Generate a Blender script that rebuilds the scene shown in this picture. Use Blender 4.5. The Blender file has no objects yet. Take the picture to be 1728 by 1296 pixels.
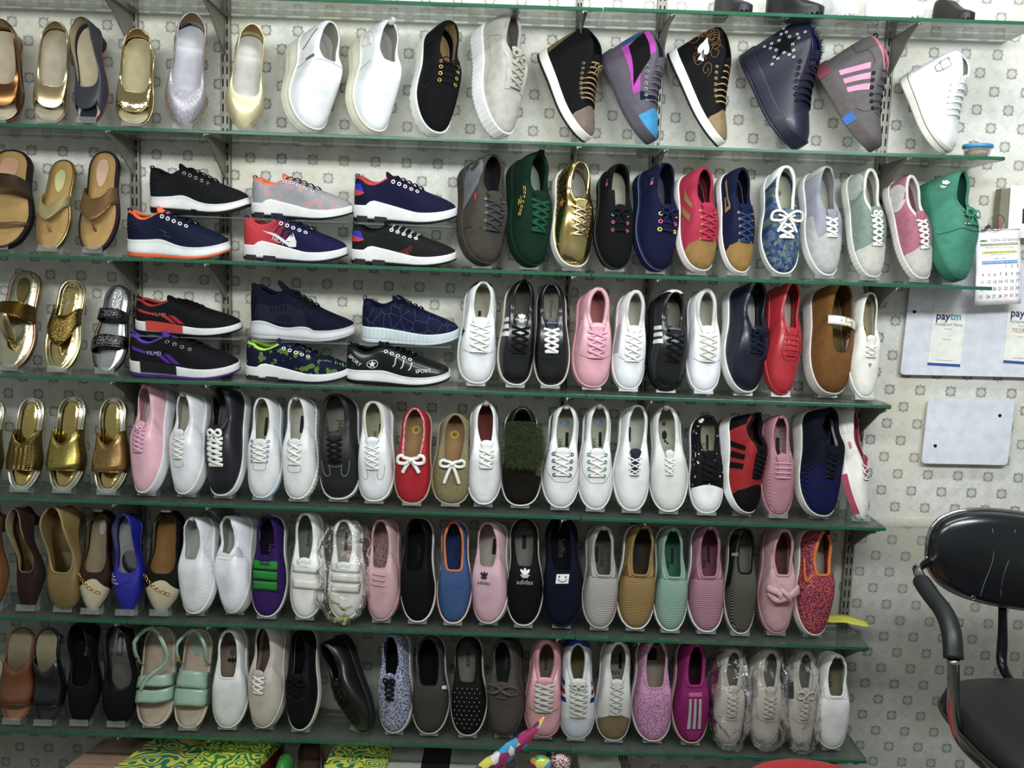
import bpy, math, random
import numpy as np
from mathutils import Vector, Matrix, noise
random.seed(7); rng=np.random.RandomState(5)
C=bpy.context.scene.collection
sc=bpy.context.scene
# ---------------------------------------------------------------- camera
CAMZ=1.45; D=2.56; F=1567.3; YAW,PIT,ROLL=-0.0012,0.1226,0.0341
SD=0.186                                   # glass shelf depth
SZ=[CAMZ+z for z in (.645,.320,-.0025,-.313,-.637,-.9636,-1.283)]   # shelf tops
def cam_axes():
    cy,sy=math.cos(YAW),math.sin(YAW);cp,sp=math.cos(PIT),math.sin(PIT);cr,sr=math.cos(ROLL),math.sin(ROLL)
    fw=np.array([sy*cp,cy*cp,-sp]);rt=np.array([cy,-sy,0.]);up=np.cross(rt,fw)
    return cr*rt+sr*up,-sr*rt+cr*up,fw
AX=cam_axes(); CP=np.array([0,-D,CAMZ])
def proj(P):
    v=np.asarray(P)-CP;d=v@AX[2]
    return 864+F*(v@AX[0])/d,648-F*(v@AX[1])/d
def at(px,py,y):                          # the world point seen at a pixel, on the plane at depth y
    v=AX[0]*(px-864)/F-AX[1]*(py-648)/F+AX[2]
    return CP+v*((y+D)/v[1])
cd=bpy.data.cameras.new('camera');co=bpy.data.objects.new('camera',cd);C.objects.link(co)
cd.sensor_width=36;cd.lens=F/1728*36;cd.clip_start=.01
co.matrix_world=Matrix(((AX[0][0],AX[1][0],-AX[2][0],CP[0]),(AX[0][1],AX[1][1],-AX[2][1],CP[1]),(AX[0][2],AX[1][2],-AX[2][2],CP[2]),(0,0,0,1)))
sc.camera=co
# ---------------------------------------------------------------- light
sc.view_settings.view_transform='Standard'; sc.view_settings.look='None'
sc.view_settings.gamma=1; sc.view_settings.use_curve_mapping=False
sc.view_settings.exposure=0.0
w=bpy.data.worlds.new('shop');sc.world=w;w.use_nodes=True
w.node_tree.nodes['Background'].inputs[0].default_value=(.80,.86,.84,1)
w.node_tree.nodes['Background'].inputs[1].default_value=.30
def area(name,loc,rot,sx,sy,power,col=(1,1,1)):
    l=bpy.data.lights.new(name,'AREA');l.shape='RECTANGLE';l.size=sx;l.size_y=sy;l.energy=power;l.color=col
    o=bpy.data.objects.new(name,l);o.location=loc;o.rotation_euler=rot;C.objects.link(o);return o
area('tube_light',(.95,-1.75,2.16),(math.radians(74),0,0),1.3,.20,31,(.94,.985,1))
area('tube_light',(-.70,-1.85,2.16),(math.radians(74),0,0),1.5,.20,27,(.96,1,.96))
area('ceiling_tube_light',(.5,-.9,2.85),(math.radians(35),0,0),1.8,.15,20,(.95,1,.98))
# ---------------------------------------------------------------- materials
def lin(c):
    if isinstance(c,str):
        c=c.lstrip('#');c=[int(c[i:i+2],16)/255 for i in (0,2,4)]
        c=[x/12.92 if x<=.04045 else ((x+.055)/1.055)**2.4 for x in c];g=.3*c[0]+.6*c[1]+.1*c[2]
        return tuple(x*.87+g*.13 for x in c)+(1,)
    return tuple(c)+(1,)
MC={}
class NT:
    def __init__(s,m):
        s.n=m.node_tree.nodes;s.l=m.node_tree.links
    def new(s,t,**k):
        x=s.n.new(t)
        for a,b in k.items():setattr(x,a,b)
        return x
    def put(s,sock,v):
        if isinstance(v,bpy.types.NodeSocket):s.l.new(v,sock)
        else:sock.default_value=v
    def m(s,op,a,b=None,c=None):
        x=s.new('ShaderNodeMath',operation=op)
        for i,v in enumerate((a,b,c)):
            if v is not None:s.put(x.inputs[i],v)
        return x.outputs[0]
    def mix(s,f,a,b):
        x=s.new('ShaderNodeMix',data_type='RGBA')
        s.put(x.inputs[0],f);s.put(x.inputs[6],a);s.put(x.inputs[7],b);return x.outputs[2]
    def noise(s,v,sc,det=2,rough=.5):
        x=s.new('ShaderNodeTexNoise');x.inputs['Scale'].default_value=sc;x.inputs['Detail'].default_value=det
        x.inputs['Roughness'].default_value=rough;s.l.new(v,x.inputs['Vector']);return x.outputs['Fac']
    def vor(s,v,sc,rnd=1,feat='F1',out='Distance'):
        x=s.new('ShaderNodeTexVoronoi',feature=feat);x.inputs['Scale'].default_value=sc;x.inputs['Randomness'].default_value=rnd
        s.l.new(v,x.inputs['Vector']);return x.outputs[out]
    def sm(s,v,a,b):
        x=s.new('ShaderNodeMapRange',interpolation_type='SMOOTHSTEP')
        s.put(x.inputs[0],v);x.inputs[1].default_value=a;x.inputs[2].default_value=b;return x.outputs[0]
def mat(col,rough=.6,metal=0,pat='',col2=None,sc_=1.0,bump=.0,coat=0,name='surface'):
    key=(str(col),rough,metal,pat,str(col2),sc_,bump,coat)
    if key in MC:return MC[key]
    m=bpy.data.materials.new(name+'_'+(pat or 'plain'));m.use_nodes=True;MC[key]=m
    t=NT(m);b=t.n['Principled BSDF']
    c1=lin(col);c2=lin(col2) if col2 else tuple(x*.6 for x in c1[:3])+(1,)
    b.inputs['Roughness'].default_value=rough;b.inputs['Metallic'].default_value=metal
    b.inputs['Specular IOR Level'].default_value=.5 if (rough<.6 or metal) else .15;b.inputs['Coat Weight'].default_value=coat;b.inputs['Coat Roughness'].default_value=.15
    tc=t.new('ShaderNodeTexCoord').outputs['Object'];sx=t.new('ShaderNodeSeparateXYZ');t.l.new(tc,sx.inputs[0])
    X,Y,Z=sx.outputs
    wear=t.noise(tc,35,3);h=None
    base=t.mix(t.sm(wear,.3,.75),c1,tuple(x*.86 for x in c1[:3])+(1,));fac=None
    if pat=='suede':
        h=t.noise(tc,900,2);base=t.mix(t.sm(t.noise(tc,60,4),.35,.7),c1,tuple(x*.84 for x in c1[:3])+(1,));bump=bump or .15
        b.inputs['Sheen Weight'].default_value=.0
    elif pat=='leather': h=t.vor(tc,700);bump=bump or .08
    elif pat=='cord':
        u=t.m('ADD',Y,t.m('MULTIPLY',t.noise(tc,22,2),.012));wv=t.m('SINE',t.m('MULTIPLY',u,2*math.pi/(.0046*sc_)))
        fac=t.sm(wv,.1,.8);base=t.mix(t.m('MULTIPLY',fac,.6),c1,c2);h=t.m('MULTIPLY',wv,-1);bump=bump or .5
    elif pat in('knit','speck'):
        mp=t.new('ShaderNodeMapping');mp.inputs['Scale'].default_value=(1,2.2,1) if pat=='knit' else (1.5,1,1.2)
        t.l.new(tc,mp.inputs[0]);fac=t.sm(t.noise(mp.outputs[0],240/sc_,2,.6),.47,.55);base=t.mix(fac,c1,c2);h=t.vor(tc,400);bump=bump or .3
    elif pat=='weave':
        a=t.m('SINE',t.m('MULTIPLY',X,1800/sc_));a2=t.m('SINE',t.m('MULTIPLY',Y,1800/sc_));h=t.m('MULTIPLY',a,a2)
        fac=t.sm(t.noise(tc,300,3),.4,.65);base=t.mix(fac,c1,c2);bump=.3
    elif pat in('perf','mesh','dots'):
        g=.0052*sc_;k=2*math.pi/g
        yy=t.m('MULTIPLY',t.m('ADD',Y,Z),k)
        v=t.m('MULTIPLY',t.m('SINE',t.m('MULTIPLY',X,k)),t.m('SINE',yy))
        lo={'perf':.55,'mesh':.25,'dots':.93}[pat];fac=t.sm(v,lo,lo+.07)
        base=t.mix(fac,base,c2);h=t.m('MULTIPLY',fac,-1);bump=bump or .3
    elif pat=='perftoe':                      # punched holes on the toe only
        k=2*math.pi/(.0056*sc_)
        v=t.m('MULTIPLY',t.m('SINE',t.m('MULTIPLY',t.m('ADD',X,Y),k*.7)),t.m('SINE',t.m('MULTIPLY',t.m('SUBTRACT',Y,X),k*.7)))
        fac=t.m('MULTIPLY',t.sm(v,.5,.6),t.m('MULTIPLY',t.sm(Y,.158,.164),t.sm(t.m('MULTIPLY',Y,-1),-.256,-.25)))
        base=t.mix(fac,base,c2);h=t.m('MULTIPLY',fac,-1);bump=.3
    elif pat=='glitter':
        v=t.vor(tc,900,1,'F1','Color');sp=t.new('ShaderNodeSeparateXYZ');t.l.new(v,sp.inputs[0])
        base=t.mix(sp.outputs[0],c1,c2);h=sp.outputs[1];bump=bump or .6
    elif pat=='foil': h=t.noise(tc,45*sc_,3,.45);bump=bump or .5
    elif pat=='bead':
        v=t.vor(tc,330*sc_);base=t.mix(t.sm(v,.2,.5),c1,c2);h=t.m('MULTIPLY',v,-1);bump=.9
    elif pat=='braid':
        a=t.m('SINE',t.m('MULTIPLY',t.m('ADD',X,t.m('MULTIPLY',Y,1.2)),1300/sc_))
        base=t.mix(t.sm(a,-.2,.7),c2,c1);h=a;bump=.8
    elif pat=='zig':
        a=t.m('PINGPONG',X,.006);v=t.m('SINE',t.m('MULTIPLY',t.m('ADD',t.m('ADD',Y,Z),a),1100));base=t.mix(t.sm(v,-.3,.4),c2,c1);h=v;bump=.7
    elif pat=='plaid':
        v1=t.m('MULTIPLY',X,150);v2=t.m('MULTIPLY',Y,110);cb=t.new('ShaderNodeCombineXYZ');t.put(cb.inputs[0],v1);t.put(cb.inputs[1],v2)
        wv=t.vor(cb.outputs[0],1,.75,'F1','Color');sp=t.new('ShaderNodeSeparateXYZ');t.l.new(wv,sp.inputs[0])
        base=t.mix(t.sm(sp.outputs[0],.45,.5),c1,c2);base=t.mix(t.sm(sp.outputs[1],.72,.76),base,lin('#5d6f5c'));base=t.mix(t.sm(sp.outputs[1],.16,.12),base,lin('#1d2f5c'))
    elif pat=='quilt':
        a=t.m('PINGPONG',t.m('ADD',Y,Z),.0085);c=t.m('PINGPONG',t.m('SUBTRACT',Y,Z),.0085)
        mn=t.m('MINIMUM',a,c);base=t.mix(t.sm(mn,.0004,.0012),c2,c1);h=t.sm(mn,0,.004);bump=.6
    elif pat=='bands':                        # knitted rows across the toe
        wv=t.m('SINE',t.m('MULTIPLY',Y,520));v=t.m('MULTIPLY',t.m('SINE',t.m('MULTIPLY',X,1300)),wv)
        fac=t.m('MULTIPLY',t.sm(v,.1,.5),t.sm(Y,.14,.18));base=t.mix(fac,c1,c2);h=v;bump=.4
    elif pat=='hatch':                        # fine slanted lines showing in loose patches
        v=t.m('SINE',t.m('MULTIPLY',t.m('ADD',t.m('MULTIPLY',Y,1.0),t.m('MULTIPLY',Z,.55)),1250))
        fac=t.m('MULTIPLY',t.sm(v,.1,.6),t.sm(t.noise(tc,36*sc_,1),.57,.61));base=t.mix(fac,base,c2)
    elif pat=='fade':                         # one colour at the heel, the other at the toe, dithered
        n=t.m('SUBTRACT',t.vor(tc,330,.2),.25);fac=t.sm(t.m('ADD',Y,t.m('MULTIPLY',n,.12)),.115,.15);base=t.mix(fac,c1,c2);h=t.vor(tc,330,.2);bump=.3
    elif pat=='curl':                         # printed swirls
        v=t.noise(tc,17*sc_,1);k=t.m('SINE',t.m('MULTIPLY',v,64));fac=t.sm(k,-.1,.15);base=t.mix(fac,c1,c2)
    elif pat=='marble':
        v=t.vor(tc,70*sc_,1,'DISTANCE_TO_EDGE');base=t.mix(t.sm(v,.03,.0),c1,c2)
    elif pat=='print':
        fac=t.sm(t.noise(tc,75,1),.66,.68);base=t.mix(fac,c1,c2)
    elif pat=='shapes':
        v=t.vor(tc,42*sc_,1,'F1','Color');sp=t.new('ShaderNodeSeparateXYZ');t.l.new(v,sp.inputs[0])
        cr=t.new('ShaderNodeValToRGB');t.l.new(sp.outputs[0],cr.inputs[0]);e=cr.color_ramp;e.interpolation='CONSTANT'
        cols=['#2aa5d6','#b31d6d','#20244f','#e8a32a','#3aa649','#e9e9ea','#d9d92d','#8d1b58']
        e.elements[0].color=lin(cols[0]);e.elements[1].position=.12;e.elements[1].color=lin(cols[1])
        for i in range(2,8):
            x=e.elements.new(i*.125);x.color=lin(cols[i])
        base=cr.outputs[0]
    t.put(b.inputs['Base Color'],base)
    if h is not None and bump:
        bp=t.new('ShaderNodeBump');bp.inputs['Strength'].default_value=bump;bp.inputs['Distance'].default_value=.0012 if pat!='foil' else .004
        t.l.new(h,bp.inputs['Height']);t.l.new(bp.outputs[0],b.inputs['Normal'])
    return m
def clear(name,tint,gloss,rough=.03,ior=1.45,body=0,bcol=(.8,.8,.8),crinkle=0):
    if name in MC:return MC[name]
    m=bpy.data.materials.new(name);MC[name]=m;m.use_nodes=True;t=NT(m)
    for x in list(t.n):
        if x.type!='OUTPUT_MATERIAL':t.n.remove(x)
    out=[x for x in t.n if x.type=='OUTPUT_MATERIAL'][0]
    tr=t.new('ShaderNodeBsdfTransparent');tr.inputs[0].default_value=tuple(tint)+(1,)
    gl=t.new('ShaderNodeBsdfGlossy');gl.inputs['Roughness'].default_value=rough
    df=t.new('ShaderNodeBsdfDiffuse');df.inputs[0].default_value=tuple(bcol)+(1,)
    fr=t.new('ShaderNodeFresnel');fr.inputs[0].default_value=ior
    if crinkle:
        tc=t.new('ShaderNodeTexCoord').outputs['Object'];bp=t.new('ShaderNodeBump');bp.inputs['Strength'].default_value=crinkle;bp.inputs['Distance'].default_value=.004
        t.l.new(t.vor(tc,110,1,'DISTANCE_TO_EDGE'),bp.inputs['Height']);t.l.new(bp.outputs[0],gl.inputs['Normal']);t.l.new(bp.outputs[0],fr.inputs['Normal'])
    mx=t.new('ShaderNodeMixShader');t.put(mx.inputs[0],t.m('MULTIPLY',fr.outputs[0],gloss));t.l.new(tr.outputs[0],mx.inputs[1]);t.l.new(gl.outputs[0],mx.inputs[2])
    m2=t.new('ShaderNodeMixShader');m2.inputs[0].default_value=body;t.l.new(mx.outputs[0],m2.inputs[1]);t.l.new(df.outputs[0],m2.inputs[2])
    t.l.new(m2.outputs[0],out.inputs[0]);return m
# ---------------------------------------------------------------- mesh tools
class MB:
    def __init__(s):s.v=[];s.f=[]
    def grid(s,P,close=False,flip=False):
        P=np.asarray(P);a,b=P.shape[:2];o=len(s.v);s.v+=[tuple(x) for x in P.reshape(-1,3)]
        for i in range(a if close else a-1):
            for j in range(b-1):
                q=[o+i*b+j,o+((i+1)%a)*b+j,o+((i+1)%a)*b+j+1,o+i*b+j+1]
                s.f.append(q[::-1] if flip else q)
        return o
    def fan(s,ring,c=None,flip=False):
        o=len(s.v);ring=np.asarray(ring);c=ring.mean(0) if c is None else c
        s.v+=[tuple(x) for x in ring]+[tuple(c)];n=len(ring)
        for i in range(n):
            q=[o+i,o+(i+1)%n,o+n];s.f.append(q[::-1] if flip else q)
    def box(s,c,h,R=None,taper=1):
        o=len(s.v);c=np.array(c,float)
        for z in(-1,1):
            k=taper if z<0 else 1
            for x,y in((-1,-1),(1,-1),(1,1),(-1,1)):
                p=np.array([x*h[0]*k,y*h[1]*k,z*h[2]]);p=R@p if R is not None else p;s.v.append(tuple(c+p))
        for q in((0,3,2,1),(4,5,6,7),(0,1,5,4),(1,2,6,5),(2,3,7,6),(3,0,4,7)):s.f.append([o+i for i in q])
    def tube(s,path,r,flat=1,up=None,n=6,closed=False,caps=True):
        P=np.asarray(path,float);m=len(P);o=len(s.v)
        T=np.roll(P,-1,0)-np.roll(P,1,0) if closed else np.gradient(P,axis=0)
        T/=np.linalg.norm(T,axis=1)[:,None]+1e-9
        for i in range(m):
            u=np.array(up[i] if up is not None and np.ndim(up)>1 else (up if up is not None else (0,0,1)),float)
            sd=np.cross(T[i],u)
            if np.linalg.norm(sd)<1e-4:sd=np.cross(T[i],(1,.1,0))
            sd/=np.linalg.norm(sd)+1e-9;uu=np.cross(sd,T[i])
            rr=r[i] if np.ndim(r) else r
            for k in range(n):
                a=2*math.pi*k/n;s.v.append(tuple(P[i]+sd*math.cos(a)*rr+uu*math.sin(a)*rr*flat))
        for i in range(m if closed else m-1):
            for k in range(n):
                s.f.append([o+i*n+k,o+i*n+(k+1)%n,o+((i+1)%m)*n+(k+1)%n,o+((i+1)%m)*n+k])
        if caps and not closed:
            s.f.append([o+k for k in range(n)][::-1]);s.f.append([o+(m-1)*n+k for k in range(n)])
    def build(s,name,m,parent=None,smooth=True):
        me=bpy.data.meshes.new(name);me.from_pydata([tuple(map(float,v)) for v in s.v],[],s.f);me.update()
        if smooth:me.polygons.foreach_set('use_smooth',[True]*len(me.polygons))
        me.materials.append(m);o=bpy.data.objects.new(name,me);C.objects.link(o)
        if parent:o.parent=parent
        return o
def smoother(o,a=40):
    m=o.modifiers.new('n','EDGE_SPLIT');m.split_angle=math.radians(a);return o
def bev(o,w=.002,n=2):
    m=o.modifiers.new('b','BEVEL');m.width=w;m.segments=n;m.limit_method='ANGLE';return o
def empty(name,loc=(0,0,0)):
    o=bpy.data.objects.new(name,None);o.empty_display_size=.02;o.location=loc;C.objects.link(o);return o
def tag(o,label=None,cat=None,group=None,kind=None):
    for a,b in(('label',label),('category',cat),('group',group),('kind',kind)):
        if b:o[a]=b
    return o
def boxo(name,c,h,m,parent=None,b=0,R=None):
    x=MB();x.box(c,h,R);o=x.build(name,m,parent,False)
    if b:bev(o,b)
    return o
def crs(P,n,closed=False):                # Catmull-Rom
    P=np.asarray(P,float);m=len(P);out=[]
    seg=m if closed else m-1
    for t in np.linspace(0,seg,n,endpoint=not closed):
        i=min(int(t),seg-1);u=t-i
        g=(lambda j:P[j%m]) if closed else (lambda j:P[min(max(j,0),m-1)])
        a,b,c,d=g(i-1),g(i),g(i+1),g(i+2)
        out.append(.5*((2*b)+(-a+c)*u+(2*a-5*b+4*c-d)*u*u+(-a+3*b-3*c+d)*u**3))
    return np.array(out)
TXT={}
def textmesh(s,size):
    if (s,size) not in TXT:
        cu=bpy.data.curves.new('t','FONT');cu.body=s;cu.size=size;cu.align_x='CENTER';cu.align_y='CENTER';cu.resolution_u=2;cu.offset=.022*size if size>.025 else 0
        o=bpy.data.objects.new('t',cu);C.objects.link(o);dg=bpy.context.evaluated_depsgraph_get();dg.update()
        me=bpy.data.meshes.new_from_object(o.evaluated_get(dg));V=np.array([v.co[:2] for v in me.vertices]);Fs=[list(p.vertices) for p in me.polygons]
        bpy.data.objects.remove(o);TXT[(s,size)]=(V,Fs)
    return TXT[(s,size)]
def text(name,s,size,org,ex,ey,m,parent,squash=1,bold=1):
    V,Fs=textmesh(s,size);ex,ey=np.array(ex,float),np.array(ey,float)
    if len(V)==0:return
    x=MB();nz=np.cross(ex,ey);org=np.array(org,float)
    x.v=[tuple(org+ex*v[0]*squash+ey*v[1]) for v in V];x.f=[list(f) for f in Fs]
    return x.build(name,m,parent,False)
# ---------------------------------------------------------------- shoes
OUT={'round':[(0,1.0),(.20,.985),(.37,.925),(.475,.80),(.50,.66),(.47,.52),(.43,.38),(.415,.24),(.39,.12),(.25,.03),(0,0),(-.25,.03),(-.385,.12),(-.405,.24),(-.40,.38),(-.435,.52),(-.48,.66),(-.47,.80),(-.36,.93),(-.18,.99)],
'slim':[(0.0,1.0),(.17,.985),(.33,.92),(.44,.80),(.49,.66),(.455,.52),(.39,.38),(.365,.24),(.35,.12),(.23,.03),(0,0),(-.23,.03),(-.345,.12),(-.35,.24),(-.335,.38),(-.385,.52),(-.46,.66),(-.44,.80),(-.33,.92),(-.17,.985)],
'point':[(0.02,1.0),(.10,.985),(.23,.92),(.39,.79),(.46,.65),(.43,.52),(.36,.38),(.35,.24),(.34,.12),(.22,.03),(0,0),(-.22,.03),(-.33,.12),(-.32,.24),(-.29,.38),(-.36,.52),(-.45,.66),(-.39,.80),(-.21,.92),(-.08,.985)],
'square':[(0,1.0),(.14,.997),(.22,.97),(.34,.83),(.46,.67),(.42,.52),(.35,.38),(.34,.24),(.33,.12),(.21,.03),(0,0),(-.21,.03),(-.32,.12),(-.31,.24),(-.28,.38),(-.33,.52),(-.44,.67),(-.35,.83),(-.23,.97),(-.14,.997)]}
N=56;KR=15
def intp(t,pts):
    xs=[p[0] for p in pts];ys=[p[1] for p in pts];return np.interp(t,xs,ys)
def smooth_tab(pts):
    t=np.linspace(0,1,81);y=intp(t,pts);k=np.hanning(17);k/=k.sum();yp=np.pad(y,8,mode='edge');y=np.convolve(yp,k,'valid');return list(zip(t,y))
KINDS={
'low':dict(toe='round',L=.272,W=.100,H=[(0,.068),(.15,.060),(.3,.046),(.46,.062),(.62,.060),(.8,.042),(1,.034)],yh=.035,yt=.45,hw=.70,tw=.50,re=.66,th=[(0,.028),(.5,.022),(1,.02)],sp=.006,cr=.0036),
'van':dict(toe='slim',L=.272,W=.095,H=[(0,.060),(.15,.052),(.3,.040),(.50,.056),(.65,.048),(.82,.036),(1,.028)],yh=.03,yt=.50,hw=.72,tw=.52,re=.7,th=[(0,.026),(.5,.02),(1,.018)],sp=.006,cr=.0018),
'slip':dict(toe='slim',L=.272,W=.094,H=[(0,.056),(.15,.050),(.3,.040),(.52,.052),(.66,.046),(.82,.034),(1,.026)],yh=.03,yt=.54,hw=.78,tw=.66,re=.7,ref=.34,th=[(0,.026),(.5,.02),(1,.018)],sp=.006,cr=.0018),
'wedge':dict(toe='slim',L=.262,W=.096,H=[(0,.070),(.15,.066),(.3,.052),(.48,.072),(.62,.062),(.82,.040),(1,.026)],yh=.035,yt=.44,hw=.66,tw=.62,ref=.4,th=[(0,.052),(.35,.045),(.7,.026),(1,.022)],sp=.008,cr=.002),
'high':dict(toe='round',L=.272,W=.098,H=[(0,.122),(.15,.122),(.3,.120),(.42,.110),(.56,.078),(.7,.055),(.85,.042),(1,.032)],yh=.06,yt=.41,hw=.72,tw=.66,th=[(0,.030),(.5,.026),(1,.024)],sp=.010,cr=.003),
'pump':dict(toe='point',L=.255,W=.088,H=[(0,.056),(.2,.046),(.45,.026),(.66,.036),(.8,.034),(1,.020)],yh=.02,yt=.68,hw=.95,tw=.92,re=.62,ref=.55,th=[(0,.005),(1,.005)],sp=.004,cr=.0013),
'run':dict(toe='round',L=.285,W=.102,H=[(0,.066),(.06,.070),(.16,.050),(.24,.050),(.36,.076),(.5,.068),(.7,.054),(.88,.044),(1,.034)],yh=.03,yt=.36,hw=.66,tw=.5,th=[(0,.036),(.2,.038),(.6,.026),(1,.020)],sp=.016,cr=.004),
'mule':dict(toe='slim',L=.262,W=.092,H=[(0,.05),(1,.05)],yh=.03,yt=.6,hw=.7,tw=.6,th=[(0,.016),(1,.014)],sp=.006,cr=.0015)}
class Last:
    def __init__(s,k,foot=1,n=N):
        s.k=k;L,W=k['L'],k['W'];s.L=L;s.W=W;s.n=n
        P=np.array(OUT[k['toe']],float);P[:,0]*=W
        P[:,0]+=-.035*W*np.sin(P[:,1]*math.pi*1.0)*0+.05*W*np.sin((P[:,1]-.35)*math.pi)*(P[:,1]>.35)
        P[:,0]*=foot;P[:,1]*=L
        if foot<0:P=np.vstack([P[:1],P[1:][::-1]])
        c=crs(P,500,True);j=int(np.argmax(c[:,1]));c=np.roll(c,-j,0);h=int(np.argmin(c[:,1]))
        def rs(a,m):
            d=np.r_[0,np.cumsum(np.linalg.norm(np.diff(a,axis=0),axis=1))];t=np.linspace(0,d[-1],m+1)
            return np.c_[np.interp(t,d,a[:,0]),np.interp(t,d,a[:,1])]
        A=rs(c[:h+1],n//2);Bc=rs(np.vstack([c[h:],c[:1]]),n//2)
        s.B=np.vstack([A[:-1],Bc[:-1]])
        # the outline's own middle line and half width
        ys=np.linspace(0,L,90);xa=np.interp(ys,A[::-1,1],A[::-1,0]);xb=np.interp(ys,Bc[:,1],Bc[:,0])
        s.ys=ys;s.cx=(xa+xb)/2;s.hwid=abs(xa-xb)/2
        a=np.arange(n)*2*math.pi/n;yh,yt=k['yh']*L,k['yt']*L
        ry=(yh+yt)/2+(yt-yh)/2*np.cos(a);u=(ry-yh)/(yt-yh)
        wl=np.interp(ry,ys,s.hwid);e=k.get('re',.8);e=np.where(np.cos(a)>0,k.get('ref',e),e)
        hw=np.maximum(wl,.30*W)*(k['hw']+(k['tw']-k['hw'])*u);hw=np.minimum(hw,wl*.92+.001)
        sg=np.sign(np.sin(a)+1e-12)
        s.R=np.c_[np.interp(ry,ys,s.cx)+foot*0+sg*hw*np.abs(np.sin(a))**e,ry]
        if s.B[n//4,0]<s.B[3*n//4,0]:s.R[:,0]=2*np.interp(ry,ys,s.cx)-s.R[:,0]
        s.H=smooth_tab(k['H']);s.T=smooth_tab(k['th']);s.nn=k.get('n',3.0);s.mm=2.0
        s.plus=1 if s.B[n//4,0]>0 else -1
    def zb(s,y):
        t=np.clip(np.asarray(y)/s.L,0,1);r=s.k['sp']*np.clip((t-.62)/.38,0,1)**2
        hh=s.k.get('heel',0)
        if hh:
            v=np.clip((.66-t)/.46,0,1);r=r+hh*(v*v*(3-2*v))
        return r
    def zs(s,y):
        t=np.clip(np.asarray(y)/s.L,0,1);return s.zb(y)+intp(t,s.T)
    def g(s,p):return (1-(1-np.clip(p,0,1))**s.nn)**(1/s.mm)
    def ring(s,p):
        xy=s.B+(s.R-s.B)*p;y=xy[:,1]
        return np.c_[xy,s.zs(y)+intp(np.clip(y/s.L,0,1),s.H)*s.g(p)]
    def grid(s,ps):return np.stack([s.ring(p) for p in ps],1)
    def nrm(s,G):
        a=np.roll(G,-1,0)-np.roll(G,1,0);b=np.gradient(G,axis=1);v=np.cross(a,b);v/=np.linalg.norm(v,axis=2)[...,None]+1e-9
        if v[s.n//4,1,0]*np.sign(s.B[s.n//4,0])<0:v=-v
        return v
    def half(s,side):
        i=np.arange(0,s.n//2+1) if side==s.plus else np.r_[0,np.arange(s.n-1,s.n//2-1,-1)]
        return i
    def pt(s,side,y,p):                   # y in metres; p from sole edge to rim
        i=s.half(side);a,b=s.B[i],s.R[i];q=a+(b-a)*p
        yy=q[:,1];x=np.interp(y,yy[::-1],q[::-1,0]);yc=min(max(y,yy.min()),yy.max())
        return np.array([x,yc,s.zs(yc)+intp(yc/s.L,s.H)*s.g(p)])
    def pmax(s,y):
        k=s.k;t=y/s.L
        if t>k['yt']:return (1-t)/(1-k['yt'])
        if t<k['yh']:return max(t/k['yh'],.02)
        return 1.
    def side(s,side,t,h,off=.0008):       # t fraction of length, h fraction of height
        y=t*s.L;h=min(max(h,0),.9995);p=1-(1-h**s.mm)**(1/s.nn);p=min(p,s.pmax(y))
        P=s.pt(side,y,p);e=.004
        Py=s.pt(side,y+e,min(p,s.pmax(y+e)))-s.pt(side,y-e,min(p,s.pmax(y-e)));Pp=s.pt(side,y,min(p+.03,1.0))-s.pt(side,y,max(p-.03,0))
        n=np.cross(Py,Pp);l=np.linalg.norm(n)
        if l<1e-9:n=np.array([0,0,1.])
        else:
            n/=l
            if n[0]*side<0 and abs(n[0])>.2:n=-n
            elif abs(n[0])<=.2 and n[2]<0:n=-n
        return P+n*off,n
    def plan(s,x,t,off=.0008):
        y=t*s.L;cx=np.interp(y,s.ys,s.cx);side=1 if x+cx>=cx else -1;xx=cx+x
        lo,hi=0.,s.pmax(y)
        for _ in range(18):
            m=(lo+hi)/2
            if (s.pt(side,y,m)[0]-xx)*side>0:lo=m
            else:hi=m
        P=s.pt(side,y,lo);P[0]=xx if abs(P[0]-xx)<.004 else P[0]
        e=.003;tx=P[2]
        n=np.array([0,0,1.])
        hw=np.interp(y,s.ys,s.hwid);n=np.array([1.1*x/hw*(abs(x)/hw)**.6,0,1.]);sl=(intp(min((y+.01)/s.L,1),s.H)+s.zs(y+.01)-intp((y-.01)/s.L,s.H)-s.zs(y-.01))/.02
        n[1]=-sl;n/=np.linalg.norm(n);return P+n*off,n
def patch(L_,corners,na=7,nb=5,mode='side',side=1,off=.0009):
    c=np.array(corners,float);G=np.zeros((na,nb,3))
    for i in range(na):
        for j in range(nb):
            u,v=i/(na-1),j/(nb-1);q=(c[0]*(1-u)+c[1]*u)*(1-v)+(c[3]*(1-u)+c[2]*u)*v
            G[i,j]=(L_.side(side,q[0],q[1],off) if mode=='side' else L_.plan(q[0],q[1],off))[0]
    m=MB();m.grid(G);return m
def ribbon(m,L_,pts,w=.0028,flat=.35,lift=None,n=14,mode='plan',side=1):
    P=crs(pts,n);A=[];U=[]
    for i,q in enumerate(P):
        a,b=(L_.plan(q[0],q[1],.001+(q[2] if len(q)>2 else 0)) if mode=='plan' else L_.side(side,q[0],q[1],.001+(q[2] if len(q)>2 else 0)))
        A.append(a);U.append(b)
    m.tube(A,w,flat,U,6)
EYE={}
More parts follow.
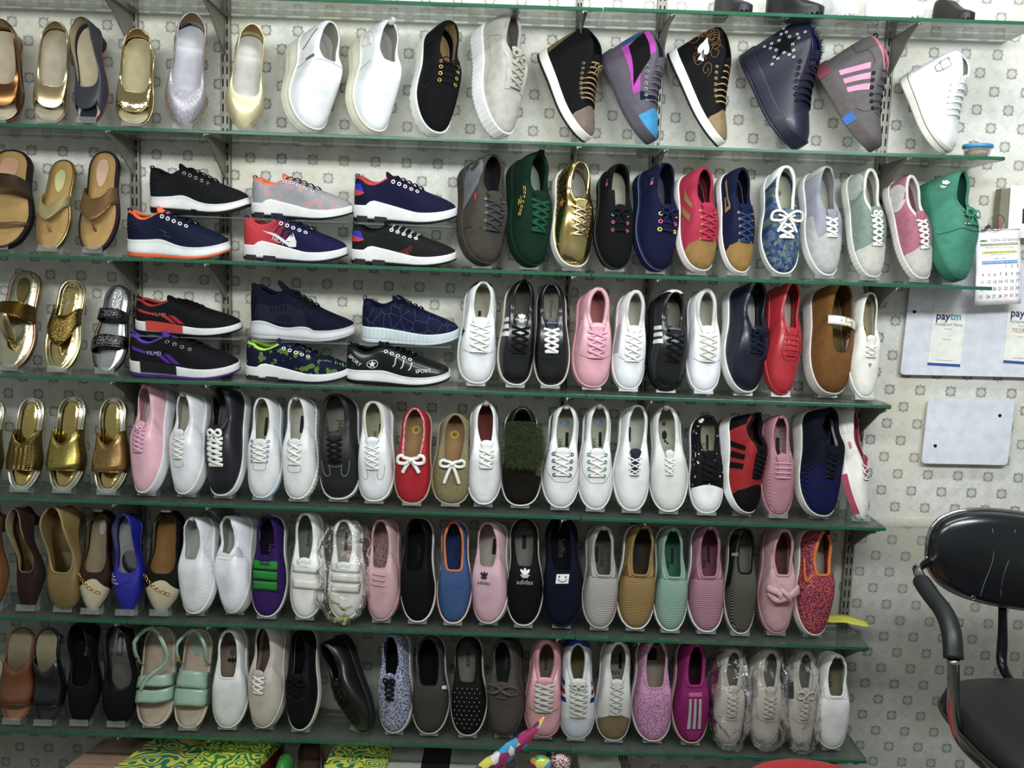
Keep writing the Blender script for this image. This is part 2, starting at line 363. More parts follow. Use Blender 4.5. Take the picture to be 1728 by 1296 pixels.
def eyelet(root,P,nv,m,r=.0028):
    if 'm' not in EYE:
        x=MB();a=np.linspace(0,2*math.pi,14,endpoint=False);x.tube(np.c_[np.cos(a),np.sin(a),a*0],.34,1,(0,0,1),5,True);EYE['v']=x;EYE['m']={}
    if m.name not in EYE['m']:
        o=EYE['v'].build('eyelet',m,root);EYE['m'][m.name]=o.data
    else:
        o=bpy.data.objects.new('eyelet',EYE['m'][m.name]);C.objects.link(o);o.parent=root
    q=Vector(nv).to_track_quat('Z','Y');o.rotation_mode='QUATERNION';o.rotation_quaternion=q;o.scale=(r,r,r);o.location=Vector(P)+Vector(nv)*.0006
def offs(B,d):
    t=np.roll(B,-1,0)-np.roll(B,1,0);n=np.c_[t[:,1],-t[:,0]];n/=np.linalg.norm(n,axis=1)[:,None]+1e-9
    c=B.mean(0);
    if ((B-c)*n).sum()<0:n=-n
    return B+n*(d[:,None] if np.ndim(d) else d)
def sole_mesh(l,o=.003,z0=0.,z1=1.,lip=.003,rib=0,wob=None,lug=0,topz=None,botx=0,flare=0.):
    """solid sole between fractions z0 and z1 of the sole's thickness"""
    B=l.B
    if rib or lug:
        n=len(B)*3;i=np.arange(n)/3;j=i.astype(int);B=B[j]*(1-(i-j))[:,None]+B[(j+1)%len(B)]*(i-j)[:,None]
    def zz(R,f):
        y=R[:,1];b=l.zb(y);return b+(l.zs(y)-b)*f
    m=MB();rg=[]
    d=np.full(len(B),o)
    if rib:d=d+np.where(np.arange(len(B))%3==0,-.0012,.0005)
    O=offs(B,d);Ob=offs(B,d*(1-botx)+flare-.001 if z0==0 else d);t0=zz(O,z0)
    if lug:t0=t0+np.where((np.arange(len(B))%6)<3,0,.004*lug)
    top=zz(O,z1)+(lip if z1==1 else 0)
    if topz is not None:top=top+topz(O[:,1]/l.L)
    inn=offs(B,-.004)
    ins=offs(B,-.006)
    rg.append(np.c_[ins,t0+.0]);rg.append(np.c_[Ob,t0]);
    for u in (.12,.35,.65,.9):
        bu=.0007*math.sin(math.pi*u) if wob is None else wob*math.sin(u*math.pi*6.)
        X=offs(B,d+bu);X=Ob*(1-u)+O*u+(X-O);rg.append(np.c_[X,t0*(1-u)+top*u])
    rg.append(np.c_[O,top]);rg.append(np.c_[offs(B,d-.002),top+.0004]);rg.append(np.c_[inn,top-.0005 if z1<1 else zz(inn,1)])
    m.grid(np.stack(rg,1),True)
    for r,fl in((rg[0],False),(rg[-1],True)):
        c=np.c_[np.interp(r[:,1],l.ys,l.cx),r[:,1:]];m.grid(np.stack([c,r],1),True,not fl)
    return m
SHOES=[]
ROWN=['top edge','first full row','second row','third row','fourth row','fifth row','lowest row']
def R3(cols):return np.array(cols,float).T
def orient(tilt,spin,lean):
    T=math.radians(tilt);t=np.array([0,-math.cos(T),-math.sin(T)]);u=np.array([0,-math.sin(T),math.cos(T)]);e=np.array([1.,0,0])
    f=math.radians(spin);u=u*math.cos(f)+e*math.sin(f)
    a=math.radians(lean);Ry=np.array([[math.cos(a),0,-math.sin(a)],[0,1,0],[math.sin(a),0,math.cos(a)]])
    # lean>0 swings the toe to the right
    t=Ry@t;u=Ry@u;x=np.cross(t,u);return R3([x,t,u])
def fit(pts,Rm,box,row,side,gap=.0045,front=None,tilt=70,lift=0,lockw=False):
    """size and seat a shoe on its shelf so that it has the extent it has in the photograph"""
    bx0,by0,bx1,by1=box;s=1.;k=1.;X=at((bx0+bx1)/2,by1,-.12)[0];z=SZ[row];Y=-.1
    fr=-(SD-.018) if front is None else front
    for it in range(14):
        S=np.array([s*k,s,s*k]) if not side else np.array([s*.98,s,s*k])
        P=(pts*S)@Rm.T
        o=np.array([X,0,0]);o[1]=fr-P[:,1].min();o[2]=SZ[row]+gap+lift-P[:,2].min()
        Q=P+o;px,py=proj(Q)
        w,h=px.max()-px.min(),py.max()-py.min()
        if side:
            s*=((bx1-bx0)/w)**.8;k*=(((by1-by0)/h)/((bx1-bx0)/w))**.6;k=min(max(k,.7),1.35)
        else:
            # the top of the shoe is what the height is measured to; its foot stands where the shelf is
            hh=(by1+py.max())/2-by0 if abs(py.max()-by1)<30 else by1-by0
            s*=(hh/h)**.8
            if not lockw:k*=(((bx1-bx0)/w)/(hh/h))**.7;k=min(max(k,.68),1.4)
        X+=((bx0+bx1)/2-(px.max()+px.min())/2)*2.45/F
    S=np.array([s*k,s,s*k]) if not side else np.array([s*.98,s,s*k])
    return o,S,py.max()-by1
def short(n,row):
    e=', '+ROWN[row] if 'row' not in n else ''
    if len((n+e).split())>16:print('LONGLABEL',n)
    return n+e
GLASSM=lambda:clear('clear_acrylic',(.93,.95,.94),.45,.22,1.5,.09,(.72,.77,.74))
def place(root,Rm,o,S):
    M=Matrix([[*Rm[0],o[0]],[*Rm[1],o[1]],[*Rm[2],o[2]],[0,0,0,1]])
    root.matrix_world=M@Matrix.Diagonal((S[0],S[1],S[2],1))
def stand(row,Q,nick,tilt=70,yaw=0):
    """acrylic display stand: a slanted plate behind the sole, a lip under the toe and a foot on the glass"""
    Rm=orient(tilt,0,yaw);c=Q@Rm                   # coordinates in the stand's frame
    toe=c[c[:,1]>c[:,1].max()-.03];x0=toe[:,0].mean();t1=c[:,1].max();u0=c[:,2].min();ut=toe[:,2].min()
    r=empty('acrylic_stand');m=GLASSM()
    lp=MB();lp.box((x0,t1+.0022,(u0+ut+.022)/2-.003),(.025,.0016,(ut+.022-u0)/2+.003))
    lp.box((x0,t1-.0045,ut+.0225),(.025,.0083,.0012))
    pl=MB();pl.box((x0,t1-.070,u0-.0045),(.022,.073,.0012))
    for q in(lp,pl):q.v=[tuple(Rm@np.array(v)) for v in q.v]
    V=np.array(lp.v);dz=SZ[row]+.0006-V[:,2].min()
    b=lp.build('stop_lip',m,r,False);pl.build('back_plate',m,r,False)
    zt=np.array(pl.v)[:,2].max();yt=min(np.array(pl.v)[:,1].max(),-.012);yb=V[:,1].max();xm=V[:,0].mean()
    ft=MB();ft.box((xm,(yb+yt)/2,SZ[row]+.0018),(.022,(yt-yb)/2,.0011))
    zt2=max(np.array(pl.v)[:,2].max()-.004,SZ[row]+.03);
    ft.box((xm,yt-.0012,(SZ[row]+zt2)/2+.0015),(.022,.0012,(zt2-SZ[row])/2-.003))
    ft.build('foot',m,r,False)
    nk=' '.join(nick.split()[:11]);tag(r,f'clear acrylic stand under the {nk}','display stand','acrylic shoe stands')
    return r
def ship(root,l,spec,pts,name,cat,nick,row,box,spin,lean,tilt,side,lab,st=True,front=None,lift=0,yaw=0,lockw=False,Rm=None,group=None,syaw=0):
    if Rm is None:
        if side:
            a=math.radians(lean);b=math.radians(yaw);t=np.array([math.cos(a)*math.cos(b),-math.sin(b),-math.sin(a)]);u=np.array([0,-.16,1.]);u-=t*(u@t);u/=np.linalg.norm(u)
            Rm=R3([np.cross(t,u),t,u])
        else:Rm=orient(tilt,spin,lean)
    o,S,err=fit(pts,Rm,box,row,side,.0006 if side else .0075,front,tilt,lift,lockw)
    place(root,Rm,o,S)
    tag(root,lab or short(nick,row),cat,group or f'shoes shown in the {ROWN[row]}')
    SHOES.append((nick,round(err,1),np.round(S,2).tolist()))
    if st and not side:
        Q=(pts*S)@Rm.T+o;stand(row,Q,nick,tilt,syaw)
    return o,S,Rm
def shoe(row,box,nick,name,kind,up,sole,lining,ins,spin=0,lean=0,foot=1,side=False,cat='shoe',tilt=70,lab=None,**k):
    """up, sole, lining, ins are materials"""
    K=dict(KINDS[kind]);K.update({a:b for a,b in k.items() if a in('toe','L','W','H','yh','yt','hw','tw','th','sp','cr','re','ref','n','heel')})
    l=Last(K,foot);root=empty(name)
    ps=[(i/(KR-1))**1.5 for i in range(KR)]
    G=l.grid(ps);nv=l.nrm(G)
    # upper
    m=MB();base=G[:,:1].copy();base[:,0,2]-=.004
    m.grid(np.concatenate([base,G],1),True)
    peep=k.get('peep')
    if peep:
        o_=0;b=KR+1;nf=[]
        for f in m.f:
            ii=[(v//b,v%b) for v in f];i=min(a for a,_ in ii);im=[min(a,N-a) for a,_ in ii];jm=max(c for _,c in ii)
            if max(im)<=peep[0] and jm<=peep[1]:continue
            nf.append(f)
        m.f=nf
    u=m.build('upper',up,root);pts=[G.reshape(-1,3)]
    # lining
    th=K.get('lt',.0022);G2=G-nv*th;G2=G2[:,2:];
    G2[...,1]=np.clip(G2[...,1],.002,l.L-.003);cxs=np.interp(G2[...,1],l.ys,l.cx)
    m=MB();R=np.concatenate([G2,G[:,-1:]],1)
    m.grid(R,True,True)
    if peep:
        b=R.shape[1];m.f=[f for f in m.f if not(max(min(v//b,N-v//b) for v in f)<=peep[0] and max(v%b for v in f)<=peep[1]-1)]
    m.build('lining',lining,root)
    # insole
    I=offs(l.B,-.0025);m=MB();zz=l.zs(I[:,1])+.0045;rg=np.c_[I,zz]
    mid=np.c_[I*0+np.c_[np.interp(I[:,1],l.ys,l.cx),I[:,1]],zz]
    m.grid(np.stack([rg,rg*.5+mid*.5,mid],1),True);m.build('insole',ins,root)
    # collar binding
    if K['cr']>0:
        m=MB();m.tube(G[:,-1]-nv[:,-1]*th*.5,K['cr'],1,None,7,True);cm=k.get('collar',up);m.build('collar',cm,root)
    if peep:
        m=MB();ii=[(j%N,a) for a in range(0,peep[1]) for j in[-peep[0]]]+[(j%N,peep[1]-1) for j in range(-peep[0],peep[0]+1)]+[(peep[0],a) for a in range(peep[1]-1,-1,-1)]
        m.tube([G[i,a] for i,a in ii],.0012,1,None,5);m.build('toe_opening_edge',k.get('collar',up),root)
    # sole
    out=k.get('out')
    if out:
        f=k.get('outf',.3);sm=sole_mesh(l,k.get('so',.003),f,1,k.get('lip',.003),k.get('rib',0),k.get('wob'),topz=k.get('topz'))
        sm.build('midsole',sole,root);so2=sole_mesh(l,k.get('so',.003)+k.get('oo',.0006),0,f,0,k.get('orib',0),lug=k.get('lug',0),botx=k.get('botx',0));so2.build('outsole',out,root);pts.append(np.array(so2.v))
    else:
        sm=sole_mesh(l,k.get('so',.003),0,1,k.get('lip',.003),k.get('rib',0),k.get('wob'),lug=k.get('lug',0),topz=k.get('topz'),botx=k.get('botx',0));sm.build('sole',sole,root)
    pts.append(np.array(sm.v))
    if k.get('welt'):
        B=offs(l.B,k.get('so',.003)+.0004);m=MB();m.tube(np.c_[B,l.zs(B[:,1])-k.get('weltz',.001)],.0009,1,None,5,True);m.build('foxing_line',k['welt'],root)
    if K.get('heel'):
        hh=K['heel'];m=MB();hw=k.get('heelw',.8);z1=float(l.zb(.03))
        rings=[]
        for f in np.linspace(0,1,6):
            q=1-(1-hw)*math.sin(f*math.pi*.5);B=l.B[l.B[:,1]<.24*l.L];c=np.array([np.interp(.10*l.L,l.ys,l.cx),.10*l.L])
            a=np.linspace(0,2*math.pi,20,endpoint=False);rx,ry=.027*q,.030*q
            rings.append(np.c_[c[0]+np.cos(a)*rx,c[1]+.004*f+np.sin(a)*ry,np.full(20,z1*(1-f)+.002)+(l.zb(c[1]+np.sin(a)*ry)-l.zb(c[1]))*(1-f)])
        m.grid(np.stack(rings,1),True);m.fan(rings[-1]);m.build('heel',k.get('heelm',up),root)
    feats(root,l,k,G,nv)
    hx=k.get('hook')
    if hx:hx(root,l,G,nv)
    pts=np.vstack(pts)
    return root,l,ship(root,l,k,pts,name,cat,nick,row,box,spin,lean,tilt,side,lab,k.get('st',True),k.get('front'),k.get('lift',0),k.get('yaw',0),k.get('lockw',False),k.get('Rm'),k.get('group'),k.get('syaw',0))
def lacing(root,l,c,n,t0,t1,w0,w1,style,wd,m2=None,eye=None,er=.0028,lt=.0018):
    m=MB();ts=np.linspace(t0,t1,n);ws=np.linspace(w0,w1,n)
    for j in range(n):
        if style=='bar' or j==n-1:ribbon(m,l,[(-ws[j],ts[j],.0005),(-ws[j]*.5,ts[j],.003),(0,ts[j],.0035),(ws[j]*.5,ts[j],.003),(ws[j],ts[j],.0005)],wd,lt/wd*.55)
        elif style=='cross':
            for sg in(1,-1):
                lf=.003 if sg>0 else .0045
                ribbon(m,l,[(-sg*ws[j],ts[j],.0005),(-sg*ws[j]*.4,ts[j]*.72+ts[j+1]*.28,lf),(sg*ws[j+1]*.4,ts[j]*.3+ts[j+1]*.7,lf),(sg*ws[j+1],ts[j+1],.0005)],wd,lt/wd*.55)
        if style=='cross' and j==0 and n>2:pass
    return m,ts,ws
def bow(m,l,t,wd,s=1.,lt=.0018,tail=1.):
    for sg in(1,-1):
        ribbon(m,l,[(0,t,.006),(sg*.012*s,t-.03*s,.012),(sg*.024*s,t-.025*s,.010),(sg*.026*s,t+.02*s,.006),(sg*.012*s,t+.03*s,.008),(0,t,.008)],wd,lt/wd*.6,n=20)
        ribbon(m,l,[(0,t,.007),(sg*.010*s,t+.06*s*tail,.006),(sg*.018*s,t+.12*s*tail,.003)],wd,lt/wd*.6)
    ribbon(m,l,[(-.004,t-.005,.009),(.004,t+.008,.009)],wd*1.3,.8,n=5)
def feats(root,l,k,G,nv):
    # tongue
    if k.get('lace'):
        lc=k['lace'];t0,t1,w0,w1=lc.get('t',(l.k['yt']+.01,l.k['yt']+.26,.020,.016)) if isinstance(lc,dict) else ()
        n=lc.get('n',5);wd=lc.get('w',.0026);style=lc.get('s','cross');c=lc['c']
        if k.get('tongue') is not None:
            G2=np.zeros((9,7,3));yt=l.k['yt']
            for j,t in enumerate(np.linspace(t1+.012,yt+.012,6)):
                for i,x in enumerate(np.linspace(-1,1,9)):G2[i,j]=l.plan(x*(w1+(w0-w1)*(j/5))*.62,t,.0012)[0]
            m=MB();tl=lc.get('tl',.022);T=[]
            for i,x in enumerate(np.linspace(-1,1,9)):
                row=[G2[i,j] for j in range(6)];b=row[-1];cx=np.interp(b[1],l.ys,l.cx)
                for u in(.35,.7,.93,1.):
                    y=b[1]-tl*u*(1-.25*abs(x)**3);row.append(np.array([cx+(b[0]-cx)*(1+.35*min(u*1.6,1)-(.25 if u==1 else 0)),y,b[2]+.004*math.sin(u*2.2)+(.002 if u>0 else 0)-.10*tl*u+lc.get('tz',0)*u]))
                T.append(row)
            m.grid(np.array(T));o=m.build('tongue',k['tongue'],root);mm=o.modifiers.new('t','SOLIDIFY');mm.thickness=.0022;mm.offset=0
        if k.get('tongue') is not None and k.get('tlogo'):
            P=T[4][7] if True else None;text('tongue_logo',k['tlogo'][0],k['tlogo'][1],np.array(T[4][7])+np.array([0,0,.0030]),(-1,0,0),(0,-1,0),k['tlogo'][2],root)
        if k.get('stay') is not None:      # eyestay strips on both sides of the lacing
            for sg in(1,-1):
                m=patch(l,[(sg*(w0-.004),l.k['yt']+.012),(sg*(w0+.012),l.k['yt']+.0),(sg*(w1+.010),t1+.03),(sg*(w1-.004),t1+.02)],7,9,'plan',off=.0016)
                m.build('eyestay',k['stay'],root)
        m,ts,ws=lacing(root,l,c,n,t0,t1,w0,w1,style,wd)
        if k.get('bow'):bow(m,l,l.k['yt']+k.get('bowt',.02),wd,k.get('bows',1.),tail=k.get('tail',1.))
        m.build('laces',c,root)
        eye=k.get('eye')
        if eye is not None:
            es=eye if isinstance(eye,list) else [eye]
            for j in range(n):
                for sg in(1,-1):
                    P,q=l.plan(sg*(ws[j]+.001),ts[j],.001);eyelet(root,P,q,es[j%len(es)],k.get('er',.0028))
    if k.get('slace'):                    # lacing seen on the side of a shoe whose side faces us
        a=k['slace'];m=MB();n=a['n'];sd=a.get('side',1)
        for j in range(n):
            u=j/max(n-1,1);t=a['a'][0]*(1-u)+a['b'][0]*u;h=a['a'][1]*(1-u)+a['b'][1]*u
            P,q=l.side(sd,t,h,.001)
            if a.get('eye') is not None:eyelet(root,P,q,a['eye'],a.get('er',.0034))
            xs=abs(P[0]-np.interp(P[1],l.ys,l.cx))
            for z in a.get('z',(0,)):
                t2=t+z;P3=P if not z else l.side(sd,t2,h,.001)[0];Q3=np.array([2*np.interp(P3[1],l.ys,l.cx)-P3[0],P3[1],P3[2]]);tm=max(t,l.k['yt']+.015)
                ar=max(l.plan(0,tm,0)[0][2]-(P[2]+Q3[2])/2,.004)+.0035+a.get('up',0);A=[];U=[]
                for v in np.linspace(1,-1,13):
                    A.append(P*(1+v)/2+Q3*(1-v)/2+np.array([0,-.002,1.])*ar*(1-abs(v)**2.4));U.append((v*.9,0,1-.8*abs(v)))
                m.tube(A,a.get('w',.0026),.5,U,6)
            if a.get('eyeb',True) and a.get('eye') is not None:
                p2,q2=l.side(-sd,t,h,.001);eyelet(root,p2,q2,a['eye'],a.get('er',.0034))
        if a.get('bow'):bow(m,l,l.k['yt']+.03,a.get('w',.0026),a['bow'])
        m.build('laces',a['c'],root)
        if a.get('tongue') is not None:
            m=MB();b0,_=l.plan(0,l.k['yt']+.02,.002);hw=a.get('tw',.026);T=[];tl=a.get('tl',.03);tz=a.get('tz',.014)
            for x in np.linspace(-1,1,9):
                row=[]
                for v in np.linspace(-.45,1,9):
                    if v<0:P=l.plan(x*hw*.8,l.k['yt']+.02-v*.12,.0012)[0]
                    else:P=np.array([b0[0]+x*hw*(1-.25*(v>.95)),b0[1]-tl*v*(1-.2*abs(x)**3),b0[2]-.010*x*x+tz*v-.002*(v>.95)])
                    row.append(P)
                T.append(row)
            m.grid(np.array(T));o=m.build('tongue',a['tongue'],root);mm=o.modifiers.new('t','SOLIDIFY');mm.thickness=.004;mm.offset=0
    for z in k.get('caps',[]):             # (name, y fraction, curve, material[, offset])
        nm,yc,cv,mt=z[:4];of=z[4] if len(z)>4 else .0010;rows=[];B,R=l.B,l.R
        idx=[i for i in range(-N//2,N//2) if (B[i%N,1]>yc*l.L if yc>.4 else True)]
        if yc>.4:
            for i in sorted(idx):
                b,r=B[i%N],R[i%N];pm=(yc*l.L-b[1])/(r[1]-b[1]);dx=(b[0]+(r[0]-b[0])*pm)/(.5*l.W);pm=max(min(pm*(1+cv*(1-dx*dx)),1.),0)
                rows.append([pm*v**1.3 for v in np.linspace(0,1,9)])
            ii=sorted(idx)
        else:
            ii=[i for i in range(N//4,3*N//4+1) if B[i,1]<yc*l.L]
            for i in ii:
                b,r=B[i],R[i];dn=(r[1]-b[1]);pm=1. if dn*1<=0 or b[1]+dn<yc*l.L else (yc*l.L-b[1])/dn;pm=max(min(pm,1),0)
                rows.append([pm*v**1.3 for v in np.linspace(0,1,9)])
        A=[]
        for i,rw in zip(ii,rows):
            q=[]
            for p in rw:
                f=(p)**(1/1.5)*(KR-1);j=min(int(f),KR-2);n_=nv[i%N,j];xy=B[i%N]+(R[i%N]-B[i%N])*p;y=xy[1]
                q.append(np.array([xy[0],xy[1],l.zs(y)+intp(np.clip(y/l.L,0,1),l.H)*l.g(p)])+n_*of)
            A.append(q)
        m=MB();m.grid(np.array(A));m.build(nm,mt,root)
    for z in k.get('quads',[]):            # (name, side, corners, material[, offset])
        m=patch(l,z[2],9,7,'side',z[1],z[4] if len(z)>4 else .0010);m.build(z[0],z[3],root)
    for z in k.get('pads',[]):             # quads in plan
        m=patch(l,z[1],9,7,'plan',off=z[3] if len(z)>3 else .0012);m.build(z[0],z[2],root)
    for z in k.get('polys',[]):            # (name, side, (t,h), scale, outline, material)
        nm,sd,(t,h),sc2,ol,mt=z[:6];m=MB();rg=[]
        hh=intp(t,l.H)
        for f in(.02,.35,.7,1.):
            rg.append([l.side(sd,t+a*sc2*f/l.L,h+b*sc2*f/hh,.0016)[0] for a,b in ol])
        m.grid(np.stack(rg,1),True);m.build(nm,mt,root)
    for z in k.get('seams',[]):            # (mode/side, pts, material, radius)
        m=MB();P=[];U=[]
        for q in crs(z[1],26):
            a,b=(l.plan(q[0],q[1],.0006) if z[0]==0 else l.side(z[0],q[0],q[1],.0006));P.append(a);U.append(b)
        m.tube(P,z[3] if len(z)>3 else .0006,.8,U,5);m.build('stitching' if len(z)<5 else z[4],z[2],root)
    if k.get('pull') is not None:
        P=G[N//2,-1];m=MB();h=k.get('pullh',.012);w=.006
        pth=[(P[0],P[1]-.001,P[2]-.010),(P[0],P[1]-.004,P[2]+h*.6),(P[0],P[1]-.001,P[2]+h),(P[0],P[1]+.005,P[2]+h*.7),(P[0],P[1]+.006,P[2]-.006)]
        m.tube(crs(pth,14),w,.2,[(0,1,0.3)]*14,8);m.build('heel_loop',k['pull'],root)
    for z in k.get('itext',[]):            # insole writing (string,size,t,dx,rot,mat)
        s_,sz,t,dx,mt=z[:5];y=t*l.L;zc=float(l.zs(y))+.0056
        if len(z)>5 and z[5]=='h':text('insole_print',s_,sz,(np.interp(y,l.ys,l.cx)+dx,y,zc),(-1,0,0),(0,-1,0),mt,root)
        else:
            text('insole_print',s_,sz,(np.interp(y,l.ys,l.cx)+dx,y,zc),(0,1,0),(-1,0,0),mt,root)
    for z in k.get('ipad',[]):             # (t,dx,half w,half l,mat)
        t,dx,a,b,mt=z[:5];y=t*l.L;c=np.interp(y,l.ys,l.cx)+dx;m=MB();an=np.linspace(0,2*math.pi,24,endpoint=False);e=z[5] if len(z)>5 else .25
        X=c+a*np.sign(np.cos(an))*abs(np.cos(an))**e;Y=y+b*np.sign(np.sin(an))*abs(np.sin(an))**e
        m.fan(np.c_[X,Y,l.zs(Y)+.0053]);m.build('insole_label',mt,root)
    for z in k.get('vtext',[]):            # vamp writing (string,size,x,t,mat)
        P,q=l.plan(z[2],z[3],.0018);ex=np.array([-1.,0,0]);ex-=q*(ex@q);ex/=np.linalg.norm(ex);ey=np.cross(q,ex);text(z[5] if len(z)>5 else 'logo',z[0],z[1],P,ex,ey,z[4],root)
    for z in k.get('stext',[]):            # side writing (string,size,side,t,h,mat,rot)
        P,q=l.side(z[2],z[3],z[4],.0022);ex=np.array([0,1.*z[2],0]);ex-=q*(ex@q);ex/=np.linalg.norm(ex);ey=np.cross(q,ex)
        r=math.radians(z[6] if len(z)>6 else 0);a=ex*math.cos(r)+ey*math.sin(r);b=-ex*math.sin(r)+ey*math.cos(r);text('logo',z[0],z[1],P,a,b,z[5],root)
    if k.get('trefoil'):
        x,t,s_,mt=k['trefoil'];m=MB()
        for a0 in(-.62,0,.62):
            c=[]
            for v in np.linspace(0,2*math.pi,12,endpoint=False):
                a=a0;r=.60+.50*math.cos(v);w=.20*math.sin(v);px=math.sin(a)*r+math.cos(a)*w;py=math.cos(a)*r-math.sin(a)*w
                c.append(l.plan(x-px*s_,t-(py)*s_/l.L,.0016+(.0002 if a0 else 0))[0])
            m.fan(c)
        for j in range(3):
            hw=s_*(.66-.13*j);P=[l.plan(x+q*hw,t+(-.08+.17*j)*s_/l.L*1.0,.0019)[0] for q in(-1,-.3,.3,1)]+[l.plan(x+q*hw,t+(.02+.17*j)*s_/l.L,.0019)[0] for q in(1,.3,-.3,-1)]
            m.fan(P)
        m.build('leaf_logo',mt,root)
STAR=[(math.sin(i*math.pi/5)*(1 if i%2==0 else .42),math.cos(i*math.pi/5)*(1 if i%2==0 else .42)) for i in range(10)]
def chain(r,l,pts,sd,m_,w):
    P=crs([(a,b) for a,b in pts],9);m=MB()
    for i,(t,h_) in enumerate(P):
        p,q=l.side(sd,t,h_,.003);a=np.linspace(0,2*math.pi,10,endpoint=False);e1=np.cross(q,(0,1,0));e1/=np.linalg.norm(e1);e2=np.cross(q,e1)
        m.tube([p+e2*math.cos(v)*w*1.4+e1*math.sin(v)*w*.8 for v in a],w*.28,1,[q]*10,5,True)
    return m.build('chain_trim',m_,r)
def planchain(r,l,pts,m_,w):
    P=crs(pts,8);m=MB()
    for x,t in P:
        p,q=l.plan(x,t,.004);a=np.linspace(0,2*math.pi,10,endpoint=False);d=np.array([pts[-1][0]-pts[0][0],(pts[-1][1]-pts[0][1])*l.L,0]);d-=q*(d@q);d/=np.linalg.norm(d);e2=np.cross(q,d)
        m.tube([p+d*math.cos(v)*w*1.35+e2*math.sin(v)*w*.8 for v in a],w*.26,1,[q]*10,5,True)
    return m.build('chain_trim',m_,r)
def centre(r,l,t0,t1,w,m_):
    m=MB();A=[]
    for t in np.linspace(t0,t1,10):
        y=t*l.L;c=float(np.interp(y,l.ys,l.cx));u=(t-t0)/(t1-t0);z=float(l.zs(y))+.046*(1-u**1.6)+.006;ww=w*(.8+.5*math.sin(u*2.6))*(1 if u<.95 else .5)
        A.append([(c-ww,y,z-.003),(c-ww*.5,y,z),(c,y,z+.001),(c+ww*.5,y,z),(c+ww,y,z-.003)])
    m.grid(np.array(A));o=m.build('centre_strap',m_,r);q=o.modifiers.new('t','SOLIDIFY');q.thickness=.003
def leaf_on(r,P,n,ex,ey,s_,m_):
    m=MB();P=np.array(P)
    for a0 in(-.62,0,.62):
        c=[]
        for v in np.linspace(0,2*math.pi,12,endpoint=False):
            R_=.62+.42*math.cos(v);w=.24*math.sin(v);c.append(P+ex*(math.sin(a0)*R_+math.cos(a0)*w)*s_+ey*(math.cos(a0)*R_-math.sin(a0)*w)*s_+n*(.0003 if a0 else 0))
        m.fan(c)
    for j in range(3):
        hw=s_*(.60-.1*j);y0=-s_*(.10+.17*j);m.fan([P+ex*a*hw+ey*(y0-b*s_*.1) for a,b in((-1,0),(0,.05),(1,0),(1,1),(0,1.05),(-1,1))])
    return m.build('leaf_logo',m_,r)
def treside(r,l,t,h_):
    P,n=l.side(1,t,h_,.0022);d=np.array([0,-.75,0])+np.array([0,0,.66]);d-=n*(d@n);d/=np.linalg.norm(d);leaf_on(r,P,n,np.cross(d,n),d,.013,whc)
def tretongue(r,l):
    b,_=l.plan(0,l.k['yt']+.012,.0045);P=b+np.array([0,-.013,.0025]);leaf_on(r,P,np.array([0,0,1.]),np.array([-1.,0,0]),np.array([0,-1.,.1]),.015,whc)
def patchsole(l,t0,t1,m_,r,nm):
    i=[j for j in range(l.n) if l.B[j,0]*1>np.interp(l.B[j,1],l.ys,l.cx) and t0*l.L<l.B[j,1]<t1*l.L];i=sorted(i,key=lambda j:l.B[j,1]);B=offs(l.B,.0048)[i];m=MB()
    m.grid(np.stack([np.c_[B,l.zb(B[:,1])*(1-f)+(l.zs(B[:,1])+.004)*f] for f in(.05,.35,.7,1)],1));return m.build(nm,m_,r)
def ribm(l,sd,pts,m_,r,nm,w):
    m=MB();P=[];U=[]
    for q in np.concatenate([np.linspace(pts[i],pts[i+1],6) for i in range(len(pts)-1)]):
        a,b=l.side(sd,q[0],q[1],.002);P.append(a);U.append(b)
    m.tube(P,w,.8,U,6);return m.build(nm,m_,r)
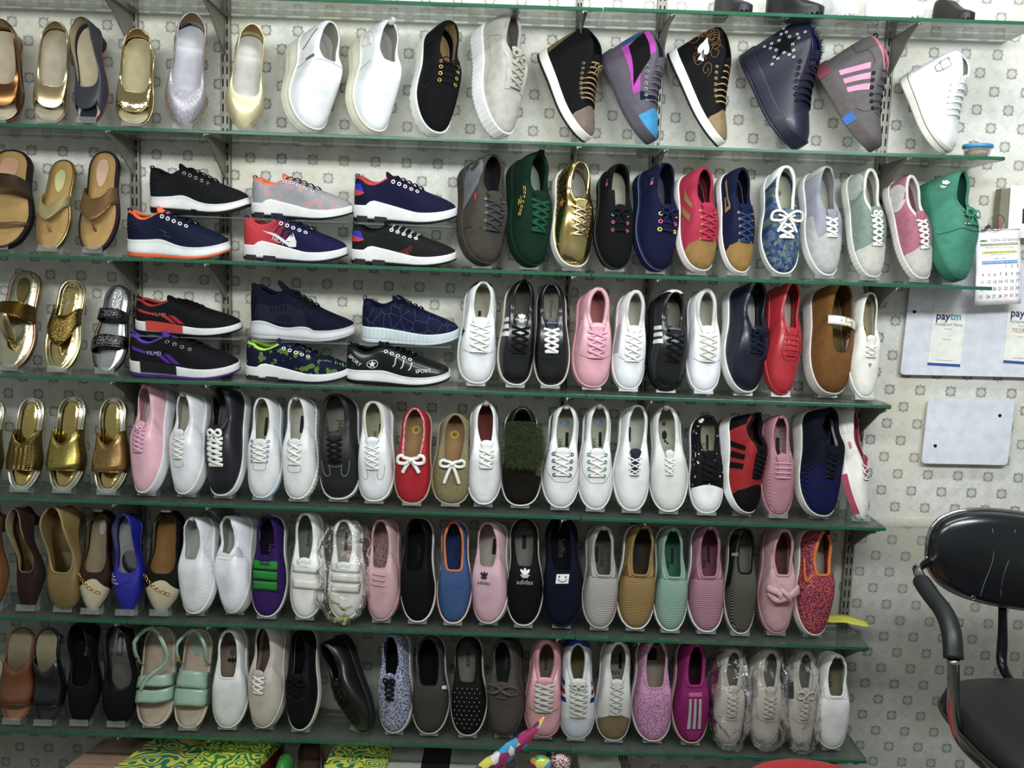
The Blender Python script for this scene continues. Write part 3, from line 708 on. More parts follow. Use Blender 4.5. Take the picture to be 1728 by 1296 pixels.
def sandal(row,box,nick,edge,top,straps,spin=0,lean=0,foot=1,tilt=70,toe='slim',L=.255,W=.092,th=.016,inner=None,heel=0,pad=None,posts=(),extra=None,name='sandal',lab=None,bed=None,**k):
    K=dict(KINDS['mule']);K.update(toe=toe,L=L,W=W,th=[(0,th),(1,th*.8)],heel=heel);l=Last(K,foot);root=empty(name)
    m=sole_mesh(l,.002,0,1,0.0008);m.build('sole',edge,root);pts=[np.array(m.v)]
    if heel:
        m=MB();y0=.12*L;c0=float(np.interp(y0,l.ys,l.cx));a=np.linspace(0,2*math.pi,18,endpoint=False);z1=float(l.zb(y0));rg=[]
        for f in np.linspace(0,1,5):
            q=1-.35*f;rg.append(np.c_[c0+np.cos(a)*.024*q,y0+np.sin(a)*.026*q,np.full(18,z1*(1-f)+.002*(1-f))+(l.zb(y0+np.sin(a)*.026*q)-l.zb(y0))*(1-f)])
        m.grid(np.stack(rg,1),True);m.fan(rg[-1]);m.build('heel',edge,root);pts.append(np.array(m.v))
    def disc(sc_,dz,mt,nm,y0=None,y1=None):
        I=offs(l.B,-sc_);zz=l.zs(I[:,1])+dz
        if y1 is not None:
            I=I[(I[:,1]>y0*L)&(I[:,1]<y1*L)] if False else I
        mid=np.c_[np.interp(I[:,1],l.ys,l.cx),I[:,1]];rg=np.c_[I,zz]
        m=MB();m.grid(np.stack([np.c_[I,zz-.0016],rg,rg*.5+np.c_[mid,zz]*.5,np.c_[mid,zz]],1),True);return m.build(nm,mt,root)
    disc(.0035,.0016,top,'footbed')
    if inner is not None:
        disc(.0115,.0024,inner,'insole');I=offs(l.B,-.0125);m=MB();m.tube(np.c_[I,l.zs(I[:,1])+.003],.0011,.6,(0,0,1),4,True);m.build('insole_stitching',bed or top,root)
    if pad:
        t,a,b,mt=pad;m=MB();an=np.linspace(0,2*math.pi,24,endpoint=False);X=np.interp(t*L,l.ys,l.cx)+a*np.cos(an)*(1-.22*np.sin(an));Y=t*L+b*np.sin(an)
        m.fan(np.c_[X,Y,l.zs(Y)+.0032]);m.build('heel_pad',mt,root)
    for s_ in straps:
        nm,tL,tR,tC,ws,wc,pk,mt=s_[:8];e=s_[8] if len(s_)>8 else 1.5;nb=6;A=[]
        for u in np.linspace(-1,1,21):
            yc=((tL+(tR-tL)*(u+1)/2)*abs(u)**e+tC*(1-abs(u)**e))*L;w=(wc+(ws-wc)*abs(u)**1.5);row_=[]
            for v in np.linspace(-1,1,nb):
                y=min(max(yc+v*w,.002),L-.002);hw=float(np.interp(y,l.ys,l.hwid))+.0022;cx=float(np.interp(y,l.ys,l.cx))
                row_.append((cx+u*hw,y,float(l.zs(y))-.003+pk*(1-abs(u)**3.2)**.5+.0007*(1-v*v)))
            A.append(row_)
        m=MB();m.grid(np.array(A));o=m.build(nm,mt,root);q=o.modifiers.new('t','SOLIDIFY');q.thickness=.002;q.offset=0;pts.append(np.array(A).reshape(-1,3))
        if len(s_)>9 and s_[9] is not None:
            for j in(0,-1):
                m=MB();m.tube([r[j] for r in A],.0014,1,None,5);m.build('strap_binding',s_[9],root)
    for x,t,h,mt,r in posts:
        m=MB();y=t*L;c=float(np.interp(y,l.ys,l.cx))+x;z=float(l.zs(y));m.tube(crs([(c,y,z),(c,y-.004,z+h*.6),(c,y-.018,z+h)],8),r,1,None,8);m.build('toe_post',mt,root)
    if extra:
        e=extra(root,l)
        if e is not None:pts.append(e)
    return ship(root,l,k,np.vstack(pts),name,'sandal',nick,row,box,spin,lean,tilt,False,lab)
# ------------------------------------------------ shoe materials
def suede(c):return mat(c,.9,0,'suede')
def lea(c,r=.38,coat=.15):return mat(c,r,0,'leather',coat=coat)
def can(c):return mat(c,.85,0,'weave',None,1.0) if False else mat(c,.82,0,'',bump=0)
def rub(c='#dfe0dc'):return mat(c,.5)
def met(c,r=.22,pat='',**k):return mat(c,r,1,pat,**k)
WH='#e0e2e4';white=lea('#dddfe4',.35);whc=mat('#dcdddd',.7);wrub=rub('#d8dad6');cream=rub('#cfcab8');blk=mat('#08080a',.8);bsu=suede('#0a0b0d');blea=lea('#0d0f14',.28,.3);nav=mat('#0d1230',.8);nsu=suede('#0c1230')
ins_w=mat('#b9b8a8',.8);ins_g=mat('#8d8a78',.85);dark=mat('#0a0a0c',.9);lace_w=mat('#e6e6e0',.8);lace_b=mat('#0d0d10',.85);ink=mat('#15141a',.6);gold=met('#d9ae4a',.2);seamg=mat('#8d8f94',.8);seamb=mat('#2c2d33',.7)
steel=met('#9a9a98',.3);inkg=mat('#4b4a44',.7)
def XL(c,n=5,t=None,w=.0030,s='cross',**k):
    d=dict(c=c,n=n,w=w,s=s);d.update(k)
    if t:d['t']=t
    return d
# ================================================ first full row
def pumpargs(**k):
    d=dict(lip=0.0005,so=.0015,cr=.0013,lt=.002);d.update(k);return d
shoe(1,(-38,28,42,204),'bronze peep-toe pump cut off by the left edge','pump_shoe','pump',met('#8a5a30',.3),met('#7a4a26',.35),mat('#a89067',.7),mat('#b5a98c',.6),spin=14,lean=2,cat='pump',toe='round',yt=.62,heel=.045,peep=(5,8),**pumpargs())
shoe(1,(55,33,121,206),'pale gold satin-finish peep-toe pump','pump_shoe','pump',met('#cdb387',.27),mat('#9c7a52',.5),mat('#9d8866',.7),mat('#9b9076',.55),spin=20,lean=2,cat='pump',toe='round',yt=.64,heel=.045,peep=(5,8),collar=met('#d8c9a0',.25),**pumpargs())
shoe(1,(117,26,184,206),'dark charcoal-blue peep-toe pump','pump_shoe','pump',mat('#2b2c38',.5),mat('#5a2a28',.6),mat('#9d8d68',.7),mat('#b3a685',.55),spin=-8,lean=0,foot=-1,cat='pump',toe='round',yt=.66,heel=.045,ipad=[(.90,.001,.026,.030,mat('#1c1d28',.5),1)],peep=(5,8),heelm=mat('#23232e',.5),**pumpargs())
shoe(1,(195,44,262,208),'mirror-bright gold peep-toe pump','pump_shoe','pump',met('#d6c184',.10,'foil'),met('#b89858',.3),mat('#9a7c4e',.7),mat('#a69a72',.6),spin=16,lean=2,cat='pump',toe='round',yt=.66,heel=.04,peep=(5,8),**pumpargs())
gl=mat('#76727d',.42,.45,'glitter','#c3bfca')
shoe(1,(277,16,350,211),'silver glitter pointed court pump','pump_shoe','pump',gl,mat('#9a7448',.6),mat('#8c6f3e',.75),mat('#bdbcc6',.35),spin=22,lean=4,cat='pump',yt=.66,heel=.055,**pumpargs(hook=lambda r,l,G,nv:patch(l,[(.0,.0),(.20,.0),(.2,.2),(0,.2)],3,3,'side',1).build('heel_grip',dark,r)))
shoe(1,(380,36,448,215),'pale champagne-gold shimmer pointed pump','pump_shoe','pump',mat('#c9bd86',.38,.5,'glitter','#e3dcae'),mat('#a07a4c',.6),mat('#a07f4c',.75),mat('#c2c0ba',.35),spin=20,lean=3,cat='pump',yt=.68,heel=.05,**pumpargs())
wst=mat('#b9b9a6',.5)
shoe(1,(473,30,578,219),'white leather slip-on wedge with dark side slit','slip_on_shoe','wedge',white,rub('#dcdccb'),mat('#a8a595',.8),mat('#b7b4a4',.7),spin=48,lean=9,wob=.0012,out=rub('#d0d0bd'),outf=.3,cat='slip-on shoe',quads=[('elastic_gore',1,[(.40,.55),(.43,.55),(.44,.93),(.40,.93)],mat('#6a5a58',.8))],seams=[(1,[(.44,.1),(.44,.45),(.43,.62)],seamg,.0006),(1,[(.12,.85),(.22,.5),(.26,.3)],seamb,.0009),(0,[(-.03,.47),(0,.45),(.03,.47)],seamg)])
shoe(1,(582,28,678,220),'white slip-on wedge with perforated heel','slip_on_shoe','wedge',white,rub('#d9d7c0'),mat('#a8a595',.8),mat('#a9a799',.7),spin=44,lean=9,wob=.0012,out=rub('#cdcbb2'),outf=.3,cat='slip-on shoe',pull=whc,quads=[('perforated_panel',1,[(.03,.2),(.20,.1),(.25,.80),(.05,.85)],mat('#e4e6ea',.5,0,'perf','#55565c',.9))],seams=[(1,[(.44,.1),(.44,.45),(.43,.72)],seamg,.0006)])
shoe(1,(690,28,779,222),'black suede derby shoe with notched white platform','derby_shoe','wedge',bsu,rub('#e2e2dd'),mat('#a08457',.8),mat('#a58655',.7),spin=36,lean=4,lug=1,yt=.44,th=[(0,.038),(.7,.03),(1,.028)],cat='shoe',lace=XL(lace_b,4,(.46,.62,.021,.019),.0016,'bar'),eye=gold,er=.0036,bow=True,bows=.7,seams=[(1,[(.20,.05),(.19,.4),(.17,.8)],seamb),(1,[(.64,.72),(.66,.6),(.60,.2)],seamb)])
lg=suede('#a9a59d')
shoe(1,(792,14,890,227),'light grey sneaker with ribbed white platform sole','sneaker','wedge',lg,rub('#dedede'),mat('#8a8584',.8,0,'perf','#3c3a3c',.8),mat('#8a8584',.8),spin=50,lean=10,rib=1,yt=.42,th=[(0,.040),(.7,.032),(1,.03)],cat='sneaker',collar=lg,cr=.004,pull=mat('#8c877f',.8),tongue=lg,lace=XL(mat('#9c988c',.9),5,(.45,.68,.021,.017),.0036,'cross',tl=.02),stay=lg,bow=True,bows=.6,seams=[(1,[(.22,.05),(.20,.4),(.24,.85)],seamg,.0008),(1,[(.22,.35),(.45,.35),(.62,.2)],seamg)])
tan=mat('#8d7448',.85);cap_t=suede('#6f6058')
H1=[(0,.112),(.10,.122),(.22,.126),(.34,.118),(.5,.088),(.62,.064),(.78,.046),(1,.034)]
def hi(box,nick,up,sole,lining,lacec,spin=66,lean=24,out=None,eye=None,n=7,lz=(0,),cap=None,**k):
    d=dict(cat='high-top sneaker',out=out,outf=.22,syaw=10,slace=dict(side=1,n=n,a=(.42,.82),b=(.70,.80),c=lacec,eye=eye,er=.0036,w=.0024,z=lz,up=.002,tongue=k.pop('tg',up),tw=.018,tl=.022,tz=.018),collar=up,H=H1)
    if cap is not None:d['caps']=[('toe_cap',.80,.25,cap)]
    caps=k.pop('caps2',None)
    if caps:d['caps']=d.get('caps',[])+caps
    sl=k.pop('sl',None)
    if sl:d['slace'].update(sl)
    d.update(k);shoe(1,box,nick,'high_top_sneaker','high',up,sole,lining,ins_g,spin=spin,lean=lean,**d)
hi((906,42,1016,232),'black high-top with tan cord laces and taupe toe',bsu,rub('#dcdcd2'),dark,tan,out=mat('#16161a',.6),eye=met('#8d7a58',.35),n=8,lz=(0,.04),cap=cap_t,orib=1,quads=[('heel_strip',1,[(.0,.05),(.10,.05),(.06,.8),(.0,.8)],suede('#6e5b40'))],sl=dict(bow=.6,w=.0018))
mag=suede('#a83aa0');bl2=suede('#2b84b4');gr2=suede('#55505a')
hi((1012,45,1122,234),'magenta, black and turquoise high-top with grey sole',gr2,mat('#4b4750',.75),mat('#3a3540',.9),mat('#5d5862',.9),out=mat('#3c3943',.7),eye=steel,n=7,cap=bl2,lip=.008,tg=gr2,
 quads=[('side_panel',1,[(.10,.30),(.60,.30),(.60,.60),(.10,.60)],mag),('top_panel',1,[(.08,.80),(.33,.80),(.33,.985),(.08,.985)],mag),('dark_panel',1,[(.13,.46),(.52,.36),(.36,.86),(.08,.88)],bsu,.0016),('heel_panel',1,[(.0,.35),(.10,.35),(.09,.80),(.01,.8)],suede('#26507c')),('toe_strip',1,[(.60,.60),(.68,.55),(.70,.99),(.66,.99)],nsu,.0016)])
ochre=mat('#9b7c45',.85)
def spadef(r,l,G,nv):pass
SPADE=[(1.05,0),(.55,.30),(.20,.62),(-.15,.72),(-.42,.55),(-.42,.25),(-.30,.10),(-.62,.22),(-.98,.40),(-1.0,-.40),(-.62,-.22),(-.30,-.10),(-.42,-.25),(-.42,-.55),(-.15,-.72),(.20,-.62),(.55,-.30)]
_c,_s=math.cos(math.radians(52)),math.sin(math.radians(52));SPADE=[(-b*.9,a) for a,b in SPADE];SPADE=[(x*_c-y*_s,x*_s+y*_c) for x,y in SPADE]
swm=mat('#a2713a',.7)
def swirls(r,l,G,nv):
    m=MB();rr=random.Random(4)
    for j in range(13):
        a=rr.uniform(0,6.28);ct,ch=.20+.20*math.cos(a),.60+.22*math.sin(a);P=[];U=[];q=rr.choice((-1,1));s0=rr.uniform(0,6)
        for v in np.linspace(0,1,16):
            rad=.020*(1-v*.75);b=s0+q*v*8;p_,u_=l.side(1,ct+rad*math.cos(b)/l.L,ch+rad*math.sin(b)/.12,.001);P.append(p_);U.append(u_)
        m.tube(P,.0005,.8,U,4)
    m.build('embroidery',swm,r)
hi((1125,40,1234,238),'black high-top with white spade embroidery and tan toe',blk,rub('#e2e2de'),dark,ochre,out=mat('#141417',.6),eye=met('#8d7a58',.35),n=7,cap=suede('#84704f'),orib=1,polys=[('spade_patch',1,(.20,.56),.028,SPADE,whc)],hook=swirls,H=[(0,.118),(.06,.136),(.18,.130),(.34,.118),(.5,.088),(.62,.064),(.78,.046),(1,.034)],sl=dict(w=.0026))
dn=lea('#14162b',.5,.05)
def studs(r,l,G,nv):
    for i in range(10):
        a,b=STAR[i],STAR[(i+1)%10]
        for f in(0,.5):
            x,y=(a[0]*(1-f)+b[0]*f)*1.12,(a[1]*(1-f)+b[1]*f)*1.12;P,q=l.side(1,.21+x*.040/l.L,.56+y*.038/.115,.002);eyelet(r,P,q,mat('#e4e4e6',.3,.3),.0026)
    m=MB();rr=random.Random(3)
    for i in range(260):
        j=rr.randrange(N);P=G[j,-1];d=np.array([rr.uniform(-.006,.006),rr.uniform(-.006,.006),rr.uniform(.003,.012)]);m.tube([P,P+d*.6,P+d],[.0009,.0006,.0001],1,None,3,False,False)
    o=m.build('fur_trim',mat('#16205a',.9),r);o['kind']='stuff'
hi((1246,28,1386,242),'dark navy high-top with studded star and fur trim',dn,lea('#12142a',.55,.05),mat('#16205a',.9),mat('#10152e',.9),spin=60,lean=24,out=lea('#16182c',.5),n=7,lip=.008,L=.285,W=.108,cap=lea('#1e2036',.45,.1),polys=[('star_patch',1,(.21,.56),.030,STAR,dark)],hook=studs,pull=mat('#12142a',.8),pullh=.02,eye=mat('#0d0f20',.4),sl=dict(w=.0036,er=.0042),caps2=[])
gs=suede('#5b5658');pk=mat('#d98aa8',.8)
hi((1374,55,1499,246),'grey suede high-top with three pink stripes',gs,suede('#575050'),mat('#c07486',.9),mat('#3f3c40',.9),spin=62,lean=27,lip=.006,n=6,pull=mat('#26252a',.8),collar=mat('#c07486',.9),cr=.004,eye=dark,
 quads=[('stripe',1,[(.20+d,.16),(.25+d,.15),(.36+d*.95,.74),(.31+d*.95,.76)],pk) for i,d in enumerate((0,.095,.19))],
 hook=lambda r,l,G,nv:[patchsole(l,.02,.18,suede('#7d3c4c'),r,'heel_block'),patchsole(l,.62,.76,mat('#2e63ae',.7),r,'side_block')],seams=[(1,[(.0,.62),(.14,.6),(.2,.8),(.34,.84)],seamb),(1,[(.62,.2),(.70,.5),(.72,.9)],seamb),(0,[(-.03,.74),(0,.76),(.03,.74)],seamb)])
hi((1518,78,1636,250),'white high-top with grey sole line and side buckle',lea('#e6e8ee',.4),rub('#c9c8bd'),mat('#8d8a78',.8),lace_w,spin=52,lean=20,n=6,collar=lea('#e6e8ee',.4),tg=lea('#d9dadb',.5),welt=mat('#4c4a5a',.7),weltz=.008,caps2=[('toe_cap',.76,.2,white)],H=[(0,.108),(.2,.118),(.34,.106),(.5,.080),(.62,.062),(.78,.046),(1,.034)],sl=dict(w=.0030,eye=dark,er=.0014),
 hook=lambda r,l,G,nv:[ribm(l,1,[(.12,.62),(.22,.62),(.22,.80),(.12,.80),(.12,.62)],steel,r,'buckle',.0012),ribm(l,1,[(.12,.60),(.14,.5),(.2,.5),(.22,.6)],seamg,r,'buckle_strap',.0014)])
# ================================================ second full row
sole_b=mat('#1d1418',.6);tanb=mat('#a58247',.7)
bz=mat('#5d4226',.45,.5,'braid','#2f2114');sandal(2,(-38,250,60,418),'bronze braided sandal with toe loop, cut off by the left edge',sole_b,tanb,[('strap',.42,.42,.40,.022,.016,.040,bz,1.5,bz),('toe_loop',.76,.78,.80,.004,.004,.020,mat('#54381f',.5))],spin=0,pad=(.20,.016,.030,mat('#e0a888',.3,.35)),bed=tanb,foot=-1)
gp=mat('#cfc48c',.4,.4,'braid','#a8955c')
sandal(2,(60,267,131,421),'pale gold braided thong sandal with gold rim',met('#c9b169',.25),tanb,[('strap',.46,.42,.64,.013,.017,.034,gp,1.7,gp)],spin=-6,pad=(.24,.014,.032,mat('#dcd894',.3,.35)),posts=[(.0,.80,.022,mat('#8b6a3c',.5),.0028)])
bz2=mat('#a07a45',.45,.5,'braid','#6f4e28')
sandal(2,(132,252,204,422),'wide bronze braided thong sandal with copper heel pad',mat('#2a1a22',.6),tanb,[('strap',.44,.44,.64,.018,.026,.036,bz2,1.7,met('#b98c4f',.3))],spin=-4,pad=(.22,.014,.036,mat('#ecc0a4',.3,.35)),posts=[(.0,.80,.022,mat('#6b4427',.5),.0028)],foot=-1)
def step(t0,t1,h):return lambda t:np.interp(t,[0,t0-.01,t0+.01,t1,1],[0,0,h,0,0])
def riser(x0,x1,row,zt,label):
    X0,X1=at(x0,400,-.09)[0],at(x1,400,-.09)[0];g=empty('acrylic_riser',((X0+X1)/2,-.09,SZ[row]));m=GLASSM();h=zt;w_=(X1-X0)/2
    boxo('riser_top',(0,.0,h-.0018),(w_-.0020,.055,.0013),m,g);
    for s in(-1,1):boxo('riser_leg',(s*w_,.045,h/2),(.0013,.012,h/2-.0010),m,g)
    tag(g,label,'display stand','clear risers under the upper running shoes')
def run(row,box,nick,up,sole,out,lining,up_z=0,**k):
    front=k.pop('front',-(SD-.012) if not up_z else -.150)
    d=dict(cat='running shoe',side=True,out=out,outf=.24,lift=up_z,front=front,cr=.005,collar=lining,group='running shoes shown side-on')
    e=k.pop('eye',None);lc=k.pop('lc',lace_b);kk=k.pop('sl',{})
    d['pull']=k.get('pull') or up;d['pullh']=.008
    d['slace']=dict(side=1,n=5,a=(.40,.90),b=(.63,.86),c=lc,eye=e,er=.0042,w=.0028,z=(.04,),up=.001,tongue=k.pop('tg',up),tw=.020,tl=.018,tz=.012);d['slace'].update(kk)
    d.update(k);d['st']=False;shoe(row,box,nick,'running_shoe','run',up,sole,lining,lining,**d)
blockd=mat('#2b2c30',.6)
def blocks(r,l):
    for a,b in((.04,.15),(.22,.34)):patchband(l,a,b,.02,.42,blockd,r)
def patchband(l,t0,t1,f0,f1,m_,r,nm='sole_block',off=.0055):
    n=10;i=[j for j in range(l.n) if (l.B[j,0]-np.interp(l.B[j,1],l.ys,l.cx))>0];i=sorted(i,key=lambda j:l.B[j,1]);O=offs(l.B,off);Y=O[i][:,1];Xx=O[i][:,0]
    y=np.linspace(t0,t1,n)*l.L;x=np.interp(y,Y,Xx);m=MB();m.grid(np.stack([np.c_[x,y,l.zb(y)*(1-f)+l.zs(y)*f] for f in np.linspace(f0,f1,4)],1));m.build(nm,m_,r)
wm=rub('#dcdcdc');bo=mat('#121215',.6)
stp=step(.17,.62,.013)
arc=[(1,[(.05,.15),(.12,.35),(.2,.35)],seamb,.0012)]
run(2,(252,283,424,362),'all-black running shoe on the left riser',mat('#0b0c0f',.85,0,'knit','#15161a'),wm,bo,blk,.112,eye=steel,outf=.38,sp=.020,wob=.0016,seams=[(1,[(.02,.15+.12*i),(.08,.2+.12*i),(.15,.15+.12*i)],mat('#222328',.6),.0012) for i in range(4)],hook=lambda r,l,G,nv:patchband(l,.46,.52,.3,.5,bo,r),tg=blk,topz=lambda t:.010*np.exp(-((t-.38)/.12)**2))
orm=mat('#e8591c',.5)
run(2,(214,352,390,433),'navy running shoe with orange lining and orange outsole',mat('#0b1024',.75,0,'knit','#121a38'),rub('#dfe3e3'),orm,mat('#e6581e',.8),0,eye=mat('#e7e7ea',.4),lc=mat('#101630',.8),wob=.0016,seams=[(1,[(.02,.15+.14*i),(.08,.22+.14*i),(.16,.18+.14*i)],mat('#0f1430',.6),.0014) for i in range(4)]+[(1,[(.36,.45),(.44,.40),(.40,.30),(.48,.28)],mat('#0c1130',.5),.003)],sl=dict(n=5,z=(.05,)),topz=lambda t:.008*np.exp(-((t-.38)/.12)**2),tg=orm)
coral=mat('#e2735c',.8)
run(2,(424,292,597,363),'light grey and coral knitted running shoe on the middle riser',mat('#8f8f96',.8,0,'hatch','#dd8076',1.4),wm,bo,mat('#e66a42',.8),.110,eye=mat('#e7e7ea',.4),lc=mat('#2d2f38',.8),topz=stp,pull=mat('#3c3d42',.8),pullh=.008,tg=coral,hook=lambda r,l,G,nv:blocks(r,l),sl=dict(n=5,a=(.36,.93)))
run(2,(410,362,588,438),'red and navy running shoe with white NO1 lettering',mat('#b32a34',.8,0,'fade','#11123a'),wm,mat('#191c38',.6),mat('#b8333c',.8),0,eye=mat('#e7e7ea',.4),lc=mat('#14183c',.8),topz=stp,pull=mat('#14183c',.8),pullh=.008,tg=mat('#14183c',.8),hook=lambda r,l,G,nv:blocks(r,l),
 polys=[('swoosh',1,(.44,.33),.030,[(-2.2,1.1),(-1,.30),(-.2,-.15),(.4,-.45),(1.0,-.3),(1.05,.2),(.7,.95),(.75,.2),(.4,-.05),(-.1,.1),(-.9,.5)],whc)],stext=[('NO1',.017,1,.37,.30,mat('#ded8e0',.7),-18)])
run(2,(596,288,772,368),'dark blue running shoe with red lining on the right riser',mat('#0c0d30',.8,0,'knit','#12122e'),wm,bo,mat('#b8333c',.8),.108,eye=mat('#e7e7ea',.4),lc=mat('#2a0f2c',.8),topz=stp,pull=mat('#15163c',.8),pullh=.008,tg=mat('#230c28',.8),hook=lambda r,l,G,nv:blocks(r,l),quads=[('heel_patch',1,[(.02,.60),(.12,.55),(.08,.82),(.02,.8)],mat('#2b2fb0',.7)),('heel_patch',1,[(.02,.36),(.08,.42),(.12,.55),(.02,.60)],mat('#c8323a',.7))])
run(2,(592,370,771,441),'black running shoe with red and blue heel patch',mat('#121214',.8,0,'knit','#1a1a1c'),wm,bo,blk,0,eye=mat('#e7e7ea',.4),lc=mat('#8d8d92',.8),topz=stp,pull=blk,pullh=.012,tg=blk,hook=lambda r,l,G,nv:blocks(r,l),quads=[('heel_patch',1,[(.02,.62),(.14,.55),(.10,.86),(.03,.82)],mat('#2b2fb0',.7)),('heel_patch',1,[(.02,.36),(.09,.42),(.14,.55),(.02,.62)],mat('#c8323a',.7)),('speckle_patch',1,[(.46,.05),(.56,.05),(.62,.5),(.58,.5)],mat('#1a1a1c',.8,0,'speck','#7c2422',1.2))])
riser(244,432,2,.1115,'clear acrylic riser under the all-black running shoe');riser(436,592,2,.1095,'clear acrylic riser under the grey and coral running shoe');riser(606,766,2,.1075,'clear acrylic riser under the dark blue running shoe with red lining')
def court(row,box,nick,up,sole,lining,ins,lc,spin=20,kind='low',n=5,w=.0030,**k):
    s=k.pop('ls','cross');t=k.pop('lt_',None);d=dict(cat='sneaker',lace=XL(lc,n,t or (.48,.74,.025,.020),w,s,tl=k.pop('tl',.02)),tongue=k.pop('tg',up));d.update(k)
    return shoe(row,box,nick,'sneaker',kind,up,sole,lining,ins,spin=spin,**d)
gsu=suede('#3e3a32');grl=mat('#37393c',.9)
court(2,(770,257,857,444),'dark taupe suede sneaker with curved grey side panel',gsu,suede('#3c3832'),mat('#25262a',.9),mat('#25262a',.9),grl,38,lean=8,W=.104,eye=steel,w=.0036,polys=[('curved_panel',1,(.27,.45),.045,[(-1.6,.7),(-.8,.75),(.2,.55),(1,.0),(1.5,-.75),(.9,-.62),(0,-.55),(-.9,-.35),(-1.5,-.2)],mat('#62656c',.7))],quads=[('red_tag',1,[(.40,.72),(.47,.70),(.47,.80),(.40,.82)],mat('#b3262c',.6))],seams=[(0,[(-.035,.73),(0,.76),(.035,.73)],seamb),(1,[(.74,.05),(.70,.3),(.72,.6)],seamb,.0012)],pads=[])
gv=suede('#062416');
court(2,(853,254,932,448),'dark green velvet sneaker with gold chain trim',gv,mat('#06231a',.8),mat('#08271a',.9),mat('#8f9a92',.8),mat('#0e4630',.9),34,lean=7,pull=mat('#0a2c1c',.8),pullh=.014,w=.0042,cr=.005,hook=lambda r,l,G,nv:chain(r,l,[(.36,.92),(.44,.86),(.55,.72),(.60,.62)],1,gold,.0035),seams=[(1,[(.42,.62),(.46,.66),(.50,.62),(.44,.52),(.5,.5)],mat('#a8a12c',.7),.0008,'embroidery'),(0,[(-.035,.74),(0,.77),(.035,.74)],mat('#08301e',.8))])
court(2,(927,270,1002,452),'metallic gold sneaker with quilted side and white sole',met('#dcc070',.2),rub('#dad9d0'),mat('#a8a59c',.8),mat('#9a9890',.8),met('#c9b48c',.35,'foil'),24,lean=5,eye=gold,w=.0034,collar=met('#dcc47c',.22),cr=.004,quads=[('quilted_panel',1,[(.04,.10),(.52,.10),(.46,.80),(.04,.85)],met('#b8923c',.25,'quilt',col2='#e8d28a'))],polys=[('star_patch',1,(.42,.62),.014,STAR,mat('#9b6a24',.6))],caps=[('toe_cap',.80,.2,met('#e2c880',.18))])
rb=[mat('#c43a4a',.6),mat('#d9b53a',.6),mat('#3a6fb8',.6)]
def rainbow(r,l,G,nv):
    for j,c in enumerate(rb[:2]):patchsole(l,.60+.025*j,.628+.025*j,c,r,'rainbow_band')
    for a,c in((.0,mat('#3a3c6a',.6)),(.035,mat('#d2558a',.6))):patch(l,[(.16+a,.72),(.19+a,.72),(.19+a,.86),(.16+a,.86)],4,4,'side',1,.0014).build('side_tag',c,r)
ey3=[mat('#d9c63a',.5),mat('#d2558a',.5),mat('#9fc7e0',.5)]
court(2,(1000,273,1069,452),'black suede lace-up with coloured eyelets',bsu,mat('#0c0c0e',.7),dark,mat('#9c9884',.8),lace_b,16,'van',3,lean=4,lt_=(.54,.68,.017,.017),eye=[ey3[2],ey3[1],ey3[1]],er=.0034,ls='bar',hook=rainbow,ipad=[(.30,0,.004,.028,ink)],bow=True,bows=.7,welt=mat('#55555c',.7))
court(2,(1065,273,1146,457),'navy suede lace-up with yellow and pink eyelets',nsu,mat('#101636',.7),mat('#0c1026',.9),mat('#4a4856',.8),mat('#131a40',.85),32,'van',3,lean=6,lt_=(.54,.68,.019,.019),eye=[ey3[0],ey3[1],ey3[0]],er=.0042,ls='bar',hook=rainbow,bow=True,bows=.7,welt=mat('#6a6f8c',.7))
rdc=mat('#a01d3c',.8);capt=suede('#8b6a34')
court(2,(1133,282,1213,461),'crimson canvas sneaker with tan toe cap',rdc,rub('#dcdcd8'),mat('#3a1418',.9),mat('#3a1418',.9),mat('#a8203e',.85),30,lean=8,out=mat('#8c1c2c',.6),outf=.15,eye=gold,w=.0036,caps=[('toe_cap',.77,.2,capt)],quads=[('curved_stripe',1,[(.20,.45),(.30,.40),(.44,.80),(.38,.84)],mat('#8d7038',.8)),('curved_stripe',1,[(.36,.20),(.44,.18),(.56,.62),(.50,.68)],mat('#8d7038',.8))],cr=.004)
court(2,(1206,281,1274,461),'navy canvas sneaker with tan toe cap and tan side ribbon',mat('#0c1434',.8),rub('#dcdcd8'),mat('#070915',.9),mat('#070915',.9),mat('#26365c',.85),26,lean=6,out=mat('#1c2650',.6),outf=.15,eye=gold,w=.0036,caps=[('toe_cap',.77,.2,capt)],quads=[('side_ribbon',1,[(.10,.45),(.14,.40),(.42,.66),(.38,.76)],mat('#96763f',.8)),('side_ribbon',1,[(.28,.35),(.42,.30),(.40,.42),(.28,.45)],mat('#96763f',.8)),('side_ribbon',1,[(.40,.30),(.44,.30),(.42,.72),(.38,.74)],mat('#96763f',.8),.0014)],cr=.004)
court(2,(1278,278,1351,463),'blue plaid sneaker with tangled white laces',mat('#2c4064',.85,0,'plaid','#45596e'),rub('#e0e1dd'),mat('#c2c5bd',.8),mat('#a8a892',.8),lace_w,8,lean=3,kind='van',n=4,lt_=(.50,.70,.020,.018),bow=True,bows=1.25,tail=.9,w=.0036,caps=[('heel_panel',.20,0,white)],collar=whc,cr=.004,ipad=[(.20,0,.007,.007,mat('#6c6a58',.8),1)])
lgc=mat('#8a8c98',.85);lgt=suede('#a9aaa8')
court(2,(1345,280,1421,468),'grey canvas sneaker with pale toe and two-colour heel',lgc,rub('#d9dad8'),mat('#a5a596',.8),mat('#a29f90',.8),lace_w,22,lean=7,kind='van',n=4,lt_=(.52,.68,.018,.016),w=.0036,caps=[('toe_cap',.70,.3,lgt),('heel_panel',.10,0,mat('#a9a89a',.8))],quads=[('side_panel',1,[(.44,.06),(.72,.06),(.70,.80),(.48,.62)],lgt)],eye=None)
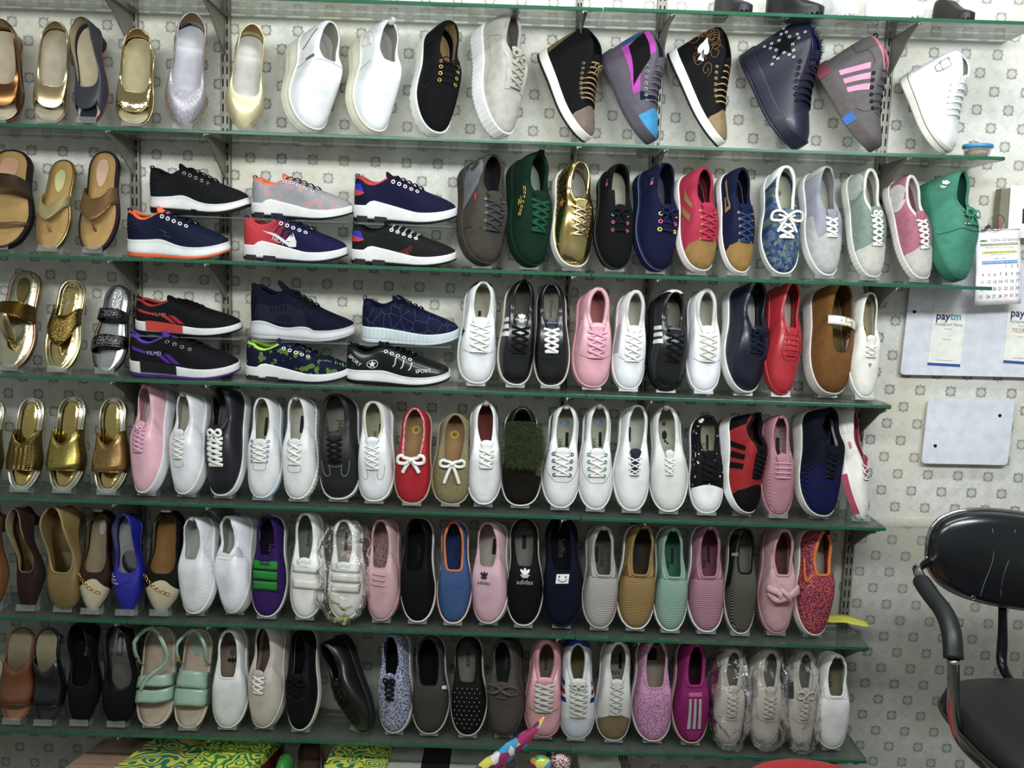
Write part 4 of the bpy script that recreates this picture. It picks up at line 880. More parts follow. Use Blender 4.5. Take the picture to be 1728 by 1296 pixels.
court(2,(1418,283,1496,469),'sage green sneaker with grey half-moon panel',suede('#74837a'),rub('#d2d2c8'),mat('#cfcdc0',.8),mat('#b9b6a5',.8),lace_w,24,lean=8,rib=1,eye=steel,w=.0034,cr=.005,collar=mat('#d2d0c4',.8),caps=[('toe_cap',.76,.25,suede('#b6b4aa'))],polys=[('half_moon_panel',1,(.16,.45),.030,[(math.cos(v)*1.1,math.sin(v)*1.1) for v in np.linspace(0,6.28,18,endpoint=False)],suede('#9fa29e'))],bow=True,bows=.5,lt_=(.48,.74,.022,.017),n=6)
court(2,(1488,295,1573,473),'dusty pink sneaker with pale half-moon panel',suede('#a05e70'),rub('#d6d2cc'),mat('#cfc8c4',.8),mat('#cfc8c4',.8),lace_w,26,lean=14,rib=1,eye=steel,w=.0034,cr=.005,collar=mat('#d2ccc8',.8),caps=[('toe_cap',.76,.25,suede('#b6b2aa'))],polys=[('half_moon_panel',1,(.20,.40),.032,[(math.cos(v)*1.1,math.sin(v)*1.1) for v in np.linspace(0,6.28,18,endpoint=False)],suede('#b9b6b0'))],lt_=(.48,.74,.022,.017),n=6)
g3=suede('#3a8069')
court(2,(1545,287,1652,476),'jade green suede derby at the right end',g3,mat('#276a54',.7),mat('#1c5a48',.9),mat('#1c5a48',.9),mat('#35866c',.8),40,lean=12,n=2,lt_=(.47,.56,.024,.022),ls='bar',eye=gold,er=.0042,bow=True,bows=.9,hook=lambda r,l,G,nv:treside(r,l,.14,.62),seams=[(0,[(-.035,.60),(0,.62),(.035,.60)],mat('#1e5c48',.8),.0010),(1,[(.58,.1),(.60,.5),(.60,.9)],mat('#1e5c48',.8),.001)],pads=[])
# ================================================ third row
gm=met('#dcc98c',.25);gmb=met('#a8802a',.3,'braid',col2='#5d3f0c');silv=met('#d4d5d8',.2)
sandal(3,(-12,456,73,624),'gold thong sandal with rope strap at the left edge',met('#b98f7c',.3),met('#e2dcb8',.25,'foil'),[('strap',.46,.46,.44,.022,.018,.044,gmb,1.5)],spin=-2,pad=(.20,.014,.034,met('#a8924c',.2)),posts=[(0,.80,.020,met('#8a6a20',.3),.004)],hook=None,extra=lambda r,l:centre(r,l,.50,.74,.0085,gm))
bead=met('#b9a252',.3,'bead',col2='#6a5218');sandal(3,(75,470,147,626),'gold beaded thong sandal',met('#e2d49c',.22),met('#e6deb0',.24),[('strap',.40,.36,.60,.022,.040,.034,bead,1.9,bead)],spin=2,inner=met('#dcc47c',.2,'foil'),posts=[(0,.82,.016,gm,.0028)])
sb=mat('#8f9094',.3,.9,'bead','#1c1c1e');sandal(3,(154,480,224,628),'silver sandal with two black-edged straps',mat('#141416',.3),silv,[('strap',.38,.36,.37,.014,.013,.046,sb,1.5,mat('#141416',.3)),('strap',.66,.72,.66,.016,.016,.034,met('#9a9b9f',.3,'bead',col2='#2a2a2c'),1.5,mat('#77787c',.3,.8))],spin=0,pad=(.18,.013,.034,met('#6f7074',.3,'bead',col2='#d0d0d4')),inner=None)
redm=mat('#a32424',.7)
def ree(r,l,m_,col):
    for c in([(.02,.68),(.02,.52),(.22,.50),(.19,.62)],[(.28,.42),(.34,.42),(.44,.10),(.38,.12)],[(.36,.44),(.42,.44),(.52,.16),(.46,.12)]):patch(l,c,7,5,'side',1,.0012).build('side_flash',m_,r)
    text_side(r,l,'YILMEI',.014,.27,.50,mat(col,.6))
def text_side(r,l,s,sz,t,h,m_,rot=0):
    P,q=l.side(1,t,h,.0022);ex=np.array([0,1.,0]);ex-=q*(ex@q);ex/=np.linalg.norm(ex);ey=np.cross(q,ex);c,s2=math.cos(math.radians(rot)),math.sin(math.radians(rot));text('lettering',s,sz,P,ex*c+ey*s2,ey*c-ex*s2,m_,r)
run(3,(228,494,410,560),'black running shoe with red flashes and red sole insert',mat('#0f0f12',.85),wm,bo,redm,.110,tg=blk,hook=lambda r,l,G,nv:[ree(r,l,redm,'#d86a6a'),patchband(l,.14,.50,.35,1.2,mat('#c03028',.5),r,'sole_insert')],sl=dict(n=4,a=(.44,.9),b=(.58,.87)))
pur=mat('#4c2a8c',.75)
run(3,(218,562,407,641),'black running shoe with purple flashes and purple outsole',mat('#111116',.85),wm,mat('#4a2a80',.6),mat('#5a34a0',.8),0,tg=mat('#4c2a8c',.8),eye=steel,pull=pur,pullh=.010,hook=lambda r,l,G,nv:[ree(r,l,pur,'#b8a8e0'),patchband(l,.14,.48,.35,1.2,mat('#141418',.4),r,'sole_insert')],sl=dict(n=4,a=(.40,.88),b=(.60,.85)))
run(3,(422,478,601,573),'navy running shoe with sculpted white sole on a riser',mat('#080c22',.85),rub('#c9ccd2'),rub('#b9bcc2'),mat('#0b1028',.9),.108,H=[(0,.090),(.08,.092),(.2,.070),(.27,.068),(.36,.092),(.5,.072),(.7,.050),(.88,.036),(1,.026)],tg=mat('#0b0e22',.9),sl=dict(tl=.03,tz=.024,n=4,a=(.42,.88),b=(.60,.86)),quads=[('side_cage',1,[(.04,.12),(.60,.05),(.54,.74),(.10,.62)],mat('#191b2c',.6)),('cage_window',1,[(.26,.18),(.44,.16),(.42,.36),(.30,.36)],mat('#0c1230',.8),.0018)]+[('cage_slot',1,[(.22+.035*i,.48),(.238+.035*i,.48),(.238+.035*i,.64),(.22+.035*i,.64)],mat('#0a0d20',.8),.0018) for i in range(5)],topz=lambda t:.006*np.sin(t*14)*(t<.6),wob=.0020)
run(3,(414,570,592,643),'navy running shoe with neon green lining and dashes',mat('#0b102c',.8,0,'hatch','#7fae2c',1.4),wm,mat('#16182c',.6),mat('#9fd61e',.7),0,eye=mat('#e7e7ea',.4),lc=mat('#14183c',.8),topz=stp,pull=mat('#14183c',.8),pullh=.010,tg=mat('#14183c',.8),hook=lambda r,l,G,nv:blocks(r,l))
run(3,(609,495,776,573),'navy running shoe with cracked-line print and ribbed sole',mat('#0a102e',.75,0,'marble','#3c4468',.45),rub('#c3d2d6'),rub('#c3d2d6'),mat('#0b1028',.9),.108,rib=1,orib=1,pull=mat('#0d1230',.8),pullh=.012,lc=mat('#0b0e22',.85),sl=dict(bow=.8,n=4,a=(.40,.9),b=(.58,.87)),tg=mat('#0d1230',.8))
def sport(r,l,G,nv):
    text_side(r,l,'SPORT',.015,.10,.50,whc,-38);text_side(r,l,'SPORT',.014,.76,.42,whc,6)
    m=MB();P=[];U=[]
    for v in np.linspace(0,2*math.pi,26,endpoint=False):
        a,b=l.side(1,.27+math.cos(v)*.052,.42+math.sin(v)*.19,.0016);P.append(a);U.append(b)
    m.tube(P,.0009,1,U,5,True);m.build('ring_badge',whc,r)
    for i in range(3):ribm(l,1,[(.50+.075*i,.80-.02*i),(.49+.075*i,.5),(.47+.075*i,.38)],whc,r,'splash_mark',.0016)
run(3,(583,575,761,649),'black leather running shoe lettered SPORT',lea('#101114',.3),wm,bo,blk,0,eye=mat('#e7e7ea',.4),pull=blk,pullh=.010,tg=blk,outf=.28,wob=.0016,topz=lambda t:.007*np.exp(-((t-.38)/.12)**2),polys=[('star_badge',1,(.27,.42),.011,STAR,whc)],hook=sport,sl=dict(bow=.7,n=5))
riser(236,414,3,.1095,'clear acrylic riser under the black and red running shoe');riser(426,600,3,.1075,'clear acrylic riser under the navy shoe with sculpted sole');riser(614,768,3,.1075,'clear acrylic riser under the cracked-line navy running shoe')
s3=lambda h0=.30:[('stripe',1,[(.36+.075*i,.30),(.40+.075*i,.30),(.43+.072*i,.95),(.385+.072*i,.95)],whc) for i in range(3)]
ToeS=lambda m=seamg:[(0,[(-.040,.70),(-.022,.735),(0,.75),(.022,.735),(.040,.70)],m,.0008)]
court(3,(771,476,837,653),'white sneaker with black side star and black heel tab',white,wrub,mat('#b3b4a8',.8),mat('#a5a38c',.8),lace_w,9,cr=.004,collar=whc,seams=ToeS(),caps=[('heel_tab',.09,0,blk,.0014)],polys=[('star_patch',1,(.52,.62),.016,STAR,mat('#0f1024',.6))],ipad=[(.30,0,.004,.012,ink)],lt_=(.46,.72,.027,.022),w=.0032,lean=1)
court(3,(838,473,902,653),'black leather sneaker with three white stripes and leaf tongue logo',blea,cream,dark,mat('#55524a',.8),lace_b,10,cr=.004,seams=ToeS(seamb),quads=s3(),tl=.03,hook=lambda r,l,G,nv:tretongue(r,l),pull=blk,pullh=.006,lt_=(.48,.72,.025,.021))
court(3,(900,478,962,656),'black leather sneaker with white laces beside the pink sneaker',blea,cream,dark,mat('#8a8778',.8),lace_w,-3,cr=.004,seams=ToeS(seamb),itext=[('Kickorn',.015,.22,0,ink)],w=.0038,foot=-1,lt_=(.48,.70,.021,.018),tg=lea('#141a2c',.3))
pkl=lea('#d89ba8',.4)
court(3,(963,488,1032,661),'pale pink leather sneaker with pink laces',pkl,mat('#d697a2',.5),mat('#c9838f',.8),mat('#a8605f',.8),mat('#e39cb4',.75),10,cr=.006,collar=mat('#d8a3ac',.7),seams=ToeS(mat('#b06a78',.7))+[(1,[(.34,.75),(.5,.6),(.66,.4)],mat('#e8b6c0',.6),.0007)],w=.0038,lean=2,lt_=(.48,.73,.025,.021))
court(3,(1030,492,1090,663),'white sneaker with silvery pleated side',white,wrub,mat('#b9bab0',.8),mat('#a9a89a',.8),lace_w,8,cr=.006,collar=mat('#c9cac4',.8),seams=ToeS(),quads=[('pleated_panel',1,[(.36,.10),(.64,.08),(.66,.75),(.36,.80)],mat('#c9d0d8',.3,.3,'cord','#7c8894',.6))],w=.0034,lt_=(.48,.74,.026,.022))
court(3,(1090,490,1161,659),'black sneaker with three white stripes and white heel tab',blea,mat('#0f0f11',.6),dark,mat('#7c7a6c',.8),lace_b,12,cr=.004,seams=ToeS(seamb),quads=s3(),caps=[('heel_tab',.07,0,whc,.0046)],itext=[('Kickorn',.014,.22,0,ink)],foot=-1,lean=-1)
court(3,(1155,489,1217,665),'plain white leather sneaker left of the navy leather one',lea('#e4e6ee',.4),wrub,mat('#b3b2a4',.8),mat('#a3a192',.8),mat('#cfcdbd',.8),4,cr=.006,collar=mat('#c6c6bd',.8),seams=ToeS(),w=.0026,lt_=(.48,.73,.026,.022),foot=-1)
nle=lea('#0b1426',.36)
court(3,(1213,478,1299,671),'navy leather lace-up with white sole',nle,wrub,mat('#0e1424',.8),mat('#a8a69c',.8),mat('#0d1328',.8),26,lean=3,kind='van',n=4,lt_=(.52,.68,.020,.017),H=KINDS['low']['H'],bow=True,bows=.6,itext=[('Kickorn',.016,.22,0,ink)],seams=[(0,[(-.024,.52),(-.026,.66),(-.016,.72),(0,.73),(.016,.72),(.026,.66),(.024,.52)],mat('#2a3654',.6),.0008)],W=.104)
rle=lea('#a80f22',.36)
court(3,(1283,477,1353,669),'bright red leather lace-up',rle,mat('#9c1220',.5),mat('#8c1420',.7),mat('#a39a90',.8),mat('#b8142a',.7),18,lean=0,kind='van',n=5,ls='bar',w=.0020,lt_=(.50,.68,.021,.017),H=KINDS['low']['H'],itext=[('Kickorn',.016,.22,0,ink)],ipad=[(.27,-.008,.0035,.014,ink)],eye=mat('#b03040',.4),seams=[(0,[(-.024,.52),(-.026,.66),(-.016,.72),(0,.73),(.016,.72),(.026,.66),(.024,.52)],mat('#7c0c18',.6),.0008)])
brs=suede('#6b4416')
def maryj(r,l,G,nv):
    m=MB();A=[]
    for u in np.linspace(-1.0,1.0,15):
        i=l.side(1 if u>0 else -1,.36-.02*u,.98,.002)[0];i2=l.side(1 if u>0 else -1,.42-.02*u,.98,.002)[0]
        a=l.side(1,.33,.93,.003)[0];b=l.side(-1,.37,.97,.003)[0];a2=l.side(1,.41,.93,.003)[0];b2=l.side(-1,.45,.97,.003)[0];v=(u+1)/2
        A.append([b*(1-v)+a*v+np.array([0,0,.012*(1-u*u)]),b2*(1-v)+a2*v+np.array([0,0,.012*(1-u*u)])])
    m.grid(np.array([[x[0],(x[0]+x[1])/2+np.array([0,0,.001]),x[1]] for x in A]));o=m.build('strap',whc,r);q=o.modifiers.new('t','SOLIDIFY');q.thickness=.003;q.offset=1
    c=(A[5][0]+A[5][1])/2+np.array([0,0,.004]);m=MB();th_=np.linspace(0,2*math.pi,20,endpoint=False);m.tube(np.c_[c[0]+.008*np.sign(np.cos(th_))*abs(np.cos(th_))**.5,c[1]+.012*np.sign(np.sin(th_))*abs(np.sin(th_))**.5,th_*0+c[2]],.0012,1,None,6,True);m.tube([c+np.array([-.008,0,0]),c+np.array([.012,0,.001])],.001,1,None,5);m.build('buckle',gold,r)
    for j in(7,9):
        c=(A[j][0]+A[j][1])/2+np.array([0,0,.004]);eyelet(r,c,(0,0,1),gold,.002)
shoe(3,(1353,476,1441,669),'brown suede strap shoe with white buckled strap','strap_shoe','low',brs,mat('#cfc8c8',.5,0,'knit','#b9b0b0'),mat('#6b5226',.8),mat('#5f4a22',.8),spin=20,lean=3,yt=.66,hw=.66,tw=.60,cr=.0015,H=[(0,.074),(.15,.066),(.3,.056),(.46,.056),(.62,.052),(.8,.042),(1,.032)],th=[(0,.034),(1,.026)],hook=maryj,collar=mat('#3d2a10',.7))
court(3,(1425,493,1486,673),'white canvas shoe with triangle mark at the right end of its shelf',mat('#d6d5cc',.75),rub('#d9d8cf'),mat('#8a8260',.8),mat('#8d8664',.8),mat('#d9d8d0',.8),10,lean=0,kind='van',n=3,w=.0022,lt_=(.54,.64,.017,.016),itext=[('LEIYU',.015,.34,.006,ink)],ipad=[(.18,.008,.006,.006,ink,1),(.38,-.008,.003,.018,ink)],pads=[('triangle_mark',[(-.006,.70),(.006,.70),(.001,.735),(-.001,.735)],mat('#8d8d8a',.4,.4))],cr=.0014)
# ================================================ fourth row
gin=met('#e0c26a',.2,'foil')
for bx,nk,mt_,ft in(((-60,672,11,828),'gold slide sandal cut off by the left edge, fourth row',met('#b99a44',.3,'zig',col2='#6e5312'),1),((10,670,78,828),'gold slide sandal with zigzag band',met('#a8924a',.35,'zig',col2='#4f3f12'),1),((78,668,149,830),'gold slide sandal with leaf-patterned band',met('#b5a44c',.3,'marble',col2='#5d4c16',sc_=1.4),1),((155,671,223,835),'gold slide sandal with speckled glitter band, beside the pink sneaker',met('#b3944a',.35,'glitter',col2='#7c4f3c'),-1)):
    sandal(4,bx,nk,met('#dcd4b8',.25),met('#e8e4d2',.2),[('band',.56,.56,.66,.055,.034,.038,mt_,1.9,met('#b9a25a',.2))],spin=3 if bx[0]<78 else -4,inner=gin,foot=ft,L=.25,bed=mat('#6e5a1c',.5,.5),heel=.02,group=None)
def canvas(row,box,nick,up,sole,lining,ins,lc,spin,**k):
    d=dict(kind='van');d.update(k);court(row,box,nick,up,sole,lining,ins,lc,spin,**d)
LT=(.50,.69,.020,.017)
canvas(4,(219,656,298,847),'pink leather sneaker with white thick sole at the left of its row',lea('#e0aab6',.42),mat('#d8dae0',.5),mat('#c98d98',.8),mat('#b9b5b0',.8),mat('#dba3bd',.8),-24,lean=-4,foot=-1,th=[(0,.036),(1,.028)],w=.0032,lt_=(.44,.64,.020,.016),yt=.42,n=6,pull=lea('#d8a0ae',.5),pullh=.006,bow=True,bows=.4)
canvas(4,(285,667,363,845),'white leather sneaker with gold insole writing between pink and black sneakers',white,mat('#d9dadb',.5),mat('#a9a28c',.8),mat('#aca58c',.8),lace_w,-24,lean=-4,foot=-1,th=[(0,.034),(1,.026)],w=.0026,lt_=(.47,.67,.019,.015),yt=.45,n=5,pull=whc,pullh=.006,ipad=[(.26,-.012,.004,.024,ink),(.26,0,.002,.020,mat('#9c7c30',.6))],seams=[(0,[(-.016,.70),(-.014,.745),(0,.755),(.014,.745),(.016,.70)],seamg)])
canvas(4,(345,659,425,850),'black low sneaker with broad white laces and red side tag',lea('#0c0e1a',.5),rub('#dfe1e4'),dark,mat('#5b564c',.8),lace_w,-22,lean=-3,kind='low',foot=-1,cr=.004,w=.0042,lt_=(.50,.74,.024,.022),n=6,yt=.44,bow=True,bows=.7,ipad=[(.20,0,.011,.020,ink)],seams=ToeS(seamb),hook=lambda r,l,G,nv:patch(l,[(.55,.62),(.60,.62),(.60,.78),(.55,.78)],4,4,'side',1,.0014).build('red_tag',mat('#b3262c',.6),r))
canvas(4,(417,674,482,850),'white sneaker with blue-tipped laces and blue sole edge',whc,mat('#c7d5de',.5),mat('#a9a890',.8),mat('#8c8c6c',.8),lace_w,-8,lean=-1,foot=-1,out=mat('#2f86b8',.5),outf=.35,w=.0028,lt_=(.46,.66,.022,.019),eye=mat('#2f6ea8',.5),er=.0030,ipad=[(.28,.004,.004,.026,ink)],seams=[(0,[(-.018,.68),(-.016,.735),(0,.745),(.016,.735),(.018,.68)],seamg)],hook=lambda r,l,G,nv:patch(l,[(.40,.70),(.47,.70),(.47,.90),(.40,.90)],4,4,'side',1,.0014).build('blue_print',mat('#2a2f7c',.6),r))
canvas(4,(476,673,543,853),'white sneaker with rainbow side stripes and ribbed sole',whc,mat('#dcdcd4',.5),mat('#b9b7a8',.8),mat('#b5b3a0',.8),lace_w,-12,lean=-1,foot=-1,rib=1,pull=whc,pullh=.006,w=.0034,lt_=(.48,.68,.019,.016),n=4,ipad=[(.26,.002,.0055,.024,mat('#26243c',.7))],quads=[('stripe',1,[(.46+i*.055,.50),(.485+i*.055,.50),(.50+i*.055,.88),(.475+i*.055,.88)],c) for i,c in enumerate((mat('#dcaaa8',.7),mat('#7fb0d8',.7),mat('#d8d05c',.7)))],seams=[(0,[(-.018,.70),(-.016,.75),(0,.76),(.016,.75),(.018,.70)],seamg)])
TS=lambda m:[(0,[(-.034,.66),(-.030,.76),(-.022,.80),(-.014,.78),(-.015,.71)],m,.0007),(0,[(.034,.66),(.030,.76),(.022,.80),(.014,.78),(.015,.71)],m,.0007),(0,[(-.018,.70),(-.006,.715),(.006,.715),(.018,.70)],m,.0007)]
canvas(4,(538,668,614,852),'black sneaker with white sole and silver side bars',mat('#101214',.55,0,'leather'),rub('#dcdcdc'),dark,mat('#7c7a70',.8),lace_b,-6,lean=1,foot=-1,w=.0026,lt_=(.46,.67,.019,.015),kind='low',cr=.003,seams=TS(seamg),itext=[('Jeep',.022,.30,0,ink)],quads=[('silver_bar',1,[(.44,.50),(.53,.50),(.53,.80),(.44,.82)],mat('#b5b6b9',.3,.6))])
canvas(4,(604,679,669,854),'white sneaker with white wavy toe seams',white,rub('#dfe0d8'),mat('#b5b39a',.8),mat('#9d9a7c',.8),lace_w,-6,lean=0,foot=-1,w=.0026,lt_=(.48,.70,.020,.017),kind='low',cr=.004,collar=mat('#d0cfbc',.8),seams=TS(seamg),itext=[('Jeep',.015,.34,.005,ink)],ipad=[(.27,-.009,.004,.016,ink)],quads=[('grey_bar',1,[(.45+.045*i,.55),(.47+.045*i,.55),(.48+.045*i,.80),(.46+.045*i,.80)],mat('#7d7f88',.6)) for i in range(2)])
def esp(row,box,nick,c,cl,**k):
    shoe(row,box,nick,'canvas_shoe','slip',c,mat('#b9a684',.85,0,'braid','#d8ccb0'),mat('#5d3d20',.9),mat('#96714a',.85),toe='round',W=.100,yt=.56,hw=.72,tw=.62,cr=.0032,collar=cl,th=[(0,.020),(1,.016)],cat='espadrille',ipad=[(.22,0,.012,.012,mat('#b8a028',.7),1),(.22,0,.0065,.0065,mat('#96714a',.85),1)],**k)
def bigbow(m_,s=1.,t=.60,tails=1.):
    def f(r,l,G,nv):
        m=MB();bow(m,l,t,.0052*s,1.15*s,.003,tails);m.build('bow',m_,r)
    return f
esp(4,(665,690,730,856),'red espadrille with white bow',mat('#a0101f',.8),mat('#b0404c',.9,0,'speck','#d9a8a8'),spin=-2,lean=1,hook=bigbow(lace_w,1.05,.57,.9),seams=[(0,[(-.045,.60),(0,.585),(.045,.60)],mat('#c04a55',.8),.001)])
esp(4,(728,699,796,856),'olive linen espadrille with loose white bow',mat('#6e6442',.9,0,'weave','#8a7e58'),mat('#8a8268',.9,0,'cord','#5d5844',.6),spin=4,lean=1,hook=bigbow(lace_w,.9,.58,1.7),seams=[(0,[(-.045,.62),(0,.60),(.045,.62)],mat('#a39a70',.8),.001)])
canvas(4,(786,680,849,856),'white sneaker with punched-hole toe and dark red insole',mat('#e6e7ea',.5,0,'perftoe','#4a4a50'),mat('#dcdde0',.5),mat('#5a2320',.8),mat('#6a2c26',.8),lace_w,6,lean=1,th=[(0,.034),(1,.028)],w=.0040,n=4,lt_=(.49,.66,.018,.016),yt=.46,pull=whc,pullh=.012,foot=-1)
def fur(r,l,G,nv):
    m=MB();rr=random.Random(9);fm=mat('#252c1c',.9)
    for _ in range(4200):
        x=rr.uniform(-.046,.040);t=rr.uniform(.16,.62)
        if (x/.048)**2+((t-.38)/.25)**2>1.05+rr.uniform(-.15,.15):continue
        if t<l.k['yt']:
            P=np.array([np.interp(t*l.L,l.ys,l.cx)+x,t*l.L,.082+.004*math.cos(x*50)]);n=np.array([x*8,0,1.])
        else:P,n=l.plan(x,t,.001)
        d=n*.4+np.array([x*16+rr.uniform(-.5,.5),rr.uniform(.1,1.1),rr.uniform(-.2,.4)]);d/=np.linalg.norm(d);L_=rr.uniform(.014,.030);P=P+np.array([0,0,rr.uniform(0,.006)])
        m.tube([P,P+d*L_*.5+np.array([0,0,.001]),P+d*L_+np.array([0,0,-.003])],[.0006,.0005,.0001],1,None,3,False,False)
    o=m.build('fur_tuft',mat('#3c4629',.85),r);o['kind']='stuff'
    m=MB();A=[]
    for x in np.linspace(-.030,.026,9):A.append([(np.interp(t*l.L,l.ys,l.cx)+x,t*l.L,(.083 if t<.46 else l.plan(x,t,.003)[0][2])-60*x*x*.1) for t in np.linspace(.24,.56,10)])
    m.grid(np.array(A));o=m.build('fur_backing',mat('#1c2214',.9),r);q=o.modifiers.new('t','SOLIDIFY');q.thickness=.004
    for t in(.56,.64):
        P,n=l.side(-1,t,.72,.002);eyelet(r,P,n,gold,.0036)
shoe(4,(845,688,914,856),'dark green furry sneaker with black toe','fur_sneaker','low',suede('#14120c'),rub('#dadad2'),mat('#14130c',.8),mat('#14130c',.9),spin=2,foot=-1,cat='sneaker',collar=lea('#0e0f0b',.3),cr=.004,hook=fur,quads=[('olive_panel',-1,[(.2,.1),(.72,.1),(.70,.85),(.2,.85)],suede('#4c5518'))])
pf=mat('#e3e4e4',.55,0,'perf','#b9babd',.7)
def saik(row,box,nick,ec,hc,foot,**k):
    canvas(row,box,nick,pf,rub('#dcddd9'),mat('#a9aa98',.8),mat('#9d9f8a',.8),lace_w,2,foot=foot,w=.0026,n=4,lt_=(.50,.70,.021,.017),eye=ec,er=.0038,pull=whc,pullh=.003,itext=[('SAIK',.014,.36,.006,inkg)],ipad=[(.32,-.010,.004,.020,ink),(.16,-.002,.012,.013,mat('#5f7ca6',.8,0,'speck','#9d9f8a'),1)],seams=[(0,[(-.036,.50),(-.036,.64),(-.020,.75),(0,.765),(.020,.75),(.036,.64),(.036,.50)],seamg,.0007)],quads=[('heel_line',1,[(.10,.45),(.34,.55),(.36,.70),(.10,.65)],hc)],**k)
saik(4,(912,687,979,865),'white perforated sneaker with navy eyelets and navy heel line',mat('#1a1f48',.5),mat('#171c44',.6),1,lean=0)
saik(4,(972,684,1035,863),'white perforated sneaker with green eyelets and green heel line',mat('#2c7a5c',.5),mat('#2c7a52',.6),1,lean=1)
canvas(4,(1032,685,1096,867),'white perforated sneaker with thin white laces and black tongue gap',pf,rub('#e2e3df'),mat('#b3b4a6',.8),mat('#b0b1a2',.8),lace_w,4,w=.0017,n=4,lt_=(.52,.68,.017,.013),tg=mat('#23253a',.7),ipad=[(.27,.010,.0035,.020,ink)],seams=[(0,[(-.010,.66),(-.008,.70),(.008,.70),(.010,.66)],seamg)])
canvas(4,(1094,687,1162,868),'white mesh sneaker with footprint insole mark',mat('#e0e2dd',.6,0,'mesh','#b5b8b2',.7),rub('#e0e2dc'),mat('#a9ab98',.8),mat('#a5a792',.8),lace_w,-6,foot=-1,lean=1,w=.0020,n=4,lt_=(.52,.67,.011,.009),pull=whc,pullh=.006,ipad=[(.26,.004,.006,.012,ink,1),(.32,.003,.003,.004,ink,1),(.34,-.002,.003,.003,ink,1),(.15,.004,.005,.006,inkg,1)])
canvas(4,(1160,702,1221,872),'black print canvas sneaker with white toe cap and fat black laces',mat('#0c0c11',.8,0,'print','#c9c7bd'),rub('#e3e4e6'),mat('#161616',.9),mat('#9a9880',.8),lace_b,0,kind='low',foot=-1,out=mat('#141a3c',.5),outf=.3,w=.0056,n=4,lt_=(.50,.68,.022,.020),caps=[('toe_cap',.76,.12,mat('#e9e9ec',.4))],itext=[('KUSI',.014,.33,.004,ink)],ipad=[(.27,-.008,.004,.022,ink)],tg=blk)
rdm=mat('#8c141a',.8)
shoe(4,(1210,700,1297,873),'red and black striped running shoe standing on its toe','running_shoe','run',mat('#8f151a',.8),rub('#dcdedd'),blk,blk,spin=40,lean=7,cat='sneaker',collar=blk,cr=.006,out=mat('#14162c',.6),outf=.15,yt=.42,tongue=blk,lace=XL(lace_b,6,(.44,.66,.022,.018),.0056,'cross'),quads=[('heel_panel',1,[(.0,.05),(.16,.05),(.12,.9),(.0,.9)],blk)]+[('stripe',1,[(.26+.11*i,.08),(.32+.11*i,.06),(.40+.09*i,.70),(.35+.09*i,.74)],blk) for i in range(3)],caps=[('toe_panel',.78,.2,blk)],pull=blk)
pkm=mat('#b07a86',.85,0,'mesh','#6e444e',1.0)
canvas(4,(1280,700,1341,872),'dusty pink open-mesh knit sneaker',pkm,mat('#b57f8c',.6),mat('#ad7482',.9),mat('#a08c88',.9,0,'speck','#7c4a4c'),mat('#c58aa2',.8),4,foot=-1,ls='bar',n=4,w=.0024,cr=.0034,collar=mat('#b57886',.8),lt_=(.50,.64,.024,.022),tl=.03,tg=mat('#a87280',.8),pull=mat('#b57886',.8),pullh=.006,ipad=[(.30,-.006,.006,.024,mat('#231c28',.7))],wob=.0012)
shoe(4,(1336,690,1426,875),'dark navy ribbed-knit running shoe','running_shoe','run',mat('#080b1c',.85,0,'bands','#141f6c'),rub('#c9c8bf'),mat('#0c1030',.9),mat('#0f1540',.9),spin=24,lean=4,W=.114,cat='sneaker',collar=mat('#090b16',.9),cr=.007,yt=.46,tongue=mat('#0b0d1a',.9),lace=XL(mat('#11141f',.8),5,(.47,.66,.020,.016),.0022,'cross',tl=.03),tilt=70)
court(4,(1400,686,1466,866),'white shoe with pink lining and pink toe band at the right end',mat('#dcdad0',.7),rub('#d9d8d2'),mat('#a83a58',.85),mat('#c9c7bb',.8),lace_w,52,kind='van',lean=12,n=3,w=.0020,lt_=(.53,.66,.022,.019),eye=steel,er=.0022,collar=mat('#b8506a',.8),tg=mat('#a83a58',.85),quads=[('perforated_panel',1,[(.02,.2),(.22,.2),(.22,.85),(.02,.9)],mat('#dcdad0',.7,0,'perf','#8d8a84'))],hook=lambda r,l,G,nv:[patchsole(l,.56,.96,mat('#a83f5a',.6),r,'pink_band'),patch(l,[(.30,.55),(.37,.55),(.36,.75),(.30,.75)],4,4,'side',1,.0014).build('pink_embroidery',mat('#c0728a',.7),r)])
# ================================================ fifth row
def slip(row,box,nick,up,sole,lining,ins,spin=0,**k):
    d=dict(cat='slip-on shoe',gore=None);d.update(k);d.pop('gore')
    g=k.get('gore')
    if g is not None:
        y=d.get('yt',.54);d['quads']=d.get('quads',[])+[('elastic_gore',sg,[(y-.05,.62),(y+.005,.50),(y+.005,.99),(y-.10,.97)],g,.0014) for sg in(1,-1)]
        d['seams']=d.get('seams',[])+[(0,[(-.030,y+.012),(0,y+.018),(.030,y+.012)],g,.0009)]
    return shoe(row,box,nick,'slip_on_shoe','slip',up,sole,lining,ins,spin=spin,**d)
def pump(row,box,nick,up,sole,lining,ins,spin=0,**k):
    d=dict(cat='pump',heel=.04);d.update(pumpargs());d.update(k);return shoe(row,box,nick,'pump_shoe','pump',up,sole,lining,ins,spin=spin,**d)
gins=met('#a8935c',.35)
pump(5,(-45,860,16,1026),'copper-brown pump cut off by the left edge, fifth row',mat('#7c4f22',.45,.3),mat('#3c2a1c',.6),mat('#8f8460',.7),gins,-12,foot=-1,toe='slim')
pump(5,(10,856,78,1029),'dark chocolate brown satin pump with slim heel',mat('#2a1a18',.6),mat('#1c1412',.6),mat('#857b58',.7),gins,-14,foot=-1,toe='square',yt=.64,heel=.06,heelw=.35,collar=mat('#8f8566',.6),ipad=[(.54,0,.024,.028,met('#b5a47c',.3),1)])
